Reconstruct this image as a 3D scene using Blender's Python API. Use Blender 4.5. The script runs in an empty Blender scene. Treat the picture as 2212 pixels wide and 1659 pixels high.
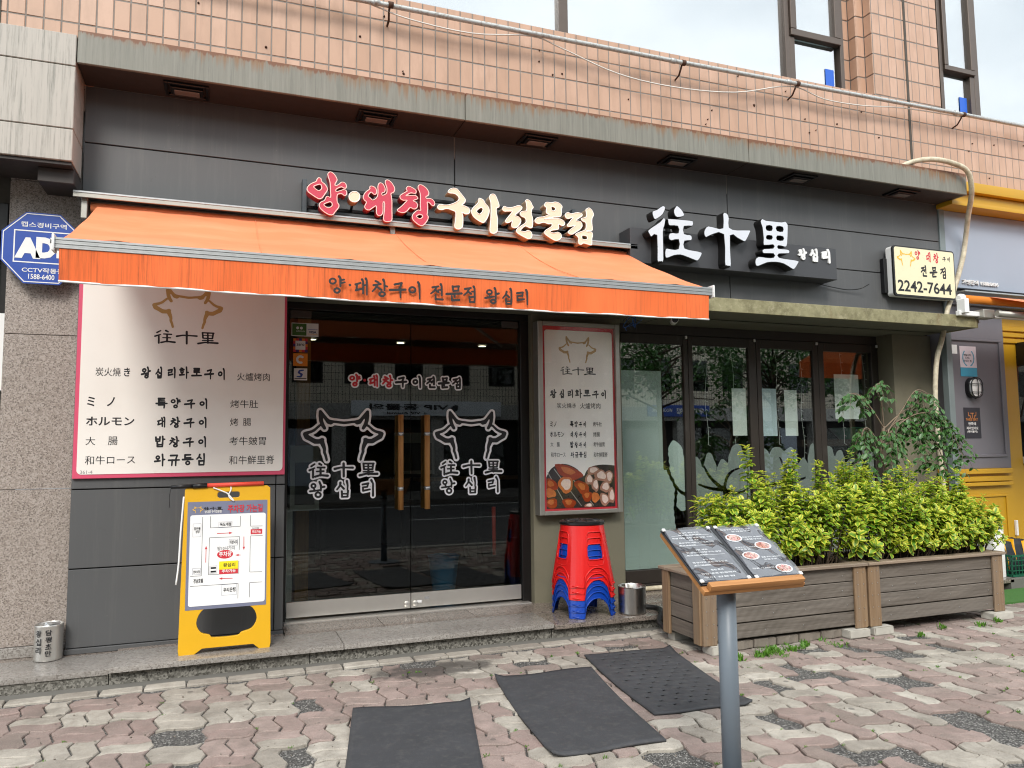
import bpy, bmesh, math, random
import numpy as np
from mathutils import Matrix, Vector, Euler
random.seed(7)
R_ = math.radians
scene = bpy.context.scene
# ---------------------------------------------------------------- camera
def cam_axes(yaw, pitch, roll):
    cy, sy, cp, sp, cr, sr = math.cos(yaw), math.sin(yaw), math.cos(pitch), math.sin(pitch), math.cos(roll), math.sin(roll)
    f = Vector((-sy*cp, cy*cp, sp)); r0 = Vector((cy, sy, 0)); u0 = r0.cross(f)
    return cr*r0 + sr*u0, -sr*r0 + cr*u0, f
cr_, cu_, cf_ = cam_axes(R_(-20.76677), R_(4.87406), R_(-0.61874))
cam = bpy.data.cameras.new('camera'); camo = bpy.data.objects.new('camera', cam); scene.collection.objects.link(camo)
camo.matrix_world = Matrix(((cr_.x, cu_.x, -cf_.x, 0), (cr_.y, cu_.y, -cf_.y, 0), (cr_.z, cu_.z, -cf_.z, 1.45), (0, 0, 0, 1)))
cam.sensor_width = 36; cam.lens = 26.724; cam.clip_start = .05; cam.clip_end = 400
scene.camera = camo
# ---------------------------------------------------------------- sky, sun, exposure
SUN_EL, SUN_AZ = R_(42), R_(-112)      # azimuth of the direction the light comes from (from +X, counter-clockwise)
W = bpy.data.worlds.new('World'); scene.world = W; W.use_nodes = True
nt = W.node_tree; nt.nodes.clear()
sky = nt.nodes.new('ShaderNodeTexSky'); sky.sky_type = 'NISHITA'; sky.sun_disc = False
sky.sun_elevation = SUN_EL; sky.sun_rotation = R_(90) - SUN_AZ; sky.dust_density = 2.5; sky.air_density = 1.0
tc = nt.nodes.new('ShaderNodeTexCoord'); mp = nt.nodes.new('ShaderNodeMapping'); mp.inputs['Scale'].default_value = (1.6, 1.6, 3.2)
no = nt.nodes.new('ShaderNodeTexNoise'); no.inputs['Scale'].default_value = 1.7; no.inputs['Detail'].default_value = 6; no.inputs['Roughness'].default_value = .55
rp = nt.nodes.new('ShaderNodeValToRGB'); rp.color_ramp.elements[0].position = .34; rp.color_ramp.elements[0].color = (.78, .78, .78, 1)
rp.color_ramp.elements[1].position = .62; rp.color_ramp.elements[1].color = (1, 1, 1, 1)
cl = nt.nodes.new('ShaderNodeMixRGB'); cl.inputs[1].default_value = (6.4, 7.0, 7.5, 1); cl.inputs[2].default_value = (9.6, 10.0, 10.3, 1)
mx = nt.nodes.new('ShaderNodeMixRGB')
bg = nt.nodes.new('ShaderNodeBackground'); bg.inputs['Strength'].default_value = .13
ow = nt.nodes.new('ShaderNodeOutputWorld')
L_ = nt.links.new
L_(tc.outputs['Generated'], mp.inputs['Vector']); L_(mp.outputs[0], no.inputs['Vector']); L_(no.outputs['Fac'], rp.inputs[0])
L_(no.outputs['Fac'], cl.inputs[0]); L_(rp.outputs[0], mx.inputs[0]); L_(sky.outputs[0], mx.inputs[1]); L_(cl.outputs[0], mx.inputs[2])
L_(mx.outputs[0], bg.inputs['Color']); L_(bg.outputs[0], ow.inputs['Surface'])
sun = bpy.data.lights.new('sun', 'SUN'); sun.energy = 1.5; sun.angle = R_(18); sun.color = (1, .955, .89)
suno = bpy.data.objects.new('sun', sun); scene.collection.objects.link(suno)
sd = Vector((math.cos(SUN_EL)*math.cos(SUN_AZ), math.cos(SUN_EL)*math.sin(SUN_AZ), math.sin(SUN_EL)))
suno.rotation_euler = sd.to_track_quat('Z', 'Y').to_euler(); suno.location = (0, -4, 12)
vs = scene.view_settings; vs.view_transform = 'Standard'; vs.look = 'None'; vs.gamma = 1; vs.use_curve_mapping = False; vs.exposure = 0.82
scene.cycles.filter_width = 1.1; scene.cycles.max_bounces = 8; scene.cycles.transparent_max_bounces = 16; scene.cycles.glossy_bounces = 4; scene.cycles.caustics_reflective = False; scene.cycles.caustics_refractive = False
# ---------------------------------------------------------------- traced outlines and print positions, in millimetres on their planes
CH=[('r',[[(636,3511),(652,3501),(656,3483),(683,3461),(699,3432),(695,3413),(677,3383),(660,3356),(638,3347),(616,3356),(580,3377),(556,3395),(549,3418),(562,3442),(588,3464),(614,3478),(623,3500)],[(597,3436),(615,3450),(643,3461),(655,3448),(655,3427),(637,3410),(615,3418)]]),('r',[[(724,3566),(747,3552),(765,3526),(770,3506),(756,3478),(759,3462),(783,3475),(806,3496),(830,3492),(842,3470),(833,3450),(815,3455),(799,3458),(763,3435),(766,3417),(797,3429),(822,3439),(842,3430),(842,3404),(827,3393),(806,3405),(779,3399),(771,3382),(773,3336),(785,3318),(783,3295),(758,3260),(741,3235),(710,3234),(674,3253),(645,3280),(640,3303),(651,3323),(678,3339),(693,3371),(708,3371),(724,3368),(722,3414),(718,3483),(705,3524),(701,3547),(711,3562)],[(673,3307),(695,3323),(722,3333),(735,3320),(733,3301),(709,3285),(687,3292)]]),('c',[[(944,3397),(940,3379),(929,3363),(912,3353),(893,3351),(876,3358),(865,3371),(861,3388),(865,3407),(876,3422),(893,3432),(911,3434),(928,3428),(940,3415)]]),('r',[[(1034,3492),(1062,3481),(1073,3456),(1069,3434),(1053,3427),(1029,3443),(1007,3410),(1025,3396),(1041,3381),(1067,3396),(1081,3421),(1084,3455),(1083,3493),(1092,3520),(1113,3524),(1132,3503),(1140,3478),(1134,3455),(1115,3446),(1117,3427),(1139,3437),(1153,3453),(1153,3491),(1141,3528),(1145,3550),(1164,3554),(1190,3536),(1212,3503),(1214,3479),(1205,3461),(1186,3449),(1188,3428),(1193,3390),(1193,3323),(1194,3247),(1184,3229),(1156,3222),(1133,3227),(1128,3250),(1135,3317),(1136,3365),(1130,3378),(1123,3364),(1123,3297),(1111,3270),(1090,3263),(1074,3278),(1072,3311),(1069,3339),(1039,3317),(1016,3300),(993,3303),(981,3323),(995,3359),(979,3374),(970,3395),(979,3424),(997,3447),(1020,3466),(1020,3483)]]),('r',[[(1321,3522),(1347,3518),(1376,3504),(1387,3489),(1379,3471),(1345,3472),(1323,3460),(1304,3443),(1340,3450),(1379,3454),(1398,3441),(1396,3429),(1362,3411),(1383,3401),(1398,3383),(1393,3359),(1369,3344),(1338,3353),(1316,3326),(1288,3307),(1255,3308),(1236,3323),(1269,3355),(1297,3387),(1314,3409),(1283,3406),(1261,3417),(1257,3438),(1273,3454),(1302,3474),(1314,3483),(1307,3504)]]),('r',[[(1422,3547),(1451,3537),(1476,3516),(1489,3490),(1485,3468),(1466,3454),(1471,3440),(1500,3443),(1524,3433),(1538,3410),(1532,3390),(1515,3388),(1495,3408),(1476,3411),(1480,3382),(1479,3334),(1475,3309),(1484,3295),(1478,3265),(1451,3227),(1427,3215),(1398,3226),(1364,3254),(1355,3277),(1362,3302),(1388,3329),(1405,3340),(1424,3339),(1420,3376),(1422,3444),(1417,3482),(1403,3515),(1405,3537)],[(1388,3286),(1412,3305),(1434,3302),(1439,3286),(1415,3270)]]),('c',[[(1693,3550),(1724,3546),(1746,3523),(1774,3492),(1793,3466),(1787,3441),(1764,3418),(1786,3414),(1818,3401),(1832,3378),(1821,3354),(1792,3347),(1764,3358),(1772,3325),(1770,3251),(1760,3229),(1735,3216),(1713,3221),(1703,3238),(1710,3288),(1712,3350),(1686,3366),(1636,3376),(1599,3362),(1571,3363),(1561,3383),(1581,3404),(1624,3403),(1667,3413),(1717,3438),(1739,3461),(1735,3485),(1705,3506),(1658,3507),(1649,3517),(1665,3539)]]),('c',[[(1911,3490),(1946,3480),(1962,3453),(1991,3422),(1997,3385),(1980,3334),(1951,3293),(1925,3294),(1881,3317),(1853,3346),(1846,3379),(1862,3409),(1891,3437),(1908,3463)],[(1888,3383),(1920,3412),(1942,3408),(1939,3382),(1916,3358),(1897,3366)]]),('c',[[(2031,3539),(2050,3532),(2066,3502),(2082,3457),(2081,3435),(2059,3420),(2062,3373),(2068,3336),(2067,3248),(2060,3223),(2034,3208),(2012,3212),(2002,3233),(2011,3330),(2014,3424),(2011,3468),(2001,3505),(2011,3531)]]),('c',[[(2128,3446),(2154,3439),(2200,3444),(2254,3465),(2284,3459),(2283,3440),(2260,3415),(2223,3380),(2253,3370),(2275,3344),(2268,3315),(2241,3280),(2212,3273),(2192,3285),(2199,3330),(2172,3315),(2146,3309),(2140,3327),(2173,3372),(2200,3409),(2160,3408),(2127,3405),(2114,3422)]]),('c',[[(2335,3525),(2362,3512),(2378,3482),(2388,3464),(2374,3443),(2370,3404),(2381,3367),(2379,3303),(2365,3286),(2335,3292),(2312,3297),(2278,3268),(2274,3252),(2311,3249),(2338,3262),(2365,3251),(2374,3226),(2364,3200),(2334,3192),(2297,3206),(2251,3227),(2234,3245),(2245,3268),(2285,3300),(2315,3322),(2322,3342),(2313,3367),(2279,3379),(2270,3404),(2290,3420),(2320,3425),(2330,3451),(2326,3489),(2320,3514)]]),('c',[[(2508,3520),(2552,3521),(2594,3532),(2629,3524),(2653,3501),(2649,3475),(2644,3425),(2630,3408),(2578,3399),(2523,3384),(2488,3372),(2550,3382),(2606,3390),(2647,3384),(2674,3364),(2671,3341),(2650,3332),(2619,3342),(2619,3303),(2590,3292),(2549,3281),(2541,3267),(2576,3262),(2610,3272),(2638,3257),(2641,3228),(2609,3202),(2575,3201),(2527,3224),(2490,3249),(2497,3276),(2535,3302),(2557,3320),(2553,3339),(2522,3336),(2481,3345),(2440,3331),(2410,3335),(2403,3356),(2427,3381),(2482,3393),(2534,3418),(2510,3425),(2507,3450),(2510,3473),(2490,3490)],[(2552,3490),(2590,3481),(2586,3458),(2560,3454)]]),('c',[[(2711,3453),(2739,3445),(2796,3460),(2838,3455),(2838,3435),(2802,3409),(2784,3389),(2822,3385),(2840,3357),(2828,3326),(2785,3293),(2743,3266),(2715,3270),(2708,3286),(2744,3318),(2776,3347),(2737,3336),(2705,3331),(2702,3344),(2731,3382),(2756,3417),(2717,3402),(2693,3401),(2681,3423),(2690,3443)]]),('c',[[(2911,3513),(2939,3491),(2951,3456),(2937,3429),(2933,3389),(2937,3330),(2928,3317),(2885,3309),(2888,3302),(2927,3303),(2938,3277),(2930,3244),(2929,3195),(2911,3189),(2850,3199),(2825,3184),(2804,3194),(2805,3233),(2795,3251),(2776,3266),(2799,3284),(2856,3309),(2874,3324),(2879,3357),(2872,3383),(2844,3393),(2834,3412),(2877,3428),(2884,3456),(2878,3492),(2892,3506)],[(2838,3265),(2882,3263),(2883,3233),(2839,3233)]])]
BW=[(0,[[(3623,3594),(3644,3575),(3615,3515),(3572,3479),(3531,3459),(3512,3484),(3506,3530),(3551,3550),(3593,3581)]]),(0,[[(3767,3609),(3808,3582),(3839,3537),(3823,3515),(3763,3501),(3734,3522),(3727,3563),(3748,3597)]]),(0,[[(3620,3484),(3640,3465),(3627,3406),(3613,3353),(3610,3104),(3589,3085),(3560,3082),(3543,3098),(3546,3321),(3491,3298),(3468,3324),(3458,3354),(3511,3395),(3583,3444)]]),(0,[[(3679,3482),(3895,3488),(3929,3478),(3920,3436),(3832,3426),(3832,3357),(3890,3355),(3912,3338),(3903,3301),(3834,3291),(3831,3226),(3928,3213),(4007,3204),(4006,3172),(3967,3121),(3925,3127),(3859,3144),(3787,3160),(3715,3148),(3643,3119),(3624,3141),(3628,3193),(3646,3210),(3693,3206),(3765,3215),(3770,3299),(3696,3282),(3667,3301),(3674,3343),(3710,3357),(3768,3359),(3766,3420),(3688,3417),(3668,3431),(3664,3467)]]),(1,[[(4278,3598),(4309,3585),(4322,3543),(4319,3462),(4405,3446),(4547,3459),(4548,3429),(4503,3354),(4471,3345),(4402,3372),(4328,3387),(4327,3118),(4307,3098),(4270,3100),(4256,3133),(4256,3391),(4137,3380),(4061,3344),(4041,3382),(4052,3420),(4088,3454),(4165,3447),(4250,3450),(4255,3580)]]),(2,[[(4697,3583),(4736,3570),(4829,3571),(4923,3572),(4964,3584),(4990,3559),(4995,3526),(4980,3368),(4958,3333),(4924,3335),(4871,3338),(4867,3312),(4964,3313),(4997,3303),(4991,3271),(4873,3259),(4872,3226),(4986,3218),(5101,3211),(5092,3177),(5049,3125),(5008,3131),(4929,3166),(4836,3176),(4729,3162),(4636,3123),(4600,3130),(4599,3182),(4640,3215),(4732,3212),(4812,3221),(4811,3256),(4701,3248),(4682,3271),(4703,3294),(4809,3309),(4811,3342),(4704,3327),(4701,3388),(4693,3497),(4673,3550)],[(4744,3518),(4806,3521),(4800,3478),(4742,3477)],[(4862,3522),(4931,3523),(4929,3480),(4862,3482)],[(4742,3424),(4802,3426),(4796,3394),(4740,3391)],[(4862,3431),(4932,3430),(4927,3394),(4860,3394)]])]
COW=[[(-623,301,18),(-614,181,33),(-598,47,30),(-560,-58,27),(-508,-140,21)],[(-623,301,18),(-541,197,21),(-467,99,24),(-407,32,39),(-348,17,42),(-319,35,18)],[(-319,35,12),(-201,25,12),(-97,10,12),(0,0,15)],[(-640,-73,9),(-705,-133,10),(-770,-192,13),(-856,-236,15),(-943,-258,18),(-1000,-281,23)],[(-1000,-295,38),(-963,-369,44),(-854,-429,38),(-752,-489,41),(-651,-490,38),(-578,-461,29),(-556,-446,24)],[(-571,-446,29),(-563,-535,38),(-525,-625,29),(-503,-699,18),(-509,-774,15),(-472,-863,13),(-442,-983,9)],[(623,301,18),(614,181,33),(598,47,30),(560,-58,27),(508,-140,21)],[(623,301,18),(541,197,21),(467,99,24),(407,32,39),(348,17,42),(319,35,18)],[(319,35,12),(201,25,12),(97,10,12),(0,0,15)],[(640,-73,9),(705,-133,10),(770,-192,13),(856,-236,15),(943,-258,18),(1000,-281,23)],[(1000,-295,38),(963,-369,44),(854,-429,38),(752,-489,41),(651,-490,38),(578,-461,29),(556,-446,24)],[(571,-446,29),(563,-535,38),(525,-625,29),(503,-699,18),(509,-774,15),(472,-863,13),(442,-983,9)]]
G={'b往':[[(-383,222,41),(-212,336,35)],[(-467,18,46),(-210,130,29)],[(-290,73,41),(-285,-353,46)],[(33,347,53),(135,286,41)],[(-66,157,35),(297,150,41)],[(-107,-48,29),(255,-41,35)],[(93,154,41),(98,-259,47)],[(-176,-317,47),(83,-244,41),(461,-282,53)]],'b十':[[(-471,58,53),(-177,127,41),(119,121,36),(476,108,48)],[(-10,332,54),(4,-338,47)]],'b里':[[(-277,316,42),(-245,15,42)],[(-277,316,36),(268,307,42)],[(247,308,42),(209,6,42)],[(-246,165,24),(208,157,24)],[(-245,9,36),(209,0,36)],[(-20,312,36),(-2,-261,42)],[(-275,-120,30),(239,-115,36)],[(-469,-305,54),(-138,-228,42),(468,-247,55)]],'b왕':[[(-90,193,38),(-103,144,38),(-140,108,38),(-192,96,38),(-244,111,38),(-282,149,38),(-296,199,38),(-283,248,38),(-246,284,38),(-194,296,38),(-142,281,38),(-104,243,38),(-90,193,38)],[(-192,94,35),(-119,-55,35)],[(-362,-83,40),(-61,-56,35),(184,-20,35)],[(107,393,41),(190,200,47),(184,-64,35)],[(211,112,35),(356,137,47)],[(180,-275,41),(163,-336,41),(115,-379,41),(49,-393,41),(-17,-375,41),(-66,-328,41),(-85,-266,41),(-68,-206,41),(-20,-162,41),(46,-148,41),(113,-166,41),(162,-213,41),(180,-275,41)]],'b십':[[(-117,322,53),(-131,174,41),(-290,-28,35)],[(-87,173,35),(62,6,47)],[(221,403,53),(267,164,36),(254,-59,30)],[(-40,-124,41),(-23,-406,41)],[(284,-104,42),(257,-415,41)],[(-24,-258,30),(256,-266,30)],[(-38,-420,35),(272,-415,36)]],'b리':[[(-283,191,42),(17,243,48)],[(2,228,42),(-27,64,36)],[(-268,41,36),(-27,64,36)],[(-268,41,36),(-252,-139,42)],[(-252,-139,42),(109,-75,36)],[(182,404,54),(274,236,36),(277,-410,48)]],'g양':[[(-59,143,29),(-76,86,29),(-123,42,29),(-188,22,29),(-253,33,29),(-301,71,29),(-319,125,29),(-302,182,29),(-255,227,29),(-190,246,29),(-125,236,29),(-77,198,29),(-59,143,29)],[(77,355,44),(135,284,37),(138,-75,29)],[(158,196,30),(296,235,30)],[(159,76,29),(319,117,30)],[(111,-256,33),(96,-306,33),(54,-344,33),(-4,-361,33),(-62,-352,33),(-105,-319,33),(-121,-271,33),(-106,-222,33),(-64,-184,33),(-6,-167,33),(52,-176,33),(95,-209,33),(111,-256,33)]],'g대':[[(-240,55,37),(-27,137,30)],[(-174,82,30),(-202,-176,30)],[(-224,-200,37),(42,-115,30)],[(39,293,45),(84,205,30),(87,-324,30)],[(85,31,22),(204,62,23)],[(202,342,45),(247,254,30),(251,-374,22)]],'g창':[[(-191,261,38),(-55,210,30)],[(-280,73,38),(35,147,30)],[(-100,115,30),(-204,-59,30),(-331,-204,23)],[(-115,0,30),(67,-118,38)],[(148,346,46),(194,234,30),(195,-124,30)],[(202,82,30),(323,52,30)],[(211,-291,34),(195,-338,34),(151,-374,34),(90,-390,34),(30,-382,34),(-14,-351,34),(-31,-306,34),(-15,-260,34),(29,-224,34),(90,-207,34),(150,-216,34),(194,-247,34),(211,-291,34)]],'g구':[[(-140,169,38),(182,252,38),(121,78,31),(44,-34,23)],[(-345,-90,46),(352,-30,39)],[(121,-60,38),(122,-390,23)]],'g이':[[(48,-13,35),(29,-77,35),(-22,-125,35),(-92,-146,35),(-162,-134,35),(-213,-92,35),(-232,-31,35),(-213,32,35),(-162,80,35),(-92,101,35),(-22,89,35),(29,47,35),(48,-13,35)],[(173,336,47),(227,231,39),(243,-412,23)]],'g전':[[(-210,151,39),(68,216,32)],[(-12,195,32),(-107,9,32),(-282,-135,24)],[(-83,65,32),(67,-50,39)],[(180,318,48),(220,226,32),(218,-182,32)],[(92,53,24),(219,61,24)],[(-68,-184,32),(-68,-379,39),(266,-375,40)]],'g문':[[(-69,263,40),(-37,52,32)],[(-69,239,32),(231,283,40)],[(215,282,32),(198,75,32)],[(-37,52,32),(206,83,32)],[(-352,-110,48),(359,-41,40)],[(27,-86,32),(26,-228,32)],[(-111,-197,32),(-96,-385,40),(244,-349,40)]],'g점':[[(-216,178,40),(71,244,32)],[(6,224,32),(-102,34,32),(-266,-111,24)],[(-85,91,32),(70,-26,40)],[(204,316,49),(252,224,32),(250,-127,32)],[(111,72,24),(235,79,24)],[(-5,-174,32),(18,-411,32)],[(11,-189,32),(258,-158,32)],[(258,-158,32),(232,-398,32)],[(18,-411,32),(240,-398,32)]],'g왕':[[(-4,114,33),(-21,65,33),(-68,27,33),(-131,10,33),(-193,19,33),(-239,51,33),(-255,98,33),(-238,147,33),(-192,186,33),(-129,202,33),(-66,194,33),(-20,161,33),(-4,114,33)],[(-131,-14,25),(-115,-118,25)],[(-333,-179,41),(86,-89,33)],[(132,308,49),(182,206,33),(178,-204,33)],[(188,30,33),(332,71,41)],[(177,-309,37),(161,-354,37),(117,-389,37),(58,-404,37),(0,-396,37),(-43,-366,37),(-58,-323,37),(-42,-278,37),(1,-243,37),(60,-227,37),(119,-236,37),(161,-265,37),(177,-309,37)]],'g십':[[(-31,179,42),(-75,39,33),(-221,-131,25)],[(-49,41,33),(86,-72,42)],[(158,329,50),(209,235,33),(205,-122,33)],[(-69,-171,41),(-54,-396,33)],[(204,-154,42),(185,-382,33)],[(-53,-275,25),(186,-261,25)],[(-54,-396,33),(185,-382,33)]],'g리':[[(-260,142,42),(43,202,34)],[(43,202,34),(6,28,34)],[(-236,-3,25),(6,28,25)],[(-244,-4,33),(-238,-182,33)],[(-238,-190,42),(91,-122,34)],[(209,318,51),(260,207,42),(261,-364,25)]]}
T={
'menu':[('炭火燒',-847,-690,1989,2050),('き',-669,-630,1990,2052),('왕십리화로구이',-566,11,1982,2069),('火爐烤肉',83,315,1977,2036),('ミ',-892,-845,1777,1843),('ノ',-770,-720,1778,1842),('특양구이',-462,-103,1766,1844),('烤牛肚',41,235,1773,1832),('ホルモン',-895,-593,1643,1704),('대창구이',-461,-105,1628,1708),('烤',41,98,1640,1697),('腸',130,188,1640,1697),('大',-893,-834,1507,1564),('腸',-755,-695,1506,1566),('밥창구이',-465,-105,1488,1568),('考牛皴胃',39,295,1498,1560),('和牛ロース',-893,-581,1373,1433),('와규등심',-462,-107,1353,1440),('和牛鮮里脊',39,357,1357,1421),('361-4',-920,-844,1310,1333),('往十里',-473,-60,2222,2343)],
'box':[('往十里',2806,3137,2095,2186),('왕십리화로구이',2685,3260,1897,1978),('炭火燒き',2756,2943,1805,1852),('火爐烤肉',2984,3188,1802,1855),('ミノ',2689,2750,1641,1688),('특양구이',2882,3043,1636,1692),('烤牛肚',3109,3198,1643,1684),('ホルモン',2687,2822,1551,1597),('대창구이',2880,3042,1545,1600),('烤腸',3109,3176,1550,1594),('大',2689,2717,1464,1506),('腸',2750,2777,1463,1505),('밥창구이',2879,3040,1454,1508),('考牛皴胃',3109,3222,1459,1503),('和牛ロース',2692,2833,1373,1416),('와규등심',2883,3043,1364,1418),('和牛鮮里脊',3109,3250,1367,1411),('COW',2791,3148,2204,2454)],
'phone':[('COW',6194,6425,3190,3380),('양',6411,6516,3304,3380),('대창',6556,6763,3291,3373),('구이',6793,6917,3309,3352),('전문점',6469,6865,3142,3235),('2242-7644',6181,6905,2953,3080)],
'adt':[('캡스경비구역',-1327,-1054,3008,3038),('CCTV작동중',-1312,-1061,2698,2715),('1588-6400',-1272,-1116,2651,2672),('A',-1359,-1204,2785,2931),('D',-1234,-1112,2792,2939),('T',-1150,-1028,2799,2941),('frame',-1367,-1002,2755,2982)],
'map':[('COW',-186,-123,1037,1084),('往十里',-118,3,1051,1079),('양대창 구이전문점',-111,-4,1036,1055),('주차장 가는길',36,264,1034,1087),('독도게찜',-12,60,944,968),('장안동',-176,-135,924,945),('성당',-166,-140,904,923),('미성낙지',54,102,820,846),('밤10시까지',-25,86,782,808),('주차장',-14,66,739,773),('왕십리',14,91,669,695),('주차가능',6,95,631,653),('주차가능',197,254,886,906),('7시이후',195,242,911,928),('전미식당',-174,-132,638,658),('경남호텔',-171,-112,574,602),('우리은행',18,96,502,531),('Bdok',-20,66,934,973),('Bjang',-183,-131,879,968),('Bmi',48,105,811,853),('Rpark',188,264,880,914),('E',-27,76,725,783),('Yw',-12,110,653,708),('Rw',-11,110,622,661),('Bjeon',-179,-128,629,672),('Bwoo',7,104,481,553),('Bblk',-71,-25,631,681),('header',-212,286,1017,1112),('sheet',-201,286,422,1025),('print',-219,296,399,1114),('board',-262,334,105,1217),('slot',-42,112,1128,1183),('hole',-160,237,218,428)],
'mapl':[[(-123,1011),(-123,620),(-192,621)],[(-73,1013),(-72,936),(119,938),(119,1009)],[(184,1010),(186,936),(266,934)],[(267,868),(186,869),(186,625),(267,622)],[(115,777),(116,868),(-77,870),(-78,624),(115,622),(114,704)],[(-192,555),(112,554),(112,454)],[(186,456),(186,554),(268,553)]],
'mapa':[[(-30,896),(70,896)],[(144,867),(145,776)],[(124,743),(90,745)],[(76,591),(-12,594)],[(-97,706),(-97,817)]],
'nb':[('배달시켜',7708,7811,2428,2454),('드셔도',7722,7794,2397,2421),('맛있는 집',7702,7819,2362,2387),('TABLE SEAT',7678,7862,1707,1735),('안쪽에',7713,7829,1656,1689),('자리있어요',7681,7862,1607,1640),('(테이블석)',7691,7844,1569,1599),('쓰레기통',8371,8502,1519,1548)],
'nb2':[('가맹문의 1588.0656',7616,8172,3223,3259)],
'door':[('양·대창구',956,1464,1971,2083),('이전문점',1510,1964,1962,2087),('zero',539,596,2304,2321),('VISA',636,688,2414,2430),('S',530,610,2056,2113)],
'wang':[('왕',5174,5294,3254,3364),('십',5315,5433,3250,3370),('리',5473,5573,3247,3378)],
}
# ================================================================ helpers
C = scene.collection
INV = {}
def lin(h):
    if isinstance(h, str):
        v = [int(h[i:i+2], 16)/255 for i in (0, 2, 4)]
    else: v = h
    return tuple((c/12.92 if c <= .04045 else ((c+.055)/1.055)**2.4) for c in v)+(1,)
def attach(o, parent):
    if parent is not None:
        o.parent = parent; o.matrix_parent_inverse = INV.get(parent.name, Matrix.Identity(4))
    return o
def link(name, me, parent=None, loc=None, rot=None):
    o = bpy.data.objects.new(name, me); C.objects.link(o)
    if loc: o.location = loc
    if rot: o.rotation_euler = rot
    return attach(o, parent)
def thing(name, label, cat, loc=(0, 0, 0), group=None, rot=None, local=False, kind=None):
    o = bpy.data.objects.new(name, None); C.objects.link(o); o.empty_display_size = .1; o.location = loc
    if rot: o.rotation_euler = rot
    if kind: o['kind'] = kind
    else:
        o['label'] = label; o['category'] = cat
        if group: o['group'] = group
    if not local: INV[o.name] = Matrix.Translation(-Vector(loc))
    return o
def tag(o, label, cat, group=None):
    o['label'] = label; o['category'] = cat
    if group: o['group'] = group
    return o
def struct(o): o['kind'] = 'structure'; return o
def stuff(o): o['kind'] = 'stuff'; return o
def to_mesh(bm, mat, smooth=False, name='part'):
    me = bpy.data.meshes.new(name); bm.normal_update(); bm.to_mesh(me); bm.free()
    for m in (mat if isinstance(mat, (list, tuple)) else [mat]): me.materials.append(m)
    if smooth:
        me.polygons.foreach_set('use_smooth', [True]*len(me.polygons))
        try: me.set_sharp_from_angle(angle=R_(40))
        except Exception: pass
    return me
def add_box(bm, x0, x1, y0, y1, z0, z1, mi=0, M=None):
    v = [bm.verts.new((x, y, z)) for x in (x0, x1) for y in (y0, y1) for z in (z0, z1)]
    if M is not None:
        for q in v: q.co = M @ q.co
    fs = []
    for f in ((0, 1, 3, 2), (4, 6, 7, 5), (0, 4, 5, 1), (2, 3, 7, 6), (0, 2, 6, 4), (1, 5, 7, 3)):
        a = bm.faces.new([v[i] for i in f]); a.material_index = mi; fs.append(a)
    return fs
def box(name, b, mat, parent=None, bev=.002, seg=1, M=None):
    bm = bmesh.new(); add_box(bm, *b, M=M)
    bmesh.ops.recalc_face_normals(bm, faces=bm.faces)
    if bev: bmesh.ops.bevel(bm, geom=bm.edges[:], offset=bev, segments=seg, affect='EDGES', profile=.7)
    return link(name, to_mesh(bm, mat, seg > 1, name), parent)
def boxes(name, bl, mat, parent=None, bev=0):
    bm = bmesh.new()
    for b in bl: add_box(bm, *b)
    bmesh.ops.recalc_face_normals(bm, faces=bm.faces)
    if bev: bmesh.ops.bevel(bm, geom=bm.edges[:], offset=bev, segments=1, affect='EDGES')
    return link(name, to_mesh(bm, mat, False, name), parent)
def add_tube(bm, pts, r, n=8, cap=True, mi=0):
    pts = [Vector(p) for p in pts]; rr = r if isinstance(r, (list, tuple)) else [r]*len(pts)
    rings = []; up = None
    for i, p in enumerate(pts):
        t = (pts[min(i+1, len(pts)-1)] - pts[max(i-1, 0)]).normalized()
        if up is None: up = t.orthogonal().normalized()
        up = (up - t*up.dot(t)); up = up.normalized() if up.length > 1e-6 else t.orthogonal().normalized()
        s = t.cross(up)
        rings.append([bm.verts.new(p + rr[i]*(math.cos(a)*up + math.sin(a)*s)) for a in [2*math.pi*k/n for k in range(n)]])
    for a, b in zip(rings, rings[1:]):
        for k in range(n):
            f = bm.faces.new((a[k], a[(k+1) % n], b[(k+1) % n], b[k])); f.material_index = mi; f.smooth = True
    if cap:
        for q in (rings[0][::-1], rings[-1]):
            try: bm.faces.new(q).material_index = mi
            except Exception: pass
def tube(name, pts, r, mat, parent=None, n=8):
    bm = bmesh.new(); add_tube(bm, pts, r, n); bmesh.ops.recalc_face_normals(bm, faces=bm.faces)
    me = to_mesh(bm, mat, False, name); return link(name, me, parent)
def catmull(pts, sub=4, closed=False):
    P = [Vector(p) for p in pts]; n = len(P); out = []
    for i in range(n if closed else n-1):
        g = (lambda k: P[k % n]) if closed else (lambda k: P[max(0, min(n-1, k))])
        p0, p1, p2, p3 = g(i-1), g(i), g(i+1), g(i+2)
        for s in range(sub):
            t = s/sub
            out.append(.5*((2*p1)+(-p0+p2)*t+(2*p0-5*p1+4*p2-p3)*t*t+(-p0+3*p1-3*p2+p3)*t**3))
    if not closed: out.append(P[-1])
    return out
def lathe(name, prof, mat, parent=None, n=32, loc=None, rot=None, sx=1, sy=1):
    bm = bmesh.new(); rings = []
    for r, z in prof: rings.append([bm.verts.new((r*sx*math.cos(2*math.pi*k/n), r*sy*math.sin(2*math.pi*k/n), z)) for k in range(n)])
    for a, b in zip(rings, rings[1:]):
        for k in range(n): bm.faces.new((a[k], a[(k+1) % n], b[(k+1) % n], b[k]))
    bmesh.ops.remove_doubles(bm, verts=bm.verts, dist=1e-5); bmesh.ops.recalc_face_normals(bm, faces=bm.faces)
    return link(name, to_mesh(bm, mat, True, name), parent, loc, rot)
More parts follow.
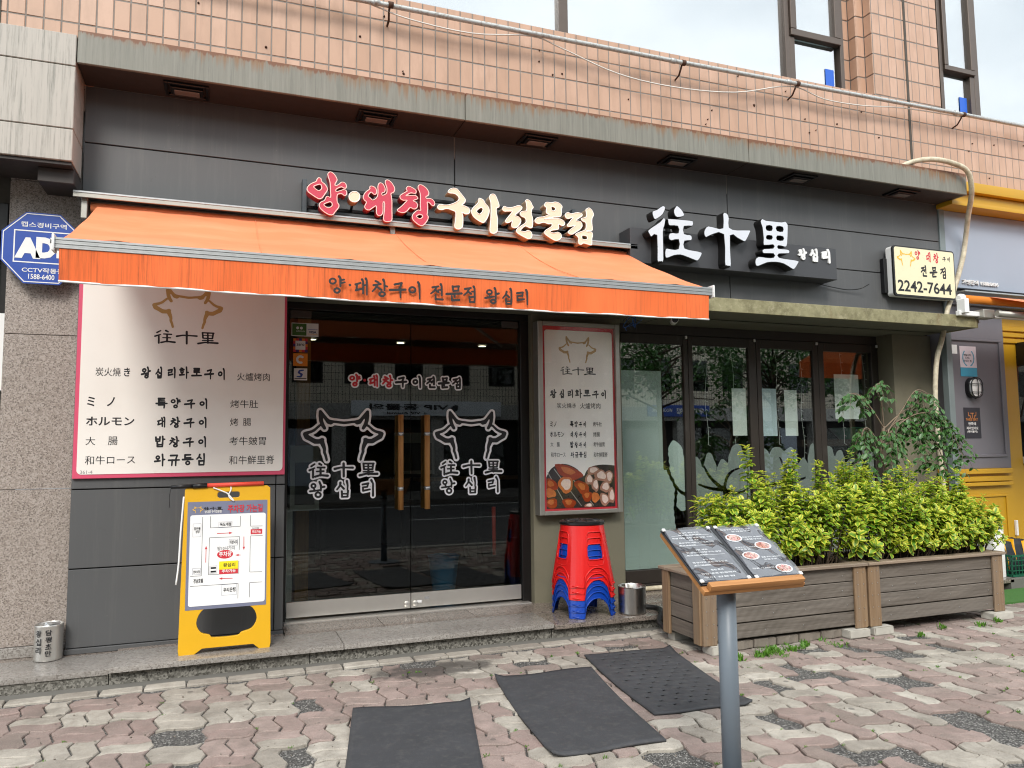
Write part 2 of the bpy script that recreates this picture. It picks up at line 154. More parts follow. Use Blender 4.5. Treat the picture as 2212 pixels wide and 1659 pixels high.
def plate(x0, x1, y, z0, z1, name, mat, parent=None, th=.002, M=None):   # thin sheet facing -Y
    return box(name, (x0, x1, y, y+th, z0, z1), mat, parent, 0, M=M)
# ---- materials
def nodes(name):
    m = bpy.data.materials.new(name); m.use_nodes = True; n = m.node_tree
    return m, n, n.nodes['Principled BSDF'], n.links.new
def mathn(n, op, a, b=None, c=None):
    q = n.nodes.new('ShaderNodeMath'); q.operation = op
    for i, v in enumerate((a, b, c)):
        if v is None: continue
        if isinstance(v, (int, float)): q.inputs[i].default_value = v
        else: n.links.new(v, q.inputs[i])
    return q.outputs[0]
def noise(n, vec, scale, detail=3, rough=.55, sc=None):
    if sc is not None:
        mpn = n.nodes.new('ShaderNodeMapping'); mpn.inputs['Scale'].default_value = sc; n.links.new(vec, mpn.inputs[0]); vec = mpn.outputs[0]
    q = n.nodes.new('ShaderNodeTexNoise'); q.inputs['Scale'].default_value = scale; q.inputs['Detail'].default_value = detail; q.inputs['Roughness'].default_value = rough
    n.links.new(vec, q.inputs['Vector']); return q.outputs['Fac']
def ramp(n, fac, a, b, ca=(0, 0, 0, 1), cb=(1, 1, 1, 1)):
    q = n.nodes.new('ShaderNodeValToRGB'); e = q.color_ramp.elements; e[0].position = a; e[1].position = b; e[0].color = ca; e[1].color = cb
    n.links.new(fac, q.inputs[0]); return q.outputs[0]
def mixc(n, fac, a, b, mode='MIX'):
    q = n.nodes.new('ShaderNodeMixRGB'); q.blend_type = mode
    for i, v in enumerate((fac, a, b)):
        if isinstance(v, (int, float)): q.inputs[i].default_value = v
        elif isinstance(v, tuple): q.inputs[i].default_value = v
        else: n.links.new(v, q.inputs[i])
    return q.outputs[0]
def bump(n, b, h, strength, dist=.002):
    q = n.nodes.new('ShaderNodeBump'); q.inputs['Strength'].default_value = strength; q.inputs['Distance'].default_value = dist
    n.links.new(h, q.inputs['Height']); n.links.new(q.outputs[0], b.inputs['Normal'])
def pos(n): return n.nodes.new('ShaderNodeNewGeometry').outputs['Position']
def sep(n, v):
    q = n.nodes.new('ShaderNodeSeparateXYZ'); n.links.new(v, q.inputs[0]); return q.outputs
def mat(name, col, rough=.6, metal=0, var=.12, vs_=6, bmp=0, bs=120, spec=.5, dirt=0, dcol='2a2723', dsc=(1, 1, 1), coat=0, dpos=(.5, .75)):
    m, n, b, l = nodes(name); P = pos(n); c = lin(col)
    f = noise(n, P, vs_, 4); base = mixc(n, f, tuple(x*(1-var) for x in c[:3])+(1,), tuple(min(1, x*(1+var)) for x in c[:3])+(1,))
    if dirt:
        d = ramp(n, noise(n, P, 5, 6, .65, dsc), *dpos); d = mathn(n, 'MULTIPLY', d, dirt); base = mixc(n, d, base, lin(dcol))
    l(base, b.inputs['Base Color'])
    rr = mathn(n, 'MULTIPLY_ADD', noise(n, P, vs_*3, 3), .16, rough-.08); l(rr, b.inputs['Roughness'])
    b.inputs['Metallic'].default_value = metal; b.inputs['Specular IOR Level'].default_value = spec; b.inputs['Coat Weight'].default_value = coat
    if bmp: bump(n, b, noise(n, P, bs, 3), bmp)
    return m
def granite(name, c1, c2, c3, scale=70, rough=.45, stain=.2):
    m, n, b, l = nodes(name); P = pos(n)
    v = n.nodes.new('ShaderNodeTexVoronoi'); v.inputs['Scale'].default_value = scale; l(P, v.inputs['Vector'])
    s = sep(n, v.outputs['Color'])
    a = mixc(n, ramp(n, s[0], .35, .62), lin(c1), lin(c2)); a = mixc(n, ramp(n, s[1], .78, .84), a, lin(c3))
    a = mixc(n, mathn(n, 'MULTIPLY', ramp(n, noise(n, P, 1.4, 5, .6), .4, .7), stain), a, lin('4a443c'))
    a = mixc(n, mathn(n, 'MULTIPLY', ramp(n, noise(n, P, scale*1.7, 2), .45, .7), .35), a, lin(c3))
    l(a, b.inputs['Base Color']); b.inputs['Roughness'].default_value = rough
    l(mathn(n, 'MULTIPLY_ADD', noise(n, P, 9, 4), .3, rough-.15), b.inputs['Roughness'])
    bump(n, b, noise(n, P, 160, 2), .12); return m
def isl(n):
    g = n.nodes.new('ShaderNodeNewGeometry').outputs['Random Per Island']; o = n.nodes.new('ShaderNodeObjectInfo').outputs['Random']
    return mathn(n, 'FRACT', mathn(n, 'ADD', g, o))
def wood(name, c1, c2, axis=0, groove=0, rough=.65, grey=0):
    m, n, b, l = nodes(name); P = pos(n)
    sc = [(3, 60, 60), (60, 3, 60), (60, 60, 3)][axis]
    r = isl(n); off = n.nodes.new('ShaderNodeVectorMath'); off.operation = 'ADD'; l(P, off.inputs[0])
    cb = n.nodes.new('ShaderNodeCombineXYZ'); [l(mathn(n, 'MULTIPLY', r, 9.), cb.inputs[i]) for i in range(3)]; l(cb.outputs[0], off.inputs[1]); V = off.outputs[0]
    f = noise(n, V, 1, 5, .6, sc); col = mixc(n, ramp(n, f, .3, .72), lin(c1), lin(c2))
    col = mixc(n, mathn(n, 'MULTIPLY', ramp(n, noise(n, V, 1.2, 4, .6, tuple(x*.12 for x in sc)), .45, .7), .5), col, lin('77716a' if grey else c1))
    col = mixc(n, mathn(n, 'MULTIPLY', r, .35), col, lin(c2)); l(col, b.inputs['Base Color']); b.inputs['Roughness'].default_value = rough
    h = f
    if groove:
        s = sep(n, P); h = mathn(n, 'ADD', mathn(n, 'MULTIPLY', mathn(n, 'SINE', mathn(n, 'MULTIPLY', s[2], 2*math.pi/.0065)), .9), f)
        bump(n, b, h, .75, .0016)
    else: bump(n, b, h, .35, .0015)
    return m
M = {}
M['panel'] = mat('dark grey panel paint', '585856', .5, .0, .1, 3, 0, dirt=.4, dcol='676661', dsc=(3, 1, .5))
M['paneledge'] = mat('black joint', '121111', .8)
def mk_panel():
    m, n, b, l = nodes('dark grey panel paint'); P = pos(n); c = mixc(n, noise(n, P, .9, 4), lin('4d4e4f'), lin('5a5b5c'))
    k1 = ramp(n, noise(n, P, 1, 6, .7, (14, 14, .9)), .52, .75); c = mixc(n, mathn(n, 'MULTIPLY', k1, .3), c, lin('74736f'))
    k2 = ramp(n, noise(n, P, 1, 7, .8, (5, 5, 6)), .62, .66); c = mixc(n, mathn(n, 'MULTIPLY', k2, .22), c, lin('3c3c3b'))
    k3 = ramp(n, noise(n, P, 38, 2), .74, .78); c = mixc(n, mathn(n, 'MULTIPLY', k3, .5), c, lin('8c8a84'))
    l(c, b.inputs['Base Color']); l(mathn(n, 'MULTIPLY_ADD', noise(n, P, 2, 5), .3, .34), b.inputs['Roughness']); bump(n, b, noise(n, P, 1.6, 3), .25, .006); return m
M['panel'] = mk_panel()
M['soffit'] = mat('soffit paint dark brown', '332d2a', .6)
M['greige'] = mat('olive grey render', '75715f', .85, 0, .08, 3, .35, 260, dirt=.25, dcol='4d4a40')
M['lintel'] = mat('olive grey lintel paint', '6a6a5c', .7, 0, .1, 4, .1)
M['bronze'] = mat('bronze aluminium frame', '3a342f', .45, .3, .12, 9, dirt=.3, dcol='6d6b66', dsc=(2, 2, .7), dpos=(.6, .85))
M['bronze2'] = mat('upper window bronze frame', '5b5048', .42, .35, .1, 9)
M['blackframe'] = mat('black door frame', '1c1a19', .4, .2)
M['alu'] = mat('aluminium', 'b9bbbb', .35, .85, .08, 12)
M['alumatt'] = mat('matt aluminium', 'a7a49c', .45, .7, .08, 12, dirt=.2, dcol='77746c')
M['steel'] = mat('brushed steel', 'cfccc6', .36, .8, .06, 14)
M['white'] = mat('white plastic', 'e4e4e2', .45, 0, .04)
M['whitepaper'] = mat('white paper', 'e9e9e8', .6, 0, .03)
M['ink'] = mat('black ink', '15151a', .5, 0, .02)
M['greyink'] = mat('grey ink', '8c8c8c', .6, 0, .02)
M['red'] = mat('red print', 'c8303c', .5, 0, .04)
M['pinkred'] = mat('pink red print', 'd4546a', .5, 0, .04)
M['yellowprint'] = mat('yellow print', 'f0dc1e', .5, 0, .04)
M['gold'] = mat('gold print', 'b8955a', .5, 0, .05)
M['amber'] = mat('amber print', 'e8b53a', .5, 0, .05)
M['boardwhite'] = mat('menu board print', 'ebe6df', .42, 0, .03, 2, dirt=.1, dcol='c9b9ae', dsc=(1, 1, .6))
M['boardrim'] = mat('pink board rim', 'd24f6e', .45, 0, .05)
M['adtblue'] = mat('blue enamel', '2c4da0', .35, 0, .04)
M['yellow'] = mat('yellow plastic', 'dca818', .42, 0, .06, 5, .08, 60, dirt=.25, dcol='a97a18', dpos=(.6, .8))
M['slate'] = mat('slate grey sticker', '72768c', .5)
M['rubber'] = mat('black rubber', '3b3c3f', .75, 0, .3, 5, .6, 150, dirt=.4, dcol='66645f', dsc=(5, 5, 5), dpos=(.5, .85))
M['black'] = mat('black plastic', '101012', .35)
M['stoolred'] = mat('red plastic', 'd4201f', .3, 0, .05, 4)
M['stoolblue'] = mat('blue plastic', '1040a2', .3, 0, .05, 4)
M['pipewhite'] = mat('galvanised pipe', 'b9bcba', .5, .3, .12, 30, dirt=.55, dcol='6c5a48', dsc=(6, 6, 6), dpos=(.5, .62))
M['cablewhite'] = mat('white cable', 'dedad2', .5)
M['cream'] = mat('cream duct tape wrap', 'cfc6ae', .6, 0, .15, 20, .3, 60, dirt=.4, dcol='7a6a48', dsc=(3, 3, 3), dpos=(.42, .6))
M['rust'] = mat('rusty bracket', '4c3426', .8, .2, .3, 40)
M['polegrey'] = mat('blue grey pole paint', '667079', .45, 0, .06, 3, .03)
M['boardwood'] = wood('lectern varnished wood', '96622f', 'b98450', 0)
M['plank'] = wood('weathered decking plank', '50483f', '7d746a', 0, groove=1, grey=1)
M['planky'] = wood('weathered decking plank end', '50483f', '7d746a', 1, groove=1, grey=1)
M['rim'] = wood('worn planter rim', '7b6856', '9b8a78', 0, grey=1)
M['post'] = wood('planter post wood', '6f563e', '8f775b', 2, grey=1)
M['handle'] = wood('door handle wood', '8c5c2c', 'b4844a', 2)
M['brickpaver'] = mat('old concrete paver', '7a7268', .9, 0, .25, 14, .6, 130, dirt=.5, dcol='4a443c')
M['blockwhite'] = mat('pale concrete block', 'b4b0a6', .9, 0, .25, 20, .7, 130, dirt=.4, dcol='6a655c')
M['soil'] = mat('soil', '2e231a', .95, 0, .4, 30, .8, 60)
M['bark'] = mat('thin bark', '4a3c2e', .85, 0, .3, 40, .5, 80)
M['barkpale'] = mat('pale bark', '8a7866', .85, 0, .3, 30, .5, 80)
M['greenpot'] = mat('green plastic', '2c8a5e', .4)
M['grcrate'] = mat('green crate plastic', '0f5a40', .4)
M['nbgrey'] = mat('neighbour grey paint', '6e6c72', .5, 0, .05, 3)
M['nblight'] = mat('neighbour sign panel', '9aa4b2', .4, .15, .04, 2)
M['nbyellow'] = mat('neighbour yellow paint', 'bf931c', .5, 0, .06, 3)
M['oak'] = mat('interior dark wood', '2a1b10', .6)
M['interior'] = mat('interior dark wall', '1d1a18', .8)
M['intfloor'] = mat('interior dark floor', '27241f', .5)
M['binblue'] = mat('blue bin', '3a86b8', .4)
M['concrete'] = mat('step concrete', '6a6862', .9, 0, .15, 10, .4, 100)
M['postred'] = mat('red marker plastic', 'e04a38', .4)
M['graniteA'] = granite('pink grey granite', 'aaa098', '93887f', '70665f', 125, .5, .12)
M['graniteB'] = granite('step granite', 'a5a19b', '938e88', '78726d', 130, .28, .35)
M['graniteBr'] = granite('brown step granite', '93887f', '7b7169', '57504b', 120, .24, .4)
M['graniteR'] = granite('riser granite', '8f8c84', '67655e', '403e38', 90, .6, .25)
M['graniteC'] = granite('opposite building stone', 'b8b7b2', 'a5a4a0', '8b8a86', 20, .6, .15)
def mk_tile():
    m, n, b, l = nodes('peach wall tile'); P = pos(n); r = isl(n)
    c = mixc(n, r, lin('b69178'), lin('c39f88')); c = mixc(n, ramp(n, noise(n, P, 3, 5, .6, (2.2, 1, .7)), .45, .75), c, lin('aa8871'))
    st = ramp(n, noise(n, P, 5, 5, .6, (4, 1, .35)), .58, .75); c = mixc(n, mathn(n, 'MULTIPLY', st, .4), c, lin('98755f'))
    l(c, b.inputs['Base Color']); b.inputs['Roughness'].default_value = .42; bump(n, b, noise(n, P, 45, 3), .12); return m
M['tile'] = mk_tile()
M['grout'] = mat('tile grout', '857f79', .9, 0, .25, 9, .4)
M['groutdark'] = mat('dark sealant strip', '4b463f', .8, 0, .4, 20, .3)
def mk_fascia(name, base, rustc, ztop, h, amt=.75, blotch=False):
    m, n, b, l = nodes(name); P = pos(n); s = sep(n, P)
    c = mixc(n, noise(n, P, 2, 4), lin(base), tuple(min(1, x*1.1) for x in lin(base)[:3])+(1,))
    if blotch:
        c = mixc(n, ramp(n, noise(n, P, 9, 6, .7), .42, .66), c, lin('6c6648')); c = mixc(n, mathn(n, 'MULTIPLY', ramp(n, noise(n, P, 26, 5, .7), .55, .7), .6), c, lin('a8a084'))
        c = mixc(n, mathn(n, 'MULTIPLY', ramp(n, noise(n, P, 3.3, 4, .6, (1, 1, .3)), .6, .75), .5), c, lin(rustc))
    else:
        st = noise(n, P, 1, 6, .7, (38, 1, 1.4)); c = mixc(n, mathn(n, 'MULTIPLY', ramp(n, st, .45, .7), .45), c, lin('918f86'))
        st2 = noise(n, P, 1, 6, .75, (55, 1, 2.2)); c = mixc(n, mathn(n, 'MULTIPLY', ramp(n, st2, .5, .66), .6), c, lin('5f6158'))
        d = mathn(n, 'DIVIDE', mathn(n, 'SUBTRACT', ztop, s[2]), h)                      # 0 at the top edge
        reach = mathn(n, 'MULTIPLY', ramp(n, noise(n, P, 1, 5, .7, (26, 1, .01)), .35, .8), mathn(n, 'MULTIPLY_ADD', ramp(n, noise(n, P, .9, 2), .3, .7), 1.1, .15))
        k = mathn(n, 'SUBTRACT', reach, d); k = ramp(n, mathn(n, 'ADD', k, .16), 0, .4); c = mixc(n, mathn(n, 'MULTIPLY', k, amt), c, lin(rustc)) if amt else c
        e = ramp(n, mathn(n, 'SUBTRACT', mathn(n, 'MULTIPLY_ADD', noise(n, P, 1, 5, .75, (22, 1, 1)), .62, -.17), d), 0, .06); c = mixc(n, mathn(n, 'MULTIPLY', e, .9*(amt > .5)), c, lin('6e4226'))
    l(c, b.inputs['Base Color']); b.inputs['Roughness'].default_value = .55; bump(n, b, noise(n, P, 60, 4), .2 if blotch else .05); return m
M['fascia'] = mk_fascia('weathered fascia with rust runs', '75746a', '80582e', 4.315, .23)
M['canopyedge'] = mk_fascia('mossy canopy edge', '8a8564', '7a5630', 2.8, .12, blotch=True)
M['stoneblock'] = mk_fascia('streaked stone cladding', 'aba59c', '857e74', 4.28, .9, 0)
def mk_awning(name, streak):
    m, n, b, l = nodes(name); P = pos(n); s = sep(n, P)
    c = mixc(n, noise(n, P, 1.5, 3), lin('ee6a2e'), lin('f57c42')) if streak else mixc(n, noise(n, P, 1.5, 3), lin('ee7640'), lin('f38a55'))
    if streak:
        st = ramp(n, noise(n, P, 1, 6, .85, (42, 0, .8)), .46, .64); g = ramp(n, noise(n, P, 1.5, 4, .7, (1.8, 0, 0)), .38, .58)
        k = mathn(n, 'MULTIPLY', mathn(n, 'MULTIPLY', st, g), mathn(n, 'MULTIPLY_ADD', ramp(n, s[0], .5, .6), -.35, .85)); c = mixc(n, k, c, lin('6a3420'))
    else:
        c = mixc(n, mathn(n, 'MULTIPLY', ramp(n, noise(n, P, 2.2, 5, .6, (.7, 2, 2)), .45, .8), .35), c, lin('fbb48a'))
    l(c, b.inputs['Base Color']); b.inputs['Roughness'].default_value = .8; b.inputs['Sheen Weight'].default_value = .0 if streak else .35; b.inputs['Sheen Tint'].default_value = (1, .8, .6, 1)
    tr = n.nodes.new('ShaderNodeBsdfTranslucent'); l(c, tr.inputs[0]); ms = n.nodes.new('ShaderNodeMixShader'); ms.inputs[0].default_value = .07
    out = n.nodes['Material Output']; l(b.outputs[0], ms.inputs[1]); l(tr.outputs[0], ms.inputs[2]); l(ms.outputs[0], out.inputs[0])
    bump(n, b, noise(n, P, 1, 4, .5, (5, 2, 2)), .25, .01); return m
M['awning'] = mk_awning('orange awning canvas', False); M['valance'] = mk_awning('orange valance canvas with dark runs', True)
M['nbawn'] = mat('ochre awning canvas', 'd27a1e', .8, 0, .08)
def mk_glass(name, tint, refl=1.0, rough=0.0, base=.04):
    m = bpy.data.materials.new(name); m.use_nodes = True; n = m.node_tree; n.nodes.clear(); l = n.links.new
    o = n.nodes.new('ShaderNodeOutputMaterial'); t = n.nodes.new('ShaderNodeBsdfTransparent'); t.inputs[0].default_value = tint
    g = n.nodes.new('ShaderNodeBsdfGlossy'); g.inputs['Roughness'].default_value = rough; g.inputs[0].default_value = (refl,)*3+(1,)
    lw = n.nodes.new('ShaderNodeLayerWeight'); lw.inputs[0].default_value = .5
    f = mathn(n, 'MULTIPLY_ADD', mathn(n, 'POWER', lw.outputs['Facing'], 5.), 1-base, base); ms = n.nodes.new('ShaderNodeMixShader'); l(f, ms.inputs[0]); l(t.outputs[0], ms.inputs[1]); l(g.outputs[0], ms.inputs[2]); l(ms.outputs[0], o.inputs[0])
    return m
M['glass'] = mk_glass('tinted door glass', (.62, .66, .64, 1), .95, 0, .042)
M['glasswin'] = mk_glass('window glass', (.9, .94, .92, 1), .95, 0, .13)
M['skyglass'] = mk_glass('upper window reflective glass', (.6, .66, .66, 1), .93, .0, .46)
def mk_frost():
    m, n, b, l = nodes('frosted film'); b.inputs['Base Color'].default_value = lin('d2deda'); b.inputs['Roughness'].default_value = .35; b.inputs['Alpha'].default_value = .9; return m
M['frost'] = mk_frost()
M['frost2'] = mk_frost(); M['frost2'].node_tree.nodes['Principled BSDF'].inputs['Base Color'].default_value = lin('a5aaa8'); M['frost2'].node_tree.nodes['Principled BSDF'].inputs['Alpha'].default_value = .85
M['blind'] = mat('pale window blind', 'c9d3d2', .8, 0, .03)
def mk_emit(name, col, s):
    m = bpy.data.materials.new(name); m.use_nodes = True; n = m.node_tree; n.nodes.clear(); e = n.nodes.new('ShaderNodeEmission'); e.inputs[0].default_value = col; e.inputs[1].default_value = s
    o = n.nodes.new('ShaderNodeOutputMaterial'); n.links.new(e.outputs[0], o.inputs[0]); return m
M['lamp'] = mk_emit('lit downlight', (1, .86, .62, 1), 9)
def mk_paver(name, c1, c2, c3):
    m, n, b, l = nodes(name); P = pos(n); r = isl(n)
    c = mixc(n, r, lin(c1), lin(c2)); c = mixc(n, ramp(n, noise(n, P, 9, 5, .65), .4, .75), c, lin(c3)); r2 = mathn(n, 'FRACT', mathn(n, 'MULTIPLY', r, 7.31)); c = mixc(n, mathn(n, 'MULTIPLY', ramp(n, r2, .5, 1.), .5), c, lin('6f675f'))
    sp = ramp(n, noise(n, P, 260, 2, .6), .5, .72); c = mixc(n, mathn(n, 'MULTIPLY', sp, .4), c, lin('cbc3b5'))
    sp2 = ramp(n, noise(n, P, 190, 3, .6), .56, .72); c = mixc(n, mathn(n, 'MULTIPLY', sp2, .55), c, lin('5b5049'))
    # worn dirt, and the soot stain by the doorstep
    c = mixc(n, mathn(n, 'MULTIPLY', ramp(n, noise(n, P, 3.3, 7, .75), .45, .72), .55), c, lin('5d564e'))
    gum = n.nodes.new('ShaderNodeTexVoronoi'); gum.inputs['Scale'].default_value = 5.5; l(P, gum.inputs['Vector']); c = mixc(n, mathn(n, 'MULTIPLY', ramp(n, gum.outputs['Distance'], .09, .1, (1, 1, 1, 1), (0, 0, 0, 1)), .55), c, lin('4c4845'))
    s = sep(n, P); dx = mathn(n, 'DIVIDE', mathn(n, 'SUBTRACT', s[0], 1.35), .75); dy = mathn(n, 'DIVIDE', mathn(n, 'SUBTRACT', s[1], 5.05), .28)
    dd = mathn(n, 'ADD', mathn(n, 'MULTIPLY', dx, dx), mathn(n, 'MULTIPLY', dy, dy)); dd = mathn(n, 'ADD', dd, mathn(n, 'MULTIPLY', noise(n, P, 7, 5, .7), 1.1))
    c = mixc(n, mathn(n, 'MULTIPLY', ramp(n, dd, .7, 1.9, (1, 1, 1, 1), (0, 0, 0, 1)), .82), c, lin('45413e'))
    l(c, b.inputs['Base Color']); b.inputs['Roughness'].default_value = .85; b.inputs['Specular IOR Level'].default_value = .3
    bump(n, b, mathn(n, 'ADD', noise(n, P, 150, 4, .7), mathn(n, 'MULTIPLY', noise(n, P, 18, 3), 1.5)), .55, .003); return m
M['pvpink'] = mk_paver('worn pink paver', '8f7b75', 'a28f88', '81736d'); M['pvcream'] = mk_paver('worn cream paver', 'a69f94', 'bab4a9', '918b81')
def mk_asphalt(name, c1, c2, c3, sc=150):
    m, n, b, l = nodes(name); P = pos(n); v = n.nodes.new('ShaderNodeTexVoronoi'); v.inputs['Scale'].default_value = sc; l(P, v.inputs['Vector']); s = sep(n, v.outputs['Color'])
    c = mixc(n, ramp(n, s[0], .3, .7), lin(c1), lin(c2)); c = mixc(n, ramp(n, s[1], .84, .9), c, lin(c3)); l(c, b.inputs['Base Color']); b.inputs['Roughness'].default_value = .9
    bump(n, b, v.outputs['Distance'], .9, .004); return m
M['asphalt'] = mk_asphalt('patch asphalt', '383735', '605e5b', '9a9893'); M['road'] = mk_asphalt('road asphalt', '3c3c3e', '4a4a4c', '66655f', 60)
M['roadpaint'] = mat('road paint', 'c9c9c4', .8, 0, .1)
M['kerb'] = mat('kerb concrete', '97948c', .85, 0, .12, 8)
M['rectpaver'] = mat('dark grey paving', '5c5955', .85, 0, .2, 5)
def mk_leaf(name, ca, cb, cm, trans=.3, edge=True):
    m, n, b, l = nodes(name); uv = n.nodes.new('ShaderNodeUVMap'); s = sep(n, uv.outputs[0]); at = n.nodes.new('ShaderNodeAttribute'); at.attribute_name = 'young'
    c = mixc(n, isl(n), lin(ca), lin(cb))
    if edge:
        e = mathn(n, 'ABSOLUTE', s[0]); e = ramp(n, mathn(n, 'ADD', e, mathn(n, 'MULTIPLY', at.outputs['Fac'], .42)), .55, .98); c = mixc(n, mathn(n, 'MULTIPLY', e, .85), c, lin(cm))
    l(c, b.inputs['Base Color']); b.inputs['Roughness'].default_value = .38
    tr = n.nodes.new('ShaderNodeBsdfTranslucent'); l(c, tr.inputs[0]); ms = n.nodes.new('ShaderNodeMixShader'); ms.inputs[0].default_value = trans
    l(b.outputs[0], ms.inputs[1]); l(tr.outputs[0], ms.inputs[2]); l(ms.outputs[0], n.nodes['Material Output'].inputs[0]); return m
M['boxleaf'] = mk_leaf('variegated shrub leaf', '5c9029', '93b83e', 'ece458', .38)
M['treeleaf'] = mk_leaf('dark tree leaf', '2f5426', '3f6c30', '5c8640', .25)
M['weed'] = mk_leaf('weed green', '4c7a26', '6a9632', '8ab040', .3, False)
M['turf'] = mat('artificial turf', '3d6b2c', .9, 0, .3, 60, .8, 200)
# ---- flat shapes through 2D curves, and print; all converted at the end in one pass
QUEUE = []
UP = Matrix.Rotation(R_(90), 4, 'X')
def at(x, y, z): return Matrix.Translation((x, y, z)) @ UP
def shape(name, loops, mat_, parent=None, ext=0, y=0, M4=None, bev=0):
    """loops: closed (x, z) polygons in metres (holes included); a slab facing -Y whose front lies at y."""
    cu = bpy.data.curves.new(name, 'CURVE'); cu.dimensions = '2D'; cu.fill_mode = 'BOTH' if ext else 'FRONT'; cu.extrude = ext/2; cu.bevel_depth = bev
    for lp in loops:
        sp = cu.splines.new('POLY'); sp.points.add(len(lp)-1)
        for i, p in enumerate(lp): sp.points[i].co = (p[0], p[1], 0, 1)
        sp.use_cyclic_u = True
    QUEUE.append((cu, name, mat_, parent, (M4 if M4 is not None else Matrix.Identity(4)) @ at(0, y+ext/2, 0), None, None))
def text(body, x0, x1, z0, z1, y, mat_, parent=None, M4=None, bold=.0, ext=.0, name='lettering', bend=None, keep=False, spacing=1):
    cu = bpy.data.curves.new(name, 'FONT'); cu.body = body; cu.size = 1; cu.offset = bold; cu.extrude = ext; cu.resolution_u = 3; cu.space_character = spacing
    QUEUE.append((cu, name, mat_, parent, (M4 if M4 is not None else Matrix.Identity(4)) @ at(0, y, 0), (x0, x1, z0, z1, ext), bend))
def flush():
    tmp = []
    for q in QUEUE:
        o = bpy.data.objects.new('tmp', q[0]); C.objects.link(o); tmp.append(o)
    bpy.context.view_layer.update(); dg = bpy.context.evaluated_depsgraph_get()
    for o, (cu, name, mt, parent, mx_, fit, bend) in zip(tmp, QUEUE):
        me = bpy.data.meshes.new_from_object(o.evaluated_get(dg)); me.name = name
        if fit and len(me.vertices):
            co = np.empty(len(me.vertices)*3); me.vertices.foreach_get('co', co); co = co.reshape(-1, 3); lo, hi = co.min(0), co.max(0)
            x0, x1, z0, z1, ext = fit
            co[:, 0] = x0+(co[:, 0]-lo[0])/(hi[0]-lo[0])*(x1-x0); co[:, 1] = z0+(co[:, 1]-lo[1])/max(hi[1]-lo[1], 1e-6)*(z1-z0)
            if bend:
                cx, cyy, rad, a0 = bend; a = (co[:, 0]-cx)/rad+a0
                co[:, 0] = cx+rad*np.sin(a)-0*a; co[:, 2] = rad*np.cos(a)-rad
            me.vertices.foreach_set('co', co.ravel()); me.update()
        me.materials.clear()
        for m_ in (mt if isinstance(mt, list) else [mt]): me.materials.append(m_)
        n = bpy.data.objects.new(name, me); C.objects.link(n); attach(n, parent); n.matrix_basis = mx_
    for o in tmp: bpy.data.objects.remove(o)
    QUEUE.clear()
# ---- brush strokes -> outlines (distance field + marching squares)
def contour(strokes, off, res, cut=None, extra=None):
    pts = [p for s in strokes for p in s]
    mr = max(p[2] for p in pts)+off+3*res
    x0, x1 = min(p[0] for p in pts)-mr, max(p[0] for p in pts)+mr; z0, z1 = min(p[1] for p in pts)-mr, max(p[1] for p in pts)+mr
    nx, nz = int((x1-x0)/res)+2, int((z1-z0)/res)+2
    X, Z = np.meshgrid(x0+res*np.arange(nx), z0+res*np.arange(nz), indexing='ij')
    def field(ss):
        D = np.full(X.shape, 9e9)
        for s in ss:
            for a, b in zip(s, s[1:]) if len(s) > 1 else [(s[0], s[0])]:
                dx, dz = b[0]-a[0], b[1]-a[1]; L2 = dx*dx+dz*dz+1e-12
                t = np.clip(((X-a[0])*dx+(Z-a[1])*dz)/L2, 0, 1)
                D = np.minimum(D, np.hypot(X-a[0]-t*dx, Z-a[1]-t*dz)-(a[2]+t*(b[2]-a[2])))
        return D
    F = field(strokes)-off
    if cut: F = np.maximum(F, -field(cut))
    if extra is not None: F = extra(X, Z, F)
    F[0, :] = F[-1, :] = 1; F[:, 0] = F[:, -1] = 1
    F = np.where(np.abs(F) < 1e-9, 1e-9, F)
    S = F < 0; nxt = {}; P = {}
    def ept(i, j, d):
        k = (i, j, d)
        if k not in P:
            i2, j2 = (i+1, j) if d == 0 else (i, j+1); a, b = F[i, j], F[i2, j2]; t = a/(a-b)
            P[k] = (x0+res*(i+(t if d == 0 else 0)), z0+res*(j+(t if d == 1 else 0)))
        return k
    cs = S[:-1, :-1]*1+S[1:, :-1]*2+S[1:, 1:]*4+S[:-1, 1:]*8
    TB = {1: [(3, 0)], 2: [(0, 1)], 3: [(3, 1)], 4: [(1, 2)], 5: [(3, 0), (1, 2)], 6: [(0, 2)], 7: [(3, 2)], 8: [(2, 3)], 9: [(2, 0)], 10: [(0, 1), (2, 3)], 11: [(2, 1)], 12: [(1, 3)], 13: [(1, 0)], 14: [(0, 3)]}
    for i, j in zip(*np.nonzero((cs > 0) & (cs < 15))):
        e = ((i, j, 0), (i+1, j, 1), (i, j+1, 0), (i, j, 1))
        for a, b in TB[int(cs[i, j])]: nxt[ept(*e[a])] = ept(*e[b])
    loops = []
    while nxt:
        k, v = nxt.popitem(); lp = [k]
        while v != k and v in nxt: lp.append(v); v = nxt.pop(v)
        q = [P[a] for a in lp]
        if len(q) > 5: loops.append(q[::2] if len(q) > 24 else q)
    return loops
GC_ = {}
def _st(*ss):
    o = []
    for q in ss:
        if q[0] == 'o': o.append([(q[1]+q[3]*math.cos(a*.5236), q[2]+q[4]*math.sin(a*.5236), 34) for a in range(13)])
        else:
            n = len(q)-1; o.append([(p[0], p[1], 44-14*i/n) for i, p in enumerate(q)])
    return o
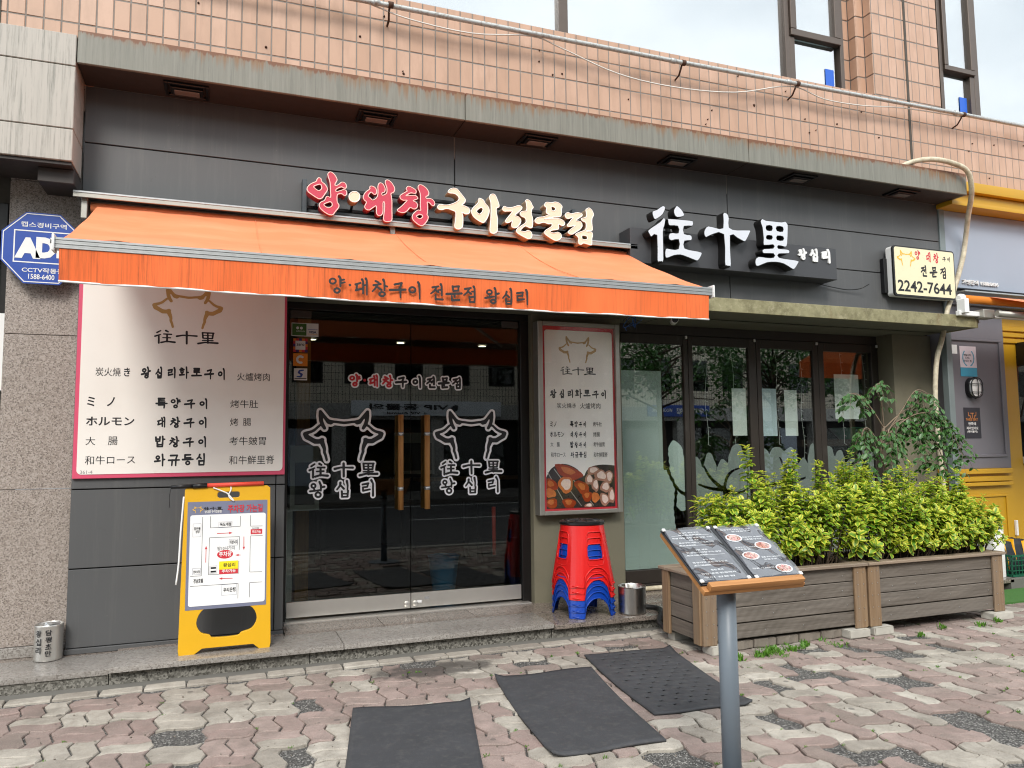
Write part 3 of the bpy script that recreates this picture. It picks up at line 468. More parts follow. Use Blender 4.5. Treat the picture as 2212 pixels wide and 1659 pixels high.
for k_, v_ in {'화': [[(-280, 340), (-140, 320)], [(-380, 230), (-20, 245)], ('o', -200, 80, 105, 90), [(-200, -20), (-200, -130)], [(-400, -180), (10, -150)], [(190, 430), (215, 200), (215, -420)], [(220, 20), (370, 30)]],
    '로': [[(-250, 340), (230, 350), (215, 210)], [(-230, 200), (215, 205)], [(-230, 200), (-240, 60), (260, 70)], [(0, 60), (0, -190)], [(-430, -210), (430, -190)]],
    '특': [[(-260, 380), (230, 390)], [(-240, 380), (-240, 70), (250, 80)], [(-240, 230), (210, 240)], [(-430, -60), (430, -45)], [(-240, -180), (230, -170), (200, -430)]],
    '밥': [[(-340, 370), (-320, 40), (-30, 40)], [(-20, 390), (-30, 40)], [(-320, 210), (-30, 210)], [(190, 430), (210, 200), (210, -20)], [(210, 200), (360, 200)], [(-220, -90), (-210, -410), (190, -410)], [(200, -90), (190, -410)], [(-210, -250), (190, -250)]],
    '와': [('o', -180, 200, 125, 110), [(-180, 90), (-180, -30)], [(-410, -90), (20, -50)], [(190, 430), (220, 200), (220, -420)], [(220, 40), (380, 50)]],
    '규': [[(-280, 340), (260, 350), (150, 60)], [(-430, -20), (430, 0)], [(-130, -10), (-170, -400)], [(150, 0), (150, -420)]],
    '등': [[(-240, 370), (220, 380)], [(-230, 370), (-240, 150), (240, 160)], [(-430, 20), (430, 35)], ('o', 0, -240, 150, 120)],
    '심': [[(-150, 390), (-220, 200), (-380, 50)], [(-200, 230), (-30, 80)], [(200, 430), (220, 220), (220, 0)], [(-200, -90), (-190, -400), (200, -400)], [(-200, -100), (215, -90), (200, -400)]]}.items(): G['g'+k_] = [[(a*.9, b*.9, c*.95) for a, b, c in q] for q in _st(*v_)]
def glyph(key, off=0.):
    k = (key, round(off, 4))
    if k not in GC_: GC_[k] = contour([[(a/1000, b/1000, c/1000) for a, b, c in s] for s in (COW if key == 'COW' else G[key])], off, .016 if key != 'COW' else .02)
    return GC_[k]
def gput(key, cx, cz, em, y, mat_, parent, off=0., sx=1., M4=None, name='lettering', ext=0, dz=0):
    shape(name, [[(cx+sx*em*a, cz+em*(b+dz)) for a, b in lp] for lp in glyph(key, off)], mat_, parent, ext, y, M4)
def gfit(s, x0, x1, z0, z1, y, mat_, parent, pre='b', off=0., M4=None, name='lettering', ext=0):
    n = len(s); pitch = (x1-x0)/n
    em = (z1-z0)/(.84 if pre == 'g' else .92)
    for i, ch_ in enumerate(s): gput(pre+ch_, x0+pitch*(i+.5), (z0+z1)/2, em, y, mat_, parent, off, min(1.25, pitch/em*.98), M4, name, ext)
def mmv(r): return [v/1000 for v in r]
# ================================================================ ground and street
def sheet(name, x0, x1, y0, y1, z, mat_, th=.3):
    return struct(box(name, (x0, x1, y0, y1, z-th, z), mat_, None, 0))
sheet('ground', -120, 120, -150, 40, -.34, M['road'])
base = sheet('sidewalk', -14, 24, 1.45, 5.6, -.016, M['asphalt'])
sheet('road', -60, 80, -9.2, 1.25, -.15, M['road'], .18)
box('kerb', (-30, 50, 1.25, 1.45, -.15, .0), M['kerb'], None, .01)['kind'] = 'structure'
sheet('opposite_sidewalk', -40, 70, -13.4, -9.2, .0, M['rectpaver'], .33)
t = thing('road_markings', '', '', kind='structure')
for k, (x0, x1, y0, y1) in enumerate([(-30, 50, .85, .98), (-30, 50, .55, .66), (-30, 50, -8.75, -8.62)]+[(-20+6*i, -17+6*i, -4.6, -4.48) for i in range(10)]):
    box('painted_line', (x0, x1, y0, y1, -.149, -.145), M['roadpaint'], t, 0)
# --- wavy pavers
Lp = .2435; Aw = .0165; OX, OY = -.065, 5.0
wv = lambda t: Aw*(math.sin(2*math.pi*t/Lp)-.13*math.sin(6*math.pi*t/Lp)+.05*math.sin(10*math.pi*t/Lp))
def paver_loop(kind, inset=.0052):
    # block corners in module coordinates
    if kind[0] == 'h': x0, x1 = 0, Lp; y0, y1 = (0, Lp/2) if kind[1] == '0' else (Lp/2, Lp)
    else: y0, y1 = 0, Lp; x0, x1 = (0, Lp/2) if kind[1] == '0' else (Lp/2, Lp)
    nx = 8 if kind[0] == 'h' else 4; ny = 4 if kind[0] == 'h' else 8
    P = []
    for i in range(nx): x = x0+(x1-x0)*i/nx; P.append((x+(wv(y0) if 0 else 0), y0+wv(x)))
    for i in range(ny): y = y0+(y1-y0)*i/ny; P.append((x1+wv(y), y))
    for i in range(nx): x = x1-(x1-x0)*i/nx; P.append((x, y1+wv(x)))
    for i in range(ny): y = y1-(y1-y0)*i/ny; P.append((x0+wv(y), y))
    cx, cy = (x0+x1)/2, (y0+y1)/2; n = len(P); out = []
    for i in range(n):
        a, b = P[i-1], P[(i+1) % n]; tx, ty = b[0]-a[0], b[1]-a[1]; L = math.hypot(tx, ty) or 1
        out.append((P[i][0]-cx - ty/L*inset*1, P[i][1]-cy + tx/L*inset*1))
    return out, (cx, cy)
def paver_geom(bm, lp, mi=0, Mx=None, rnd=0):
    n = len(lp); rr = random.Random(rnd)
    def ring_(s, z): 
        o = []
        for i in range(n):
            a, b = lp[i-1], lp[(i+1) % n]; tx, ty = b[0]-a[0], b[1]-a[1]; L = math.hypot(tx, ty) or 1
            o.append(bm.verts.new((lp[i][0]-ty/L*s, lp[i][1]+tx/L*s, z)))
        return o
    a, b, c = ring_(.0, -.03), ring_(.0, -.006), ring_(.0045, 0)
    fs = [bm.faces.new(c)]
    for u, w_ in ((a, b), (b, c)):
        for i in range(n): fs.append(bm.faces.new((u[i], u[(i+1) % n], w_[(i+1) % n], w_[i])))
    for f in fs: f.material_index = mi
    if Mx is not None:
        for v in a+b+c: v.co = Mx @ v.co
PV = {}
for kd in ('h0', 'h1', 'v0', 'v1'):
    lp, ctr = paver_loop(kd); bm = bmesh.new(); paver_geom(bm, lp); PV[kd] = (to_mesh(bm, M['pvpink'], False, 'paver'), lp, ctr)
SPOTS = [(-0.19, 4.44), (-0.11, 4.48), (-0.27, 4.45), (0.39, 4.62), (-0.14, 4.0), (0.39, 3.86), (2.05, 5.0), (1.25, 5.2), (2.9, 2.93), (2.9, 2.81), (3.05, 2.76), (2.8, 3.03), (2.99, 2.6), (3.66, 3.04), (3.73, 2.97), (3.7, 2.85), (3.7, 2.7), (4.21, 4.32), (4.32, 4.2), (4.45, 4.19), (3.6, 4.22), (3.44, 4.0), (3.14, 3.92), (3.63, 3.88), (3.98, 3.74), (3.89, 3.57), (2.84, 3.33), (5.02, 4.46), (4.01, 4.5), (2.09, 3.14), (1.91, 3.24), (3.45, 2.59), (2.77, 4.98), (4.84, 4.05)]
allp = []
for i in range(-16, 42):
    for j in range(-14, 2):
        x0, y0 = OX+i*Lp, OY+j*Lp
        if y0 > 5.1 or x0 < -4 or x0 > 9.5: continue
        kinds = ('h0', 'h1') if (i+j) % 2 else ('v0', 'v1')
        pr = random.random()
        for kd in kinds:
            ctr = PV[kd][2]; px, py = x0+ctr[0], y0+ctr[1]
            cream = (random.random() < (.5 if px > 2.2 else .33)) if random.random() < .55 else pr < .42
            d = Vector((px, py, -1.45)); cam_u = d.dot(cf_)
            vis = cam_u > .3 and abs(d.dot(cr_)/cam_u) < .70 and abs(d.dot(cu_)/cam_u) < .535
            allp.append([px, py, kd, cream, (cu_.z*.3+1)/(d.length**3)*1.45 if vis else 0, vis])
gone = set()
for sx_, sy_ in SPOTS: gone.add(min(range(len(allp)), key=lambda k: (allp[k][0]-sx_)**2+(allp[k][1]-sy_)**2))
allp = [p for k, p in enumerate(allp) if k not in gone]
allp.sort(key=lambda p: -p[4])
mats_p = (M['pvpink'], M['pvcream'])
bm = bmesh.new()
for k, (px, py, kd, cream, sc_, vis) in enumerate(allp):
    me, lp, ctr = PV[kd]; z = random.uniform(-.005, .004); rot = (random.gauss(0, .014), random.gauss(0, .014), random.gauss(0, .012))
    if py > 5.2: continue
    if k < 296:
        o = bpy.data.objects.new('paver', me); C.objects.link(o); o.location = (px, py, z); o.rotation_euler = rot; attach(o, base)
        o.material_slots[0].link = 'OBJECT'; o.material_slots[0].material = mats_p[int(cream)]
    else: paver_geom(bm, lp, int(cream), Matrix.Translation((px, py, z)) @ Euler(rot).to_matrix().to_4x4())
stuff(link('paver_field', to_mesh(bm, list(mats_p), False, 'paver_field'), base))
# border blocks along the step
for i in range(-12, 20):
    x = -.07+i*.2435+random.uniform(-.004, .004)
    if x > 4.2: break
    lp = [(-.118, -.05), (-.06, -.058), (0, -.052), (.06, -.058), (.118, -.05), (.118, .0), (.112, .045), (.06, .052), (0, .05), (-.06, .052), (-.112, .045), (-.118, 0)]
    bm = bmesh.new(); paver_geom(bm, lp[::1]); o = link('border_paver', to_mesh(bm, M['pvcream'], False), base, (x, 5.36, random.uniform(-.002, .004)))
bm = bmesh.new(); add_box(bm, -4, 4.3, 5.415, 5.56, -.02, -.004); stuff(link('mortar_strip', to_mesh(bm, M['concrete']), base))
# rectangular paving of the near kerb strip
# ================================================================ stone doorstep
st = thing('granite_step', 'low granite doorstep of grey slabs running along the dark shopfront', 'step', (1.2, 5.9, 0))
box('step_core', (-4, 7.6, 5.55, 6.6, -.05, .074), M['concrete'], st, 0)
box('step_riser', (-4, -.65, 5.515, 5.545, -.05, .062), M['graniteR'], st, .002)
for a, b in ((-.645, .58), (.585, 2.39), (2.395, 3.9)): box('step_riser', (a, b, 5.51 if a < 2 else 5.50, 5.545, -.05, .072), M['graniteR'], st, .002)
for (a, b, y0, y1, zt, m_) in [(-4, -1.37, 5.50, 6.2, .094, 'graniteB'), (-1.366, -.652, 5.505, 5.95, .094, 'graniteB'), (-.648, .806, 5.462, 5.90, .112, 'graniteB'), (.81, 2.395, 5.464, 5.90, .112, 'graniteB'), (2.40, 3.45, 5.45, 5.90, .103, 'graniteBr'), (3.455, 4.6, 5.45, 5.90, .103, 'graniteBr'),
        (-1.366, -.652, 5.954, 6.2, .094, 'graniteBr'), (-.648, .44, 5.904, 6.1, .108, 'graniteBr'), (.45, 1.18, 5.904, 6.6, .108, 'graniteBr'), (1.184, 1.93, 5.904, 6.6, .108, 'graniteBr'), (1.934, 2.66, 5.904, 6.6, .108, 'graniteBr'), (2.664, 3.45, 5.904, 6.3, .103, 'graniteBr'), (3.454, 4.6, 5.904, 6.6, .103, 'graniteBr'), (4.604, 7.4, 5.45, 6.6, .103, 'graniteBr')]:
    box('stone_slab', (a, b, y0, y1, zt-.034, zt), M[m_], st, .0035, 2)
# ================================================================ upper wall with tiles and windows
TW, TH = .1104, .23
uw = thing('tiled_upper_wall', 'peach tiled wall of the upper storey above the rusty metal fascia', 'wall', (3, 6.2, 4.3))
cells = []
for i in range(-25, 100):
    x0 = .951+i*TW
    if x0 < -1.75 or x0 > 11.6: continue
    for (a, b) in ((4.08, 4.31), (4.31, 4.54), (4.54, 4.77), (4.77, 5.0), (5.0, 5.222)):
        if a < 4.2 and -1 < x0 < 7.2: continue
        cells.append((x0, 6.0, a, b, 0))
for i in range(9):
    for r in range(10):
        a = 5.226+r*TH; cells.append((6.512+i*.1075, 6.0, a, a+TH-.002, 0))
for r in range(10):
    a = 5.226+r*TH
    for k, yy in ((0, 6.11), (1, 6.22)):
        cells.append((6.395-.11*k, yy, a, a+TH-.002, 0))                       # stepped front faces
    for k, (xx, yy) in enumerate(((6.5, 6.0), (6.39, 6.11))): cells.append((xx, yy, a, a+TH-.002, 1))   # returns
cells.sort(key=lambda c: (Vector((c[0], c[1], c[2]))-Vector((0, 0, 1.45))).length if not (c[0] < -1.6) else 99)
tm = {}
def tile_mesh(w, h):
    k = (round(w, 3), round(h, 3))
    if k not in tm:
        bm = bmesh.new(); add_box(bm, -w/2, w/2, 0, .012, -h/2, h/2); bmesh.ops.recalc_face_normals(bm, faces=bm.faces)
        bmesh.ops.bevel(bm, geom=[e for e in bm.edges if all(v.co.y < .001 for v in e.verts)], offset=.003, segments=1, affect='EDGES'); tm[k] = to_mesh(bm, M['tile'], False, 'tile')
    return tm[k]
bm = bmesh.new(); nt_ = 0
for (x0, y0, a, b, ret) in cells:
    h = b-a-.010; w = .1075-.009 if a > 5.22 else TW-.009
    jit = random.uniform(-.0012, .0008)
    if ret: loc, rot = (x0-.0, y0+.055, (a+b)/2), (0, 0, R_(-90))
    else: loc, rot = (x0+w/2+.0045, y0+jit, (a+b)/2), (random.gauss(0, .004), 0, random.gauss(0, .006))
    d = Vector(loc)-Vector((0, 0, 1.45)); u = d.dot(cf_); vis = abs(d.dot(cr_)/u) < .70 and abs(d.dot(cu_)/u) < .54
    if vis and nt_ < 298:
        o = link('tile', tile_mesh(w, h), uw, loc, rot); nt_ += 1
    else:
        Mx = Matrix.Translation(loc) @ Euler(rot).to_matrix().to_4x4(); n0 = len(bm.verts); bm.from_mesh(tile_mesh(w, h)); bm.verts.ensure_lookup_table()
        for v in bm.verts[n0:]: v.co = Mx @ v.co
stuff(link('tile_field', to_mesh(bm, M['tile'], False, 'tile_field'), uw))
box('grout_backing', (-1.8, 11.8, 6.0035, 6.3, 3.9, 5.218), M['grout'], uw, 0)
box('pier_backing', (6.508, 7.474, 6.0035, 6.4, 5.218, 7.6), M['grout'], uw, 0)
box('pier_backing', (6.396, 6.507, 6.116, 6.4, 5.218, 7.6), M['grout'], uw, 0)
box('pier_backing', (6.2, 6.395, 6.226, 6.4, 5.218, 7.6), M['grout'], uw, 0)
box('wall_core', (-9, 16, 6.45, 6.7, 4.3, 9), M['grout'], uw, 0)
box('window_head', (-9, 16, 6.0, 6.44, 7.62, 9), M['grout'], uw, 0)
for x in (-1.53, 6.985): box('sealant_strip', (x-.018, x+.014, 5.994, 6.004, 4.3, 5.22 if x > 0 else 5.2), M['groutdark'], uw, 0)
box('sealant_strip', (6.967, 6.999, 5.994, 6.004, 5.224, 7.6), M['groutdark'], uw, 0)
bm = bmesh.new()
for k in range(38):
    x = random.uniform(-.9, 9); z = random.uniform(4.4, 5.15); 
    add_tube(bm, [(x, 5.999, z), (x, 5.985, z)], [random.uniform(.006, .012), .004], 6)
bmesh.ops.recalc_face_normals(bm, faces=bm.faces); stuff(link('anchor_holes', to_mesh(bm, M['rust']), uw))
Yw = 6.14
def win(x0, x1, z0, z1, panes, tr=None, lab=None):
    """window unit built as parts of the upper wall"""
    f = .05
    fr = boxes('window_frame', [(x0, x1, Yw-.02, Yw+.08, z0, z0+.035), (x0, x0+f, Yw-.02, Yw+.08, z0+.035, z1), (x1-f, x1, Yw-.02, Yw+.08, z0+.035, z1)], M['bronze2'], uw, .004)
    for (a, b, c_, d_) in panes:
        box('pane', (a, b, Yw+.03, Yw+.036, c_, d_), M['skyglass'], fr, 0)
    return fr
sc = Yw/6.0
def Q_(x): return x*sc
def Zq(z): return 1.45+(z-1.45)*sc
# wide window band, left of the pier
fr = win(-3, 6.22, 5.222, 7.62, [(-2.95, Q_(2.76), 5.257, 7.6), (Q_(2.85), Q_(5.31), 5.257, 7.6)])
box('mullion', (Q_(2.76), Q_(2.85), Yw-.02, Yw+.07, 5.257, 7.6), M['bronze2'], uw, .004)
box('mullion', (Q_(5.31), Q_(5.365), Yw-.02, Yw+.07, 5.257, 7.6), M['bronze2'], uw, .004)
def sash(x0, x1, z0, z1, w_=.06):
    f = boxes('sash', [(x0, x1, Yw-.045, Yw+.03, z0, z0+w_), (x0, x1, Yw-.045, Yw+.03, z1-w_, z1), (x0, x0+w_, Yw-.045, Yw+.03, z0+w_, z1-w_), (x1-w_, x1, Yw-.045, Yw+.03, z0+w_, z1-w_)], M['bronze2'], uw, .005)
    box('pane', (x0+w_, x1-w_, Yw, Yw+.006, z0+w_, z1-w_), M['skyglass'], f, 0)
sash(Q_(5.37), 6.165, Zq(5.66), 7.6, .075)
box('pane', (Q_(5.42), 6.13, Yw+.03, Yw+.036, 5.26, Zq(5.65)), M['skyglass'], fr, 0)
box('mullion', (Q_(5.365), Q_(5.43), Yw-.018, Yw+.06, 5.257, Zq(5.655)), M['bronze2'], uw, .004)
# right window
fr = win(7.47*sc, 11.5, 5.222, 7.62, [(8.27, 11.45, 5.257, 7.6)])
box('mullion', (8.19, 8.265, Yw-.02, Yw+.07, 5.257, 7.6), M['bronze2'], uw, .004)
sash(7.70, 8.185, Zq(5.66), 7.6, .06)
box('pane', (7.70, 8.13, Yw+.03, Yw+.036, 5.26, Zq(5.65)), M['skyglass'], fr, 0)
box('mullion', (8.12, 8.188, Yw-.018, Yw+.06, 5.257, Zq(5.655)), M['bronze2'], uw, .004)
box('transom', (Q_(7.47)+.05, 8.188, Yw-.03, Yw+.06, Zq(5.655), Zq(5.66)+.001), M['bronze2'], uw, 0)
box('blind', (-2.9, 11.4, Yw+.12, Yw+.125, 5.2, 7.6), M['blind'], uw, 0)
for (a, z) in ((5.99, 5.30), (7.98, 5.3)):
    s_ = box('blue_sticker', (a, a+.115, Yw+.022, Yw+.026, z, z+.2), mat('blue sheet', '2060c8', .5), uw, 0)
# pipe and cable along the wall
pp = thing('wall_pipe', 'long galvanised pipe running along the peach tiles below the upper windows', 'pipe', (4, 5.85, 5.07))
tube('pipe', [(-2, 5.87, 5.02), (1.037, 5.86, 5.055), (3.9, 5.85, 5.056), (5.3, 5.85, 5.072), (7.6, 5.85, 5.1), (11.5, 5.85, 5.12)], .021, M['pipewhite'], pp, 12)
for x, z in ((3.98, 5.056), (5.32, 5.073), (7.62, 5.1), (1.2, 5.056)):
    tube('pipe_coupling', [(x-.14, 5.85, z), (x-.09, 5.85, z)], .0255, M['pipewhite'], pp, 12)
    b_ = tube('pipe_bracket', [(x, 5.995, z-.10), (x, 5.93, z-.085), (x-.01, 5.875, z-.04), (x-.005, 5.868, z-.012)], .009, M['rust'], pp, 6)
    tube('pipe_clamp', [(x-.02, 5.85, z), (x+.02, 5.85, z)], .0265, M['rust'], pp, 10)
cb = [(-.2, 5.9, 5.22), (.9, 5.88, 5.07), (1.35, 5.88, 4.985), (1.9, 5.88, 4.965), (2.44, 5.865, 5.035), (2.75, 5.89, 4.99), (3.3, 5.9, 4.86), (3.9, 5.9, 4.83), (4.6, 5.9, 4.89), (5.25, 5.87, 5.045), (5.7, 5.89, 4.99), (6.2, 5.89, 5.0), (6.75, 5.87, 5.05), (7.6, 5.865, 5.075)]
tag(tube('white_cable', catmull(cb, 5), .0065, M['cablewhite'], None, 6), 'thin white cable sagging in loops under the galvanised wall pipe', 'cable')
# ================================================================ fascia canopy with recessed lights
fc = thing('metal_fascia', 'long rusting grey metal fascia canopy over the dark sign wall', 'canopy', (3.1, 5.8, 4.08))
for a, b in ((-.978, 1.760), (1.766, 4.523), (4.529, 7.31)):
    box('fascia_panel', (a, b, 5.64, 5.665, 4.082, 4.312), M['fascia'], fc, .004)
    box('top_panel', (a, b, 5.666, 6.0, 4.285, 4.305), M['fascia'], fc, .002)
    box('soffit_panel', (a, b, 5.667, 5.998, 4.085, 4.1), M['soffit'], fc, .002)
box('end_panel', (7.311, 7.335, 5.645, 5.998, 4.084, 4.311), M['fascia'], fc, .003)
for x in (-.3, 1.08, 2.46, 3.86, 5.25, 6.6):
    l_ = boxes('soffit_light', [(x-.15, x-.125, 5.71, 5.93, 4.066, 4.085), (x+.125, x+.15, 5.71, 5.93, 4.066, 4.085), (x-.125, x+.125, 5.71, 5.735, 4.066, 4.085), (x-.125, x+.125, 5.905, 5.93, 4.066, 4.085)], M['black'], fc, .003)
    box('lamp_housing', (x-.11, x+.11, 5.76, 5.885, 4.058, 4.083), M['black'], l_, .003)
    box('lamp_lens', (x-.085, x+.085, 5.785, 5.86, 4.05, 4.058), mat('dull lens', '6f6a68', .5), l_, .004)
# ================================================================ dark panel wall
dp = thing('panel_wall', 'charcoal metal panel wall carrying the big shop letters under the fascia', 'wall', (3.1, 6.0, 2.6))
for a, b in ((-.976, 1.774), (1.782, 4.530), (4.538, 7.318)):
    for z0, z1 in ((3.672, 4.084), (3.262, 3.664), (2.78, 3.254)):
        box('wall_panel', (a, b, 6.0, 6.02, z0, z1), M['panel'], dp, .003)
box('joint_backing', (-.974, 7.316, 6.021, 6.06, 2.66, 4.084), M['paneledge'], dp, 0)
box('corner_trim', (7.32, 7.40, 5.985, 6.06, .1, 4.085), mat('grey corner trim', '7c8788', .5, .2), dp, .004)
# lower panels beside the door
lp_ = thing('lower_panel_wall', 'charcoal metal panels below the white menu board, left of the doors', 'wall', (-.27, 6.0, .1))
for z0, z1 in ((.135, .658), (.666, 1.198), (1.206, 2.78)):
    box('wall_panel', (-.974, .37, 6.0, 6.02, z0, z1), M['panel'], lp_, .003)
    box('end_panel', (.376, .436, 5.995, 6.3, z0, z1), M['panel'], lp_, .003)
box('joint_backing', (-.972, .435, 6.022, 6.36, .1, 2.66), M['paneledge'], lp_, 0)
box('plinth_strip', (-.978, .44, 5.985, 6.0215, .095, .131), M['panel'], lp_, .003)
# ================================================================ big menu board
mb = thing('menu_board', 'large white menu board with pink rim and black Korean and Japanese dish names', 'sign', (-.26, 5.97, 1.28))
box('board_rim', (-.968, .433, 5.975, 5.999, 1.276, 2.75), M['boardrim'], mb, .003)
def rrect(x0, x1, z0, z1, r, n=6):
    o = []
    for cx, cz, a0 in ((x1-r, z1-r, 0), (x0+r, z1-r, 90), (x0+r, z0+r, 180), (x1-r, z0+r, 270)):
        for k in range(n+1): a = R_(a0+90*k/n); o.append((cx+r*math.cos(a), cz+r*math.sin(a)))
    return o
shape('board_face', [rrect(-.942, .416, 1.305, 2.73, .03)], M['boardwhite'], mb, .003, 5.9715)
for r in T['menu']:
    s_, (x0, x1, z0, z1) = r[0], mmv(r[1:])
    if s_ == '往十里': gfit(s_, x0-.01, x1+.01, z0, z1, 5.9705, M['ink'], mb)
    elif s_ == '361-4': text(s_, x0, x1, z0, z1, 5.9705, M['greyink'], mb)
    elif s_[0] in '왕특대밥와' and len(s_) > 2: gfit(s_, x0-.005, x1+.005, z0, z1, 5.9705, M['ink'], mb, 'g', .028)
    else: text(s_, x0, x1, z0, z1, 5.9705, M['ink'], mb, bold=0 if any('一' <= q <= '鿿' for q in s_) else .018)
def cow(cx, cz, hw, y, m_, parent, off=0, name='cow_emblem', M4=None, ext=0): gput('COW', cx, cz, hw, y, m_, parent, off, 1, M4, name, ext)
w0_ = mmv([r for r in T['menu'] if r[0] == '往十里'][0][1:]); cow(-.262, w0_[3]+.014+.98*.225, .225, 5.9705, M['gold'], mb, .025)
# ================================================================ orange awning
aw = thing('orange_awning', 'orange retractable awning with dark rain streaks over the shop entrance', 'awning', (1.2, 5.3, 2.5))
bm = bmesh.new(); nx, ny = 48, 14
P0 = [[None]*(ny+1) for _ in range(nx+1)]
for i in range(nx+1):
    x = -.855+(3.335+.855)*i/nx
    for j in range(ny+1):
        t_ = j/ny; y = 5.86+(4.705-5.86)*t_; z = 3.165+(2.632-3.165)*t_ - .028*math.sin(math.pi*t_)*(1-.3*math.cos(i*.8)) + .006*math.sin(i*.9+j*.35)*t_ + .003*math.sin(i*2.1+j)
        P0[i][j] = bm.verts.new((x, y, z))
for i in range(nx):
    for j in range(ny): bm.faces.new((P0[i][j], P0[i][j+1], P0[i+1][j+1], P0[i+1][j])).smooth = True
link('canvas', to_mesh(bm, M['awning'], False, 'canvas'), aw)
bm = bmesh.new(); nx, nz = 160, 8; V = []
for i in range(nx+1):
    x = -.862+(3.345+.862)*i/nx; col = []
    for j in range(nz+1):
        t_ = j/nz; z = 2.568-(.183+.006*math.sin(x*1.3))*t_; y = 4.682+.012*t_*math.sin(x*9+1)+.006*t_*math.sin(x*23)+.01*t_
        if i < 8: y += .02*t_*(8-i)/8
        col.append(bm.verts.new((x, y, z)))
    V.append(col)
for i in range(nx):
    for j in range(nz): bm.faces.new((V[i][j], V[i][j+1], V[i+1][j+1], V[i+1][j])).smooth = True
link('valance', to_mesh(bm, M['valance'], False, 'valance'), aw)
tube('valance_hem', [(-.862+4.207*i/40, 4.694+.012*math.sin((-.862+4.207*i/40)*9+1), 2.383-.006*math.sin((-.862+4.207*i/40)*1.3)) for i in range(41)], .006, M['whitepaper'], aw, 6)
bars = [(-.885, 3.37, 4.676+.004*(k % 2), 4.72, 2.570+.0115*k, 2.580+.0115*k) for k in range(5)]
for x in (.19, 1.24, 2.29):
    tube('seam', [(x, 5.86+(4.705-5.86)*t_, 3.165+(2.632-3.165)*t_-.028*math.sin(math.pi*t_)*(1-.3*math.cos((x+.855)/4.19*48*.8))+.0035) for t_ in [q/14 for q in range(15)]], .0028, M['awning'], aw, 5)
boxes('front_bar', bars+[(-.885, 3.37, 4.684, 4.74, 2.568, 2.63)], M['alu'], aw, 0)
for x in (-.897, 3.371): box('bar_end_cap', (x, x+.014, 4.66, 4.75, 2.552, 2.645), M['white'], aw, .008, 2)
box('cassette_roof', (-1.0, 3.41, 5.80, 5.999, 3.236, 3.252), M['alu'], aw, .003)
box('cassette_lip', (-1.0, 3.41, 5.80, 5.812, 3.205, 3.2355), M['alumatt'], aw, .003)
box('cassette_back', (-.95, 3.38, 5.96, 5.998, 3.09, 3.234), M['alumatt'], aw, .003)
tube('roller', [(-.9, 5.895, 3.165), (3.36, 5.895, 3.165)], .036, M['awning'], aw, 14)
for x in (-.955, 1.2, 3.345): box('wall_bracket', (x, x+.04, 5.84, 5.998, 3.07, 3.233), M['alumatt'], aw, .004)
for s_, x in ((1, -.6), (-1, 3.05)):
    tube('folding_arm', [(x, 5.93, 3.08), (x+s_*.85, 5.33, 2.84)], .024, M['white'], aw, 8); tube('folding_arm', [(x+s_*.85, 5.33, 2.84), (x+s_*.15, 4.75, 2.6)], .02, M['white'], aw, 8)
zt = lambda X: 2.464
for s_, x in zip('양대창구이전문점왕십리', (.631, .777, .894, 1.006, 1.113, 1.261, 1.375, 1.479, 1.635, 1.742, 1.848)):
    gput('g'+s_, x, zt(x), .142, 4.664, mat('charcoal print', '2a2626', .7) if s_ == '양' else M.setdefault('chprint', mat('charcoal print', '2a2626', .7)), aw, .014)
shape('lettering', [[(.7084+.0085*math.cos(a*.5), 2.466+.0085*math.sin(a*.5)) for a in range(13)]], M['chprint'], aw, 0, 4.664)
# ================================================================ channel letters
frame_ = thing('letter_rack', 'dark steel rails bolted to the charcoal panels behind the red and cream letters', 'rack', (1.5, 5.95, 3.4))
for z in (3.335, 3.495): box('rail', (.555, 2.92, 5.93, 5.96, z-.012, z+.012), M['black'], frame_, .002)
for x in (.53, 2.83): box('rail_bracket', (x, x+.035, 5.92, 5.999, 3.27, 3.55), mat('grey bracket', '4c5256', .5, .4), frame_, .003)
def letter(col, polys, i):
    c1, c2 = (M['lred'], M['lredside']) if col == 'r' else (M['lcream'], M['lcreamside'])
    names = ['rounded red channel letter piece with a nub, leftmost in the row', 'tall red channel letter piece with two ticks and a ring below', 'small cream round dot letter between the red letters', 'red channel letter with two long upright bars, right of the cream dot', 'red channel letter piece with a bent left leg, before the last red one', 'last red channel letter piece, tall with one tick, touching the cream letters', 'first cream channel letter, a hook over a long straight leg', 'cream oval ring letter piece, second of the cream ones', 'tall straight cream bar letter right of the cream oval ring', 'cream zigzag letter piece right of the tall straight bar', 'cream letter piece with a hooked foot, in the middle of the cream letters', 'wide cream letter with a small square hole, third from the right end', 'cream zigzag letter piece just left of the last letter', 'last cream letter at the right end, with a square ring at its foot']
    P = [catmull([(a/1000, b/1000, 0) for a, b in p], 3, True) for p in polys]
    xs = [q.x for q in P[0]]; zs = [q.y for q in P[0]]
    t = thing('channel_letter', names[i], 'letter', (sum(xs)/len(xs), 5.85, min(zs)), 'channel letters over the awning')
    shape('letter_body', [[(q.x, q.y) for q in p] for p in P], c2, t, .10, 5.752)
    shape('letter_face', [[(q.x, q.y) for q in p] for p in P], c1, t, 0, 5.7505)
    bm = bmesh.new()
    for p in P: 
        pts = [(q.x, 5.751, q.y) for q in p]; add_tube(bm, pts+[pts[0]], .0042, 5, False)
    link('edge_trim', to_mesh(bm, M['ltrimr'] if col == 'r' else M['ltrim']), t)
    tube('letter_post', [(sum(xs)/len(xs), 5.85, 3.335 if i != 2 else min(zs)+.02), (sum(xs)/len(xs), 5.93, 3.335 if i != 2 else min(zs)-.02)], .01, M['black'], t, 6)
M['lred'] = mat('red letter face', 'bb3d52', .35, 0, .05); M['lredside'] = mat('red letter side', 'a3333a', .45, 0, .12, 9)
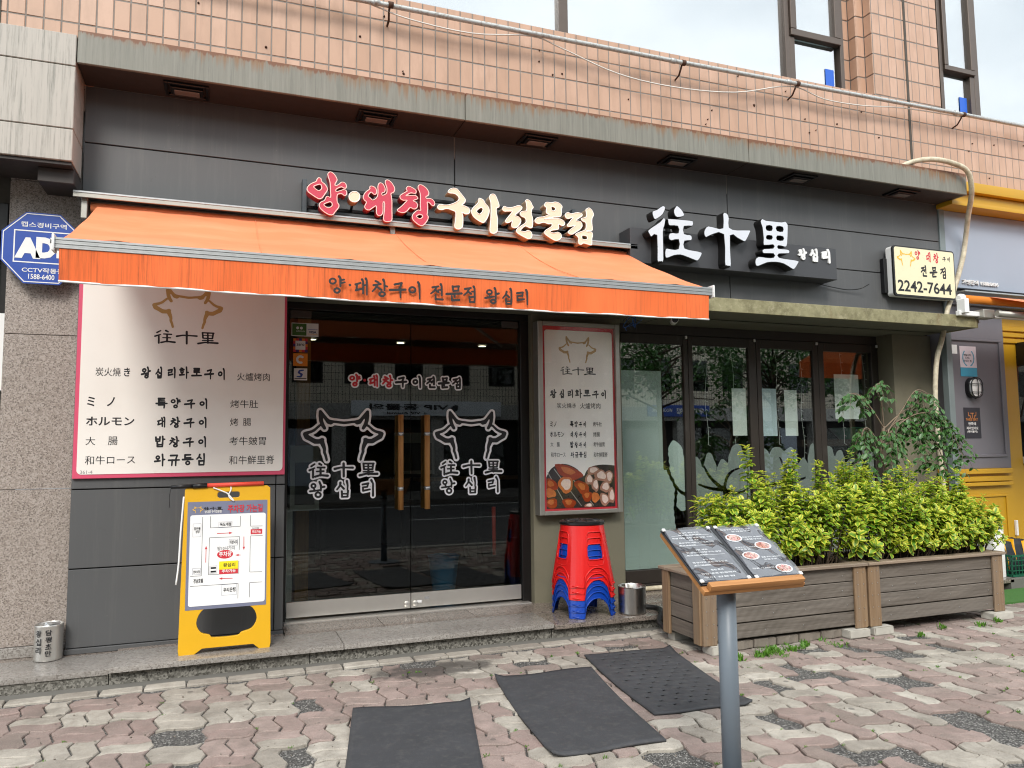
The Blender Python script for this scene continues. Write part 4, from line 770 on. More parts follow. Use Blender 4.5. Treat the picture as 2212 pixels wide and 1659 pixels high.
M['lcream'] = mat('cream letter face', 'd8d0b6', .35, 0, .03); M['lcreamside'] = mat('cream letter side', 'b09a80', .45, 0, .15, 12)
M['ltrim'] = mat('white edge trim', 'f2efe8', .3); M['ltrimr'] = mat('pinkish edge trim', 'efc9c2', .3)
for i, (col, polys) in enumerate(CH): letter(col, polys, i)
# ================================================================ box sign with three big characters
bs = thing('box_sign', 'long charcoal box sign behind the three big white characters', 'sign', (4.5, 5.9, 3.1))
box('sign_box', (3.335, 5.665, 5.80, 5.998, 3.085, 3.40), M['signbox'] if 'signbox' in M else M.setdefault('signbox', mat('charcoal sign box', '3d3e41', .45, 0, .06, 3)), bs, .004)
for r in T['wang']:
    x0, x1, z0, z1 = mmv(r[1:]); gput('b'+r[0], (x0+x1)/2, (z0+z1)/2, (z1-z0)/.9, 5.785, M['white'], bs, .045, 1.0, name='small_letter', ext=.014)
nm = ['leftmost of the three big white characters, made of several strokes', 'cross shaped big white character in the middle of the box sign', 'rightmost big white character, with four square holes']
roots = []
for k in range(3):
    xs = [p[0]/1000 for kk, pl in BW if kk == k for p in pl[0]]; zs = [p[1]/1000 for kk, pl in BW if kk == k for p in pl[0]]
    roots.append(thing('channel_letter', nm[k], 'letter', ((min(xs)+max(xs))/2, 5.75, min(zs)), 'big white characters on the box sign'))
M['lwhite'] = mat('white letter face', 'cdd1d8', .3, 0, .04); M['lblack'] = mat('black letter side', '151413', .45, 0, .3, 20)
for k, pl in BW:
    P = [[(q.x, q.y) for q in catmull([(a/1000, b/1000, 0) for a, b in p], 2, True)] for p in pl]
    shape('letter_body', P, M['lblack'], roots[k], .098, 5.702)
    # face inset from a black rim
    def inset(p, d):
        n = len(p); A = sum(p[i][0]*p[(i+1) % n][1]-p[(i+1) % n][0]*p[i][1] for i in range(n)); sgn = 1 if A > 0 else -1; o = []
        for i in range(n):
            a, b = p[i-1], p[(i+1) % n]; tx, ty = b[0]-a[0], b[1]-a[1]; L = math.hypot(tx, ty) or 1; o.append((p[i][0]-sgn*ty/L*d, p[i][1]+sgn*tx/L*d))
        return o
    shape('letter_face', [inset(P[0], .005)]+[inset(p, -.004) for p in P[1:]], M['lwhite'], roots[k], 0, 5.6995)
box('letter_post', (3.69, 3.72, 5.75, 5.79, 3.38, 3.46), M['lblack'], roots[0], 0)
tag(tube('sign_wire', catmull([(5.6, 5.96, 3.07), (5.75, 5.97, 3.055), (5.95, 5.97, 3.04), (6.1, 5.95, 3.055), (6.18, 5.9, 3.1)], 4), .005, M['black'], None, 5), 'thin black wire from the box sign to the phone number sign', 'wire')
# ================================================================ projecting phone sign
ps = thing('phone_sign', 'cream light box sign with yellow cow outline and number 2242-7644', 'sign', (6.93, 5.9, 3.0))
KP = 5.86/5.55
def kx(v): return v*KP
def kz(v): return 1.45+(v-1.45)*KP
def slab(name, x0, x1, z0, z1, y, th, r, m_, par): shape(name, [rrect(kx(x0), kx(x1), kz(z0), kz(z1), r)], m_, par, th, y)
slab('sign_case', 6.14, 6.965, 2.915, 3.415, 5.88, .075, .035, M['white'], ps)
slab('sign_rim', 6.138, 6.968, 2.912, 3.418, 5.863, .02, .035, M['black'], ps)
slab('sign_face', 6.155, 6.955, 2.928, 3.404, 5.86, .004, .026, mat('cream light box face', 'e4dcb8', .3, 0, .03), ps)
box('wall_bracket', (kx(6.10), kx(6.17), 5.945, 5.999, kz(2.95), kz(3.3)), M['black'], ps, .004)
box('wall_bracket', (kx(6.85), kx(6.9), 5.956, 5.999, kz(2.95), kz(3.3)), M['black'], ps, .004)
for r in T['phone']:
    x0, x1, z0, z1 = mmv(r[1:]); x0, x1, z0, z1 = kx(x0), kx(x1), kz(z0), kz(z1)
    if r[0] == 'COW': cow((x0+x1)/2, z1-(z1-z0)*.24, (x1-x0)/2, 5.859, M['amber'], ps, .03)
    elif r[0][0] == '2': text(r[0], x0, x1, z0+.005, z1-.005, 5.859, M['ink'], ps, bold=.02)
    else:
        e_ = (z1-z0)*.16; gfit(r[0], x0, x1, z0-e_, z1+e_, 5.859, M['red'] if r[0] in ('양', '대창') else M['ink'], ps, 'g', .022)
# ================================================================ lower canopy
lc = thing('lower_canopy', 'thin mossy concrete canopy over the right hand windows and doors', 'canopy', (4, 5.9, 2.65))
box('canopy_slab', (.44, 7.3, 5.62, 6.5, 2.66, 2.78), M['lintel'], lc, .004)
box('canopy_edge', (.44, 7.302, 5.60, 5.619, 2.65, 2.775), M['canopyedge'], lc, .003)
box('canopy_edge', (7.303, 7.32, 5.602, 5.998, 2.652, 2.774), M['canopyedge'], lc, .003)
box('hook', (7.325, 7.335, 5.6, 5.63, 2.70, 2.76), M['alu'], lc, 0)
# ================================================================ door surround, pillars
def pillar(name, label, b):
    return tag(box(name, b, M['greige'], None, .006, 2), label, 'pillar')
pillar('wall_pillar', 'olive grey plaster pillar behind the lit menu box and the stool stack', (2.56, 3.46, 6.25, 6.62, .10, 2.659))
pillar('wall_pillar', 'olive grey plaster pillar right of the folding windows, behind the small tree', (6.83, 7.395, 6.25, 6.62, .10, 2.659))
ds = thing('door_surround', 'black metal surround round the double glass doors', 'door frame', (1.5, 6.36, .1))
box('jamb', (.437, .478, 6.32, 6.42, .10, 2.6), M['blackframe'], ds, .003)
box('jamb', (2.478, 2.559, 6.32, 6.42, .10, 2.6), M['blackframe'], ds, .003)
box('head', (.437, 2.559, 6.32, 6.42, 2.601, 2.659), M['blackframe'], ds, .003)
box('threshold', (.46, 2.53, 6.24, 6.42, .106, .121), M['steel'], ds, .003)
for k, (x0, x1, lab) in enumerate(((.484, 1.481, 'left tinted glass door with steel bottom rail and stickers'), (1.487, 2.472, 'right tinted glass door with steel bottom rail and key lock'))):
    d = thing('glass_door', lab, 'door', (x0, 6.36, .12), 'double glass doors under the awning')
    g = box('glass_pane', (x0, x1, 6.352, 6.362, .262, 2.592), M['glass'], d, .0)
    box('bottom_rail', (x0, x1, 6.338, 6.376, .14, .262), M['steel'], d, .003)
    e_ = (x0, x0+.17) if k == 0 else (x1-.16, x1)
    box('hinge_patch', (e_[0], e_[1], 6.34, 6.374, 2.535, 2.596), mat('smoked steel patch', '55524e', .4, .6), d, .004)
    lk = (x1-.033) if k == 0 else (x0+.033)
    lathe('lock', [(0, .012), (.012, .012), (.022, .008), (.024, 0)], M['steel'], d, 18, (lk, 6.338, .177), (R_(90), 0, 0))
    hx = 1.385 if k == 0 else 1.612
    bar_ = tube('handle', [(hx, 6.29, .955), (hx, 6.29, 1.745)], .0235, M['handle'], d, 14)
    tube('handle', [(hx, 6.42, .955), (hx, 6.42, 1.745)], .0235, M['handle'], d, 14)
    for z in (1.13, 1.585):
        tube('handle_band', [(hx, 6.29, z-.015), (hx, 6.29, z+.015)], .0245, M['alu'], d, 14)
        tube('handle_bolt', [(hx, 6.31, z), (hx, 6.40, z)], .008, M['alu'], d, 8)
    cx = .925 if k == 0 else 2.022
    M.setdefault('filmw', mat('white window film', 'fafaff', .5, 0, .02)); M.setdefault('filmk', mat('black window film', '1a1a1e', .45, 0, .02))
    wdt = .309
    cow(cx, 1.678, wdt, 6.3495, M['filmw'], d, .08, 'cow_emblem'); cow(cx, 1.678, wdt, 6.3485, M['filmk'], d, .022, 'cow_emblem')
    for s_, dx, z in (('b往', -.2, 1.292), ('b十', 0, 1.293), ('b里', .203, 1.293), ('b왕', -.21, 1.139), ('b십', -.008, 1.139), ('b리', .198, 1.14)):
        gput(s_, cx+dx, z, .155, 6.3495, M['filmw'], d, .1, ); gput(s_, cx+dx, z, .155, 6.3485, M['filmk'], d, .012)
    row = '양대창구' if k == 0 else '이전문점'
    xs = (1.0, 1.2, 1.305, 1.415) if k == 0 else (1.535, 1.66, 1.775, 1.89)
    if k == 0: xs = (1.012, 1.165, 1.285, 1.40)
    for s_, x in zip(row, xs):
        gput('g'+s_, x, 2.033, .125, 6.3495, M['filmw'], d, .13); gput('g'+s_, x, 2.033, .125, 6.3485, M['red'] if s_ in '양대창' else M['filmk'], d, .035)
    if k == 0: shape('lettering', [[(1.092+.012*math.cos(a*.5), 2.035+.012*math.sin(a*.5)) for a in range(13)]], M['red'], d, 0, 6.3485)
    if k == 0:
        def sticker(nm_, x0_, x1_, z0_, z1_, m_): return plate(x0_, x1_, 6.349, z0_, z1_, nm_, m_, d, .0015)
        sticker('sticker', .498, .711, 2.383, 2.492, M['white']); sticker('sticker_panel', .503, .615, 2.389, 2.486, mat('green sticker', '3c6a2a', .5)).location.y -= .0012
        for q in (.545, .575): shape('sticker_eye', [[(q+.012*math.cos(a*.6), 2.45+.012*math.sin(a*.6)) for a in range(10)]], M['white'], d, 0, 6.3465)
        text('advisor', .535, .607, 2.418, 2.434, 6.3465, M['white'], d); text('VISA', .633, .695, 2.41, 2.43, 6.348, mat('navy print', '1f2a66', .5), d, bold=.03)
        plate(.625, .705, 6.3475, 2.402, 2.405, 'sticker_line', M['amber'], d, .001); plate(.625, .705, 6.3475, 2.44, 2.443, 'sticker_line', M['adtblue'], d, .001)
        for i_ in range(5):
            for j_ in range(5):
                if 0 < i_ < 4 and 0 < j_ < 4: continue
                plate(.513+.0226*i_, .535+.0226*i_, 6.349, 2.252+.0226*j_, 2.274+.0226*j_, 'sticker_patch', [M['red'], mat('orange print', 'e07a20', .5), mat('purple print', '3c2468', .5)][(i_*2+j_) % 3], d, .001)
        plate(.530, .608, 6.3475, 2.272, 2.345, 'sticker', M['white'], d, .001); text('zero', .538, .60, 2.304, 2.322, 6.347, M['ink'], d, bold=.02)
        sticker('sticker', .513, .627, 2.138, 2.242, mat('orange sticker', 'e88a1c', .45))
        for a0 in (0,): shape('sticker_mark', contour([[(.57+.026*math.cos(R_(a)), 2.192+.026*math.sin(R_(a)), .009) for a in range(50, 320, 30)]], 0, .003), M['white'], d, 0, 6.3475)
        sticker('sticker', .521, .625, 2.023, 2.12, M['white']); gS = contour([[(.595, 2.105, .005), (.565, 2.10, .007), (.557, 2.085, .007), (.583, 2.07, .008), (.575, 2.052, .007), (.545, 2.052, .004)]], 0, .003)
        shape('sticker_mark', gS, M['adtblue'], d, 0, 6.3475)
        plate(.526, .62, 6.3475, 2.034, 2.04, 'sticker_line', M['ink'], d, .001)
    else:
        plate(1.60, 1.64, 6.3365, .205, .225, 'sticker', M['greyink'], d, .001); plate(1.535, 1.575, 6.3365, .18, .2, 'sticker', M['whitepaper'], d, .001)
# ================================================================ lit menu box on the pillar
lb = thing('menu_light_box', 'tall framed menu box with red rim and grilled meat photo above the stools', 'sign', (2.97, 6.2, .87))
boxes('case_frame', [(2.573, 2.62, 6.13, 6.249, .868, 2.58), (3.34, 3.387, 6.13, 6.249, .868, 2.58), (2.62, 3.34, 6.13, 6.249, .868, .905), (2.62, 3.34, 6.13, 6.249, 2.54, 2.58)], M['alumatt'], lb, .006)
box('red_backing', (2.62, 3.34, 6.158, 6.245, .905, 2.54), M['red'], lb, 0)
shape('menu_sheet', [rrect(2.645, 3.318, 1.02, 2.505, .025)], M['menusheet'] if 'menusheet' in M else M.setdefault('menusheet', mat('menu sheet print', 'f8f5ee', .25, 0, .02)), lb, .002, 6.154)
def mk_meat():
    m, n, b, l = nodes('grilled meat photo print'); P = pos(n)
    v = n.nodes.new('ShaderNodeTexVoronoi'); v.inputs['Scale'].default_value = 8.5; w_ = mixc(n, .06, P, noise(n, P, 6, 3)); l(P, v.inputs['Vector']); s = sep(n, v.outputs['Color'])
    a = mixc(n, ramp(n, s[0], .2, .8), lin('a8402a'), lin('d89a80')); a = mixc(n, ramp(n, noise(n, P, 22, 5, .7), .42, .68), a, lin('7a2c1e')); a = mixc(n, mathn(n, 'MULTIPLY', ramp(n, noise(n, P, 40, 4, .7), .55, .7), .7), a, lin('ecd2c2'))
    a = mixc(n, ramp(n, v.outputs['Distance'], .05, .085, (0, 0, 0, 1), (1, 1, 1, 1)), a, lin('3c211b')) if False else a
    d = n.nodes.new('ShaderNodeTexVoronoi'); d.feature = 'DISTANCE_TO_EDGE'; d.inputs['Scale'].default_value = 8.5; l(P, d.inputs['Vector']); a = mixc(n, ramp(n, d.outputs['Distance'], .03, .14, (1, 1, 1, 1), (0, 0, 0, 1)), a, lin('2c2422'))
    l(a, b.inputs['Base Color']); b.inputs['Roughness'].default_value = .3; return m
pc = [(2.645, .925), (3.318, .925), (3.318, 1.29), (3.2, 1.30), (3.09, 1.285), (3.035, 1.245), (3.005, 1.20), (2.95, 1.26), (2.86, 1.305), (2.77, 1.31), (2.69, 1.27), (2.645, 1.2)]
pc2 = [(q.x, q.y) for q in catmull([(a, b, 0) for a, b in pc[2:]], 3)]
shape('food_photo', [[pc[0], pc[1]]+pc2], mat('food photo background', '3a3230', .3, 0, .3, 8), lb, 0, 6.1535)
for q, (a, b) in enumerate((((2.66, 1.24), (2.80, 1.0)), ((2.72, 1.27), (2.98, .94)), ((2.88, 1.2), (3.10, .94)))): shape('photo_grill', contour([[a+(.004,), b+(.004,)]], 0, .003), M['alumatt'], lb, 0, 6.1531)
FM = [mat('grilled skin', '9c3c1c', .3, 0, .45, 26), mat('grilled edge', 'c4703c', .3, 0, .4, 30), mat('pale tripe', 'e6cfc4', .3, 0, .2, 40), mat('seared meat', 'a97a68', .3, 0, .35, 30)]
BL = [(2.86, 1.24, .14, .055, -.35, 0), (2.69, 1.13, .065, .05, -.5, 0), (2.68, 1.06, .055, .04, -.2, 1), (2.83, 1.13, .075, .07, -.9, 1), (2.99, 1.10, .085, .05, -.7, 0), (2.69, .97, .06, .045, 0, 0), (2.86, .965, .065, .045, -.2, 0), (3.04, 1.02, .05, .045, .3, 0), (3.10, 1.25, .06, .035, .2, 3), (3.18, 1.2, .07, .05, -.3, 3), (3.06, 1.17, .04, .05, .2, 3), (3.12, 1.12, .035, .06, .1, 3), (3.22, 1.10, .05, .05, .5, 3), (3.26, 1.19, .04, .06, 0, 3), (3.12, 1.01, .04, .045, 0, 1), (3.21, .99, .045, .06, .4, 3), (3.28, 1.02, .035, .07, 0, 3), (3.05, .94, .04, .02, 0, 3)]
for q, (cx, cz, rx, rz, an, kk) in enumerate(BL):
    rr = random.Random(q)
    def bl_(s_, dx=0, dz=0):
        o = []
        for a in range(18):
            t_ = a/18*6.2832; r_ = s_*(1+.09*math.sin(3*t_+q)+.05*math.sin(5*t_+2*q)); x, z = rx*r_*math.cos(t_), rz*r_*math.sin(t_); x, z = cx+dx+x*math.cos(an)-z*math.sin(an), cz+dz+x*math.sin(an)+z*math.cos(an); o.append((min(3.317, max(2.646, x)), max(.926, z)))
        return o
    shape('photo_meat', [bl_(1)], FM[kk], lb, 0, 6.1529-.00007*q)
    if kk == 3 or q == 3: shape('photo_meat', [bl_(.66, .004, .004)], FM[2], lb, 0, 6.1512-.00004*q)
    else: shape('photo_meat', [bl_(.5, -.006, .012)], FM[1], lb, 0, 6.1512-.00004*q)
box('cover_glass', (2.622, 3.338, 6.138, 6.141, .907, 2.538), mk_glass('clear acrylic', (1, 1, 1, 1), 1, .02, .025), lb, 0)
for r in T['box']:
    x0, x1, z0, z1 = mmv(r[1:])
    if r[0] == 'COW': cow((x0+x1)/2, z1-(z1-z0)*.24, (x1-x0)/2, 6.1525, M['gold'], lb, .02)
    elif r[0] == '往十里': gfit(r[0], x0-.01, x1+.01, z0, z1, 6.1525, M['ink'], lb)
    elif r[0][0] in '왕특대밥와': gfit(r[0], x0-.004, x1+.004, z0, z1, 6.1525, M['ink'], lb, 'g', .028)
    else: text(r[0], x0, x1, z0, z1, 6.1525, M['ink'], lb, bold=0 if any('一' <= q <= '鿿' for q in r[0]) else .02)
# ================================================================ folding window wall
PX = [(3.574, 4.28), (4.39, 5.07), (5.227, 5.907), (6.057, 6.728)]
LX = [(3.465, 4.333), (4.337, 5.165), (5.172, 5.98), (5.984, 6.825)]
wh = thing('window_head_rail', 'dark bronze head rail and sill holding the four folding windows', 'window frame', (5.1, 6.5, .1))
box('head_rail', (3.462, 6.828, 6.46, 6.6, 2.565, 2.659), M['bronze'], wh, .003); box('sill_rail', (3.462, 6.828, 6.44, 6.6, .10, .155), M['bronze'], wh, .003)
names_w = ['first folding window with a frosted petal film, nearest the lit menu box', 'second folding window with one long white paper, next to the first pane', 'third folding window with two white papers stuck inside', 'fourth folding window with a wide white paper, beside the right pillar']
for k in range(4):
    w_ = thing('folding_window', names_w[k], 'window', ((LX[k][0]+LX[k][1])/2, 6.45, .15), 'folding windows behind the planters')
    x0, x1 = LX[k]; p0, p1 = PX[k]
    boxes('window_frame', [(x0, p0, 6.45, 6.5, .157, 2.562), (p1, x1, 6.45, 6.5, .157, 2.562), (p0, p1, 6.45, 6.5, .157, .285), (p0, p1, 6.45, 6.5, 2.47, 2.562)], M['bronze'], w_, .004)
    box('pane', (p0, p1, 6.47, 6.478, .285, 2.47), M['glasswin'], w_, 0)
    box('white_catch', (x1-.03, x1-.012, 6.43, 6.45, 2.53, 2.56), M['white'], w_, .003)
    # frosted film with petal shapes
    def film(X, Z, F, k=k, p0=p0, p1=p1):
        rr = random.Random(k+3); D = np.full(X.shape, 9.)
        if k == 0: 
            D = np.minimum(D, np.maximum(X-(p0+.46), Z-2.2)); pet = [(p0+.60, 1.28, .10, .24), (p0+.66, 1.02, .12, .2), (p0+.50, 1.0, .12, .22), (p0+.46, .70, .14, .2), (p0+.56, .44, .2, .16), (p0+.3, .45, .4, .14)]
        else:
            fc_ = [(.5, 1.0), (.42, 1.05), (.5, .95)][k-1]; pet = [(p0+.35, .62, .6, .5), (p0+.1, 1.0, .25, .25), (p0+.55, 1.0, .25, .25)]
            for q in range(5): pet.append((p0+.02+.165*q, 1.12+rr.uniform(-.03, .14), .10+rr.uniform(-.015, .02), .24))
        for cx, cz, rx, rz in pet:
            wob = .03*np.sin(X*47+cz*9)+.03*np.sin(Z*53+cx*7)
            D = np.minimum(D, (np.hypot((X-cx)/rx, (Z-cz)/rz)-1+wob)*min(rx, rz)+(.0 if k == 0 else .006))
        if k == 0:
            for sg in ([(.50, 1.45), (.52, 1.2), (.60, 1.05), (.58, .85)], [(.60, 1.05), (.70, .98)], [(.58, .85), (.60, .62), (.52, .5)], [(.58, .85), (.70, .78)]):
                for (ax_, az_), (bx_, bz_) in zip(sg, sg[1:]):
                    ax2, bx2 = p0+ax_, p0+bx_; L2_ = (bx2-ax2)**2+(bz_-az_)**2; t = np.clip(((X-ax2)*(bx2-ax2)+(Z-az_)*(bz_-az_))/L2_, 0, 1)
                    D = np.maximum(D, .016+.005*np.sin(Z*90)-np.hypot(X-ax2-t*(bx2-ax2), Z-az_-t*(bz_-az_)))
        if k:   # dark veins between the petals
            for cx, cz, n_, r0 in ((p0+[.35, .28, .38][k-1], [1.02, 1.05, .95][k-1], 6, .36), (p0+[.62, .6, .1][k-1], [.72, .65, .6][k-1], 5, .3), (p0+[.1, .15, .55][k-1], [.6, .62, 1.3][k-1], 5, .28)):
                for q in range(n_):
                    a = 6.283*q/n_+rr.uniform(-.3, .3); r1 = r0*rr.uniform(.7, 1.2); ex, ez = cx+r1*math.cos(a), cz+r1*math.sin(a); bd = rr.uniform(-.07, .07)
                    t = np.clip(((X-cx)*(ex-cx)+(Z-cz)*(ez-cz))/(r1*r1), 0, 1); ox, oz = -math.sin(a)*bd*np.sin(t*3.14), math.cos(a)*bd*np.sin(t*3.14)
                    dd = np.hypot(X-cx-t*(ex-cx)-ox, Z-cz-t*(ez-cz)-oz)-(.021*(1-t*.55)+.004*np.sin(X*160)*np.sin(Z*150)); D = np.maximum(D, -dd)
        return np.maximum(np.maximum(D, p0+.006-X), np.maximum(X-p1+.006, .29-Z))
    lp = contour([[(p0, .3, .01), (p1, 2.3, .01)]], 0, .012, None, film)
    shape('frosted_film', lp, M['frost'] if k == 0 else M['frost2'], w_, 0, 6.4815)
    for (a, b, c_, d_) in {1: [(4.87, 5.045, 1.56, 2.045)], 2: [(5.235, 5.43, 1.555, 2.05), (5.535, 5.70, 1.555, 2.04)], 3: [(6.215, 6.56, 1.735, 2.225)]}.get(k, []):
        plate(a, b, 6.4825, c_, d_, 'paper_sheet', M.setdefault('bluepaper' if (k == 2 and a < 5.3) else 'plainpaper', mat('paper', 'dce8f2' if (k == 2 and a < 5.3) else 'f2f4f0', .7)), w_, .001)
    if k: 
        bm = bmesh.new()
        for q in range(2):
            x = p0+.15+.33*q+.05*k; pts = [(x+.015*math.sin(z_*9+q), 6.53, z_) for z_ in [2.46-.09*i for i in range(12+q*3)]]; add_tube(bm, pts, .0022, 4, False)
            for p in pts[::1]: add_tube(bm, [p, (p[0]+.03, p[1], p[2]-.012)], .002, 4, False)
        link('string_light', to_mesh(bm, M['white']), w_)
# ================================================================ interior seen through the glass
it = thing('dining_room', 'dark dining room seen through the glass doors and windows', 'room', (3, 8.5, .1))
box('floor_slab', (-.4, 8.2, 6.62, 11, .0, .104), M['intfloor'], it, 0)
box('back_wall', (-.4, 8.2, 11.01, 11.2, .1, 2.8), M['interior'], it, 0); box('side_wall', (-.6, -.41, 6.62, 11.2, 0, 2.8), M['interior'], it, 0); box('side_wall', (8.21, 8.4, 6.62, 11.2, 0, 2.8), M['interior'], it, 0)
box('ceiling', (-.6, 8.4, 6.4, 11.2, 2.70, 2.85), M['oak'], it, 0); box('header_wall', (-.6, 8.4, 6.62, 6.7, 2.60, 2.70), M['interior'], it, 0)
for i in range(4):
    for j in range(2):
        x, y = .78+i*1.0+(.12 if j else 0), 6.95+j*1.7
        d = lathe('downlight', [(0, 2.69), (.045, 2.69), (.045, 2.699)], M['lamp'], it, 16, (x, y, 0)); lathe('downlight_ring', [(.045, 2.688), (.06, 2.69), (.06, 2.699)], M['alu'], d, 16)
for a, b, z0, z1, y in ((.55, .80, .93, 1.5, 6.95), (1.10, 1.38, 1.0, 1.45, 10.9), (2.3, 2.9, 1.1, 1.7, 10.9), (4.3, 5.0, 1.2, 1.9, 10.9)):
    q_ = box('poster', (a, b, y, y+.01, z0, z1), M['whitepaper'], it, 0); box('poster_photo', (a+.04, b-.04, y-.004, y-.001, z0+.05, z1-.15), M['nbgrey'], q_, 0)
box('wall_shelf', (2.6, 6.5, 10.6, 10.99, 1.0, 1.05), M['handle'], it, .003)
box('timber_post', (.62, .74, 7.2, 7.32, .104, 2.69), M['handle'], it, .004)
bn = lathe('blue_bin', [(0, .105), (.11, .105), (.15, .42), (.158, .425), (.15, .43), (.14, .42), (.10, .115), (0, .115)], M['binblue'], None, 28, (2.02, 7.25, .0)); tag(bn, 'light blue waste bin with a liner standing inside the right door', 'bin')
tag(tube('red_reflection_stick', [(2.30, 6.56, .5), (2.29, 6.54, .93)], .018, M['postred'], None, 10), 'upright red stick added inside the right glass door in place of a mirrored post', 'stick')  # added stick, stands in for a red post mirrored in the door glass
tag(boxes('freezer', [(.20, .56, 6.75, 7.2, .104, .95)], M['white'], None, .01), 'low white cabinet just inside the left glass door', 'cabinet')
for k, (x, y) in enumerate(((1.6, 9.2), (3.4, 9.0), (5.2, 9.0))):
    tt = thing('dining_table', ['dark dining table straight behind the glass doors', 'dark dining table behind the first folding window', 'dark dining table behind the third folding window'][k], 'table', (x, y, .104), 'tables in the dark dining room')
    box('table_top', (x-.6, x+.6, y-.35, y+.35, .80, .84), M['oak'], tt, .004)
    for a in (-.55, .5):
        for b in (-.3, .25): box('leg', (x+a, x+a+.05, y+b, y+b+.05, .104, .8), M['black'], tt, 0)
gp = lathe('green_basin', [(0, 1.40), (.10, 1.40), (.2, 1.52), (.215, 1.525), (.2, 1.53), (.1, 1.42), (0, 1.42)], M['greenpot'], None, 28, (6.75, 6.86, .12)); tag(gp, 'green plastic basin behind the fourth window on a ledge', 'basin')
box('window_ledge', (5.9, 7.6, 6.66, 7.1, 1.44, 1.515), M['oak'], it, 0)
# ================================================================ left side: granite pillar, stone blocks, neighbour
gpil = thing('granite_pillar', 'speckled pink grey granite pillar at the left edge behind the blue sign', 'pillar', (-1.19, 6.1, .1))
for z0, z1 in ((.168, 1.208), (1.212, 2.273), (2.277, 3.36), (3.364, 3.6)): box('stone_slab', (-1.41, -.98, 6.05, 6.14, z0, z1), M['graniteA'], gpil, .002); box('side_slab', (-1.425, -1.412, 6.06, 6.5, z0, z1), M['graniteA'], gpil, 0)
box('base_course', (-1.42, -.98, 6.03, 6.14, .095, .165), M['graniteB'], gpil, .003)
sb = thing('stone_block_band', 'pale streaked stone cladding jutting out above the blue octagonal sign', 'cladding', (-1.2, 5.8, 3.38))
for z0, z1 in ((4.056, 4.275), (3.618, 4.05), (3.395, 3.612)):
    box('stone_panel', (-3.2, -.985, 5.64, 5.70, z0, z1), M['stoneblock'], sb, .004); box('side_panel', (-1.03, -.986, 5.701, 6.0, z0, z1), M['stoneblock'], sb, .003)
box('rear_fill', (-9, -.99, 6.12, 6.4, 3.2, 4.4), M['groutdark'], sb, 0); box('side_panel', (-1.03, -.984, 6.001, 6.1, 3.30, 4.30), M['groutdark'], sb, 0); box('block_core', (-3.2, -1.04, 5.702, 6.05, 3.40, 4.27), M['groutdark'], sb, 0); box('block_soffit', (-3.2, -.99, 5.66, 6.05, 3.37, 3.393), M['soffit'], sb, .002)
box('duct', (-1.2, -.985, 5.74, 6.045, 3.27, 3.368), M['soffit'], sb, .004)
nb0 = thing('left_neighbour_window', 'narrow strip of a dark shop window at the far left edge', 'window', (-2, 6.3, .1))
box('window_frame', (-5, -1.43, 6.3, 6.36, .1, 3.6), M['blackframe'], nb0, 0); box('pane', (-3.1, -1.52, 6.285, 6.295, .3, 3.2), M['glass'], nb0, 0)
box('window_blind', (-3.1, -1.45, 6.28, 6.284, 1.9, 2.45), M['whitepaper'], nb0, 0); box('shutter_box', (-3.1, -1.44, 6.1, 6.3, 3.0, 3.2), M['black'], nb0, .004)
ad = thing('security_sign', 'blue octagonal security sign with white capital letters, partly behind the awning', 'sign', (-1.23, 5.96, 2.6))
oc = [(-1.30, 3.109), (-1.094, 3.109), (-1.0, 3.02), (-1.0, 2.71), (-1.083, 2.612), (-1.302, 2.612), (-1.44, 2.767), (-1.44, 2.967)]
oc = [(-1.30, 3.109), (-1.094, 3.109), (-.955, 2.967), (-.955, 2.767), (-1.085, 2.612), (-1.302, 2.612), (-1.44, 2.767), (-1.44, 2.967)]
def scl(P, s): cx = sum(p[0] for p in P)/len(P); cz = sum(p[1] for p in P)/len(P); return [(cx+(p[0]-cx)*s, cz+(p[1]-cz)*s) for p in P]
shape('sign_plate', [oc], M['adtblue'], ad, .012, 5.95); shape('sign_line', [scl(oc, .965), scl(oc, .94)[::-1]], M['white'], ad, 0, 5.9485)
x0, x1, z0, z1 = mmv([r for r in T['adt'] if r[0] == 'frame'][0][1:])
shape('sign_line', [[(x0, z0), (x1, z0), (x1, z1), (x0, z1)], [(x0+.008, z0+.008), (x0+.008, z1-.008), (x1-.008, z1-.008), (x1-.008, z0+.008)]], M['white'], ad, 0, 5.9485)
for r in T['adt']:
    if r[0] == 'frame': continue
    x0, x1, z0, z1 = mmv(r[1:])
    if len(r[0]) > 1: zc_ = (z0+z1)/2; z0, z1 = zc_-.018, zc_+.018
    text(r[0], x0, x1, z0, z1, 5.9485, M['white'], ad, bold=.07 if len(r[0]) == 1 else .015)
for x in (-1.36, -1.02): box('sign_post', (x-.02, x+.02, 5.962, 6.049, 2.8, 2.84), M['black'], ad, 0)
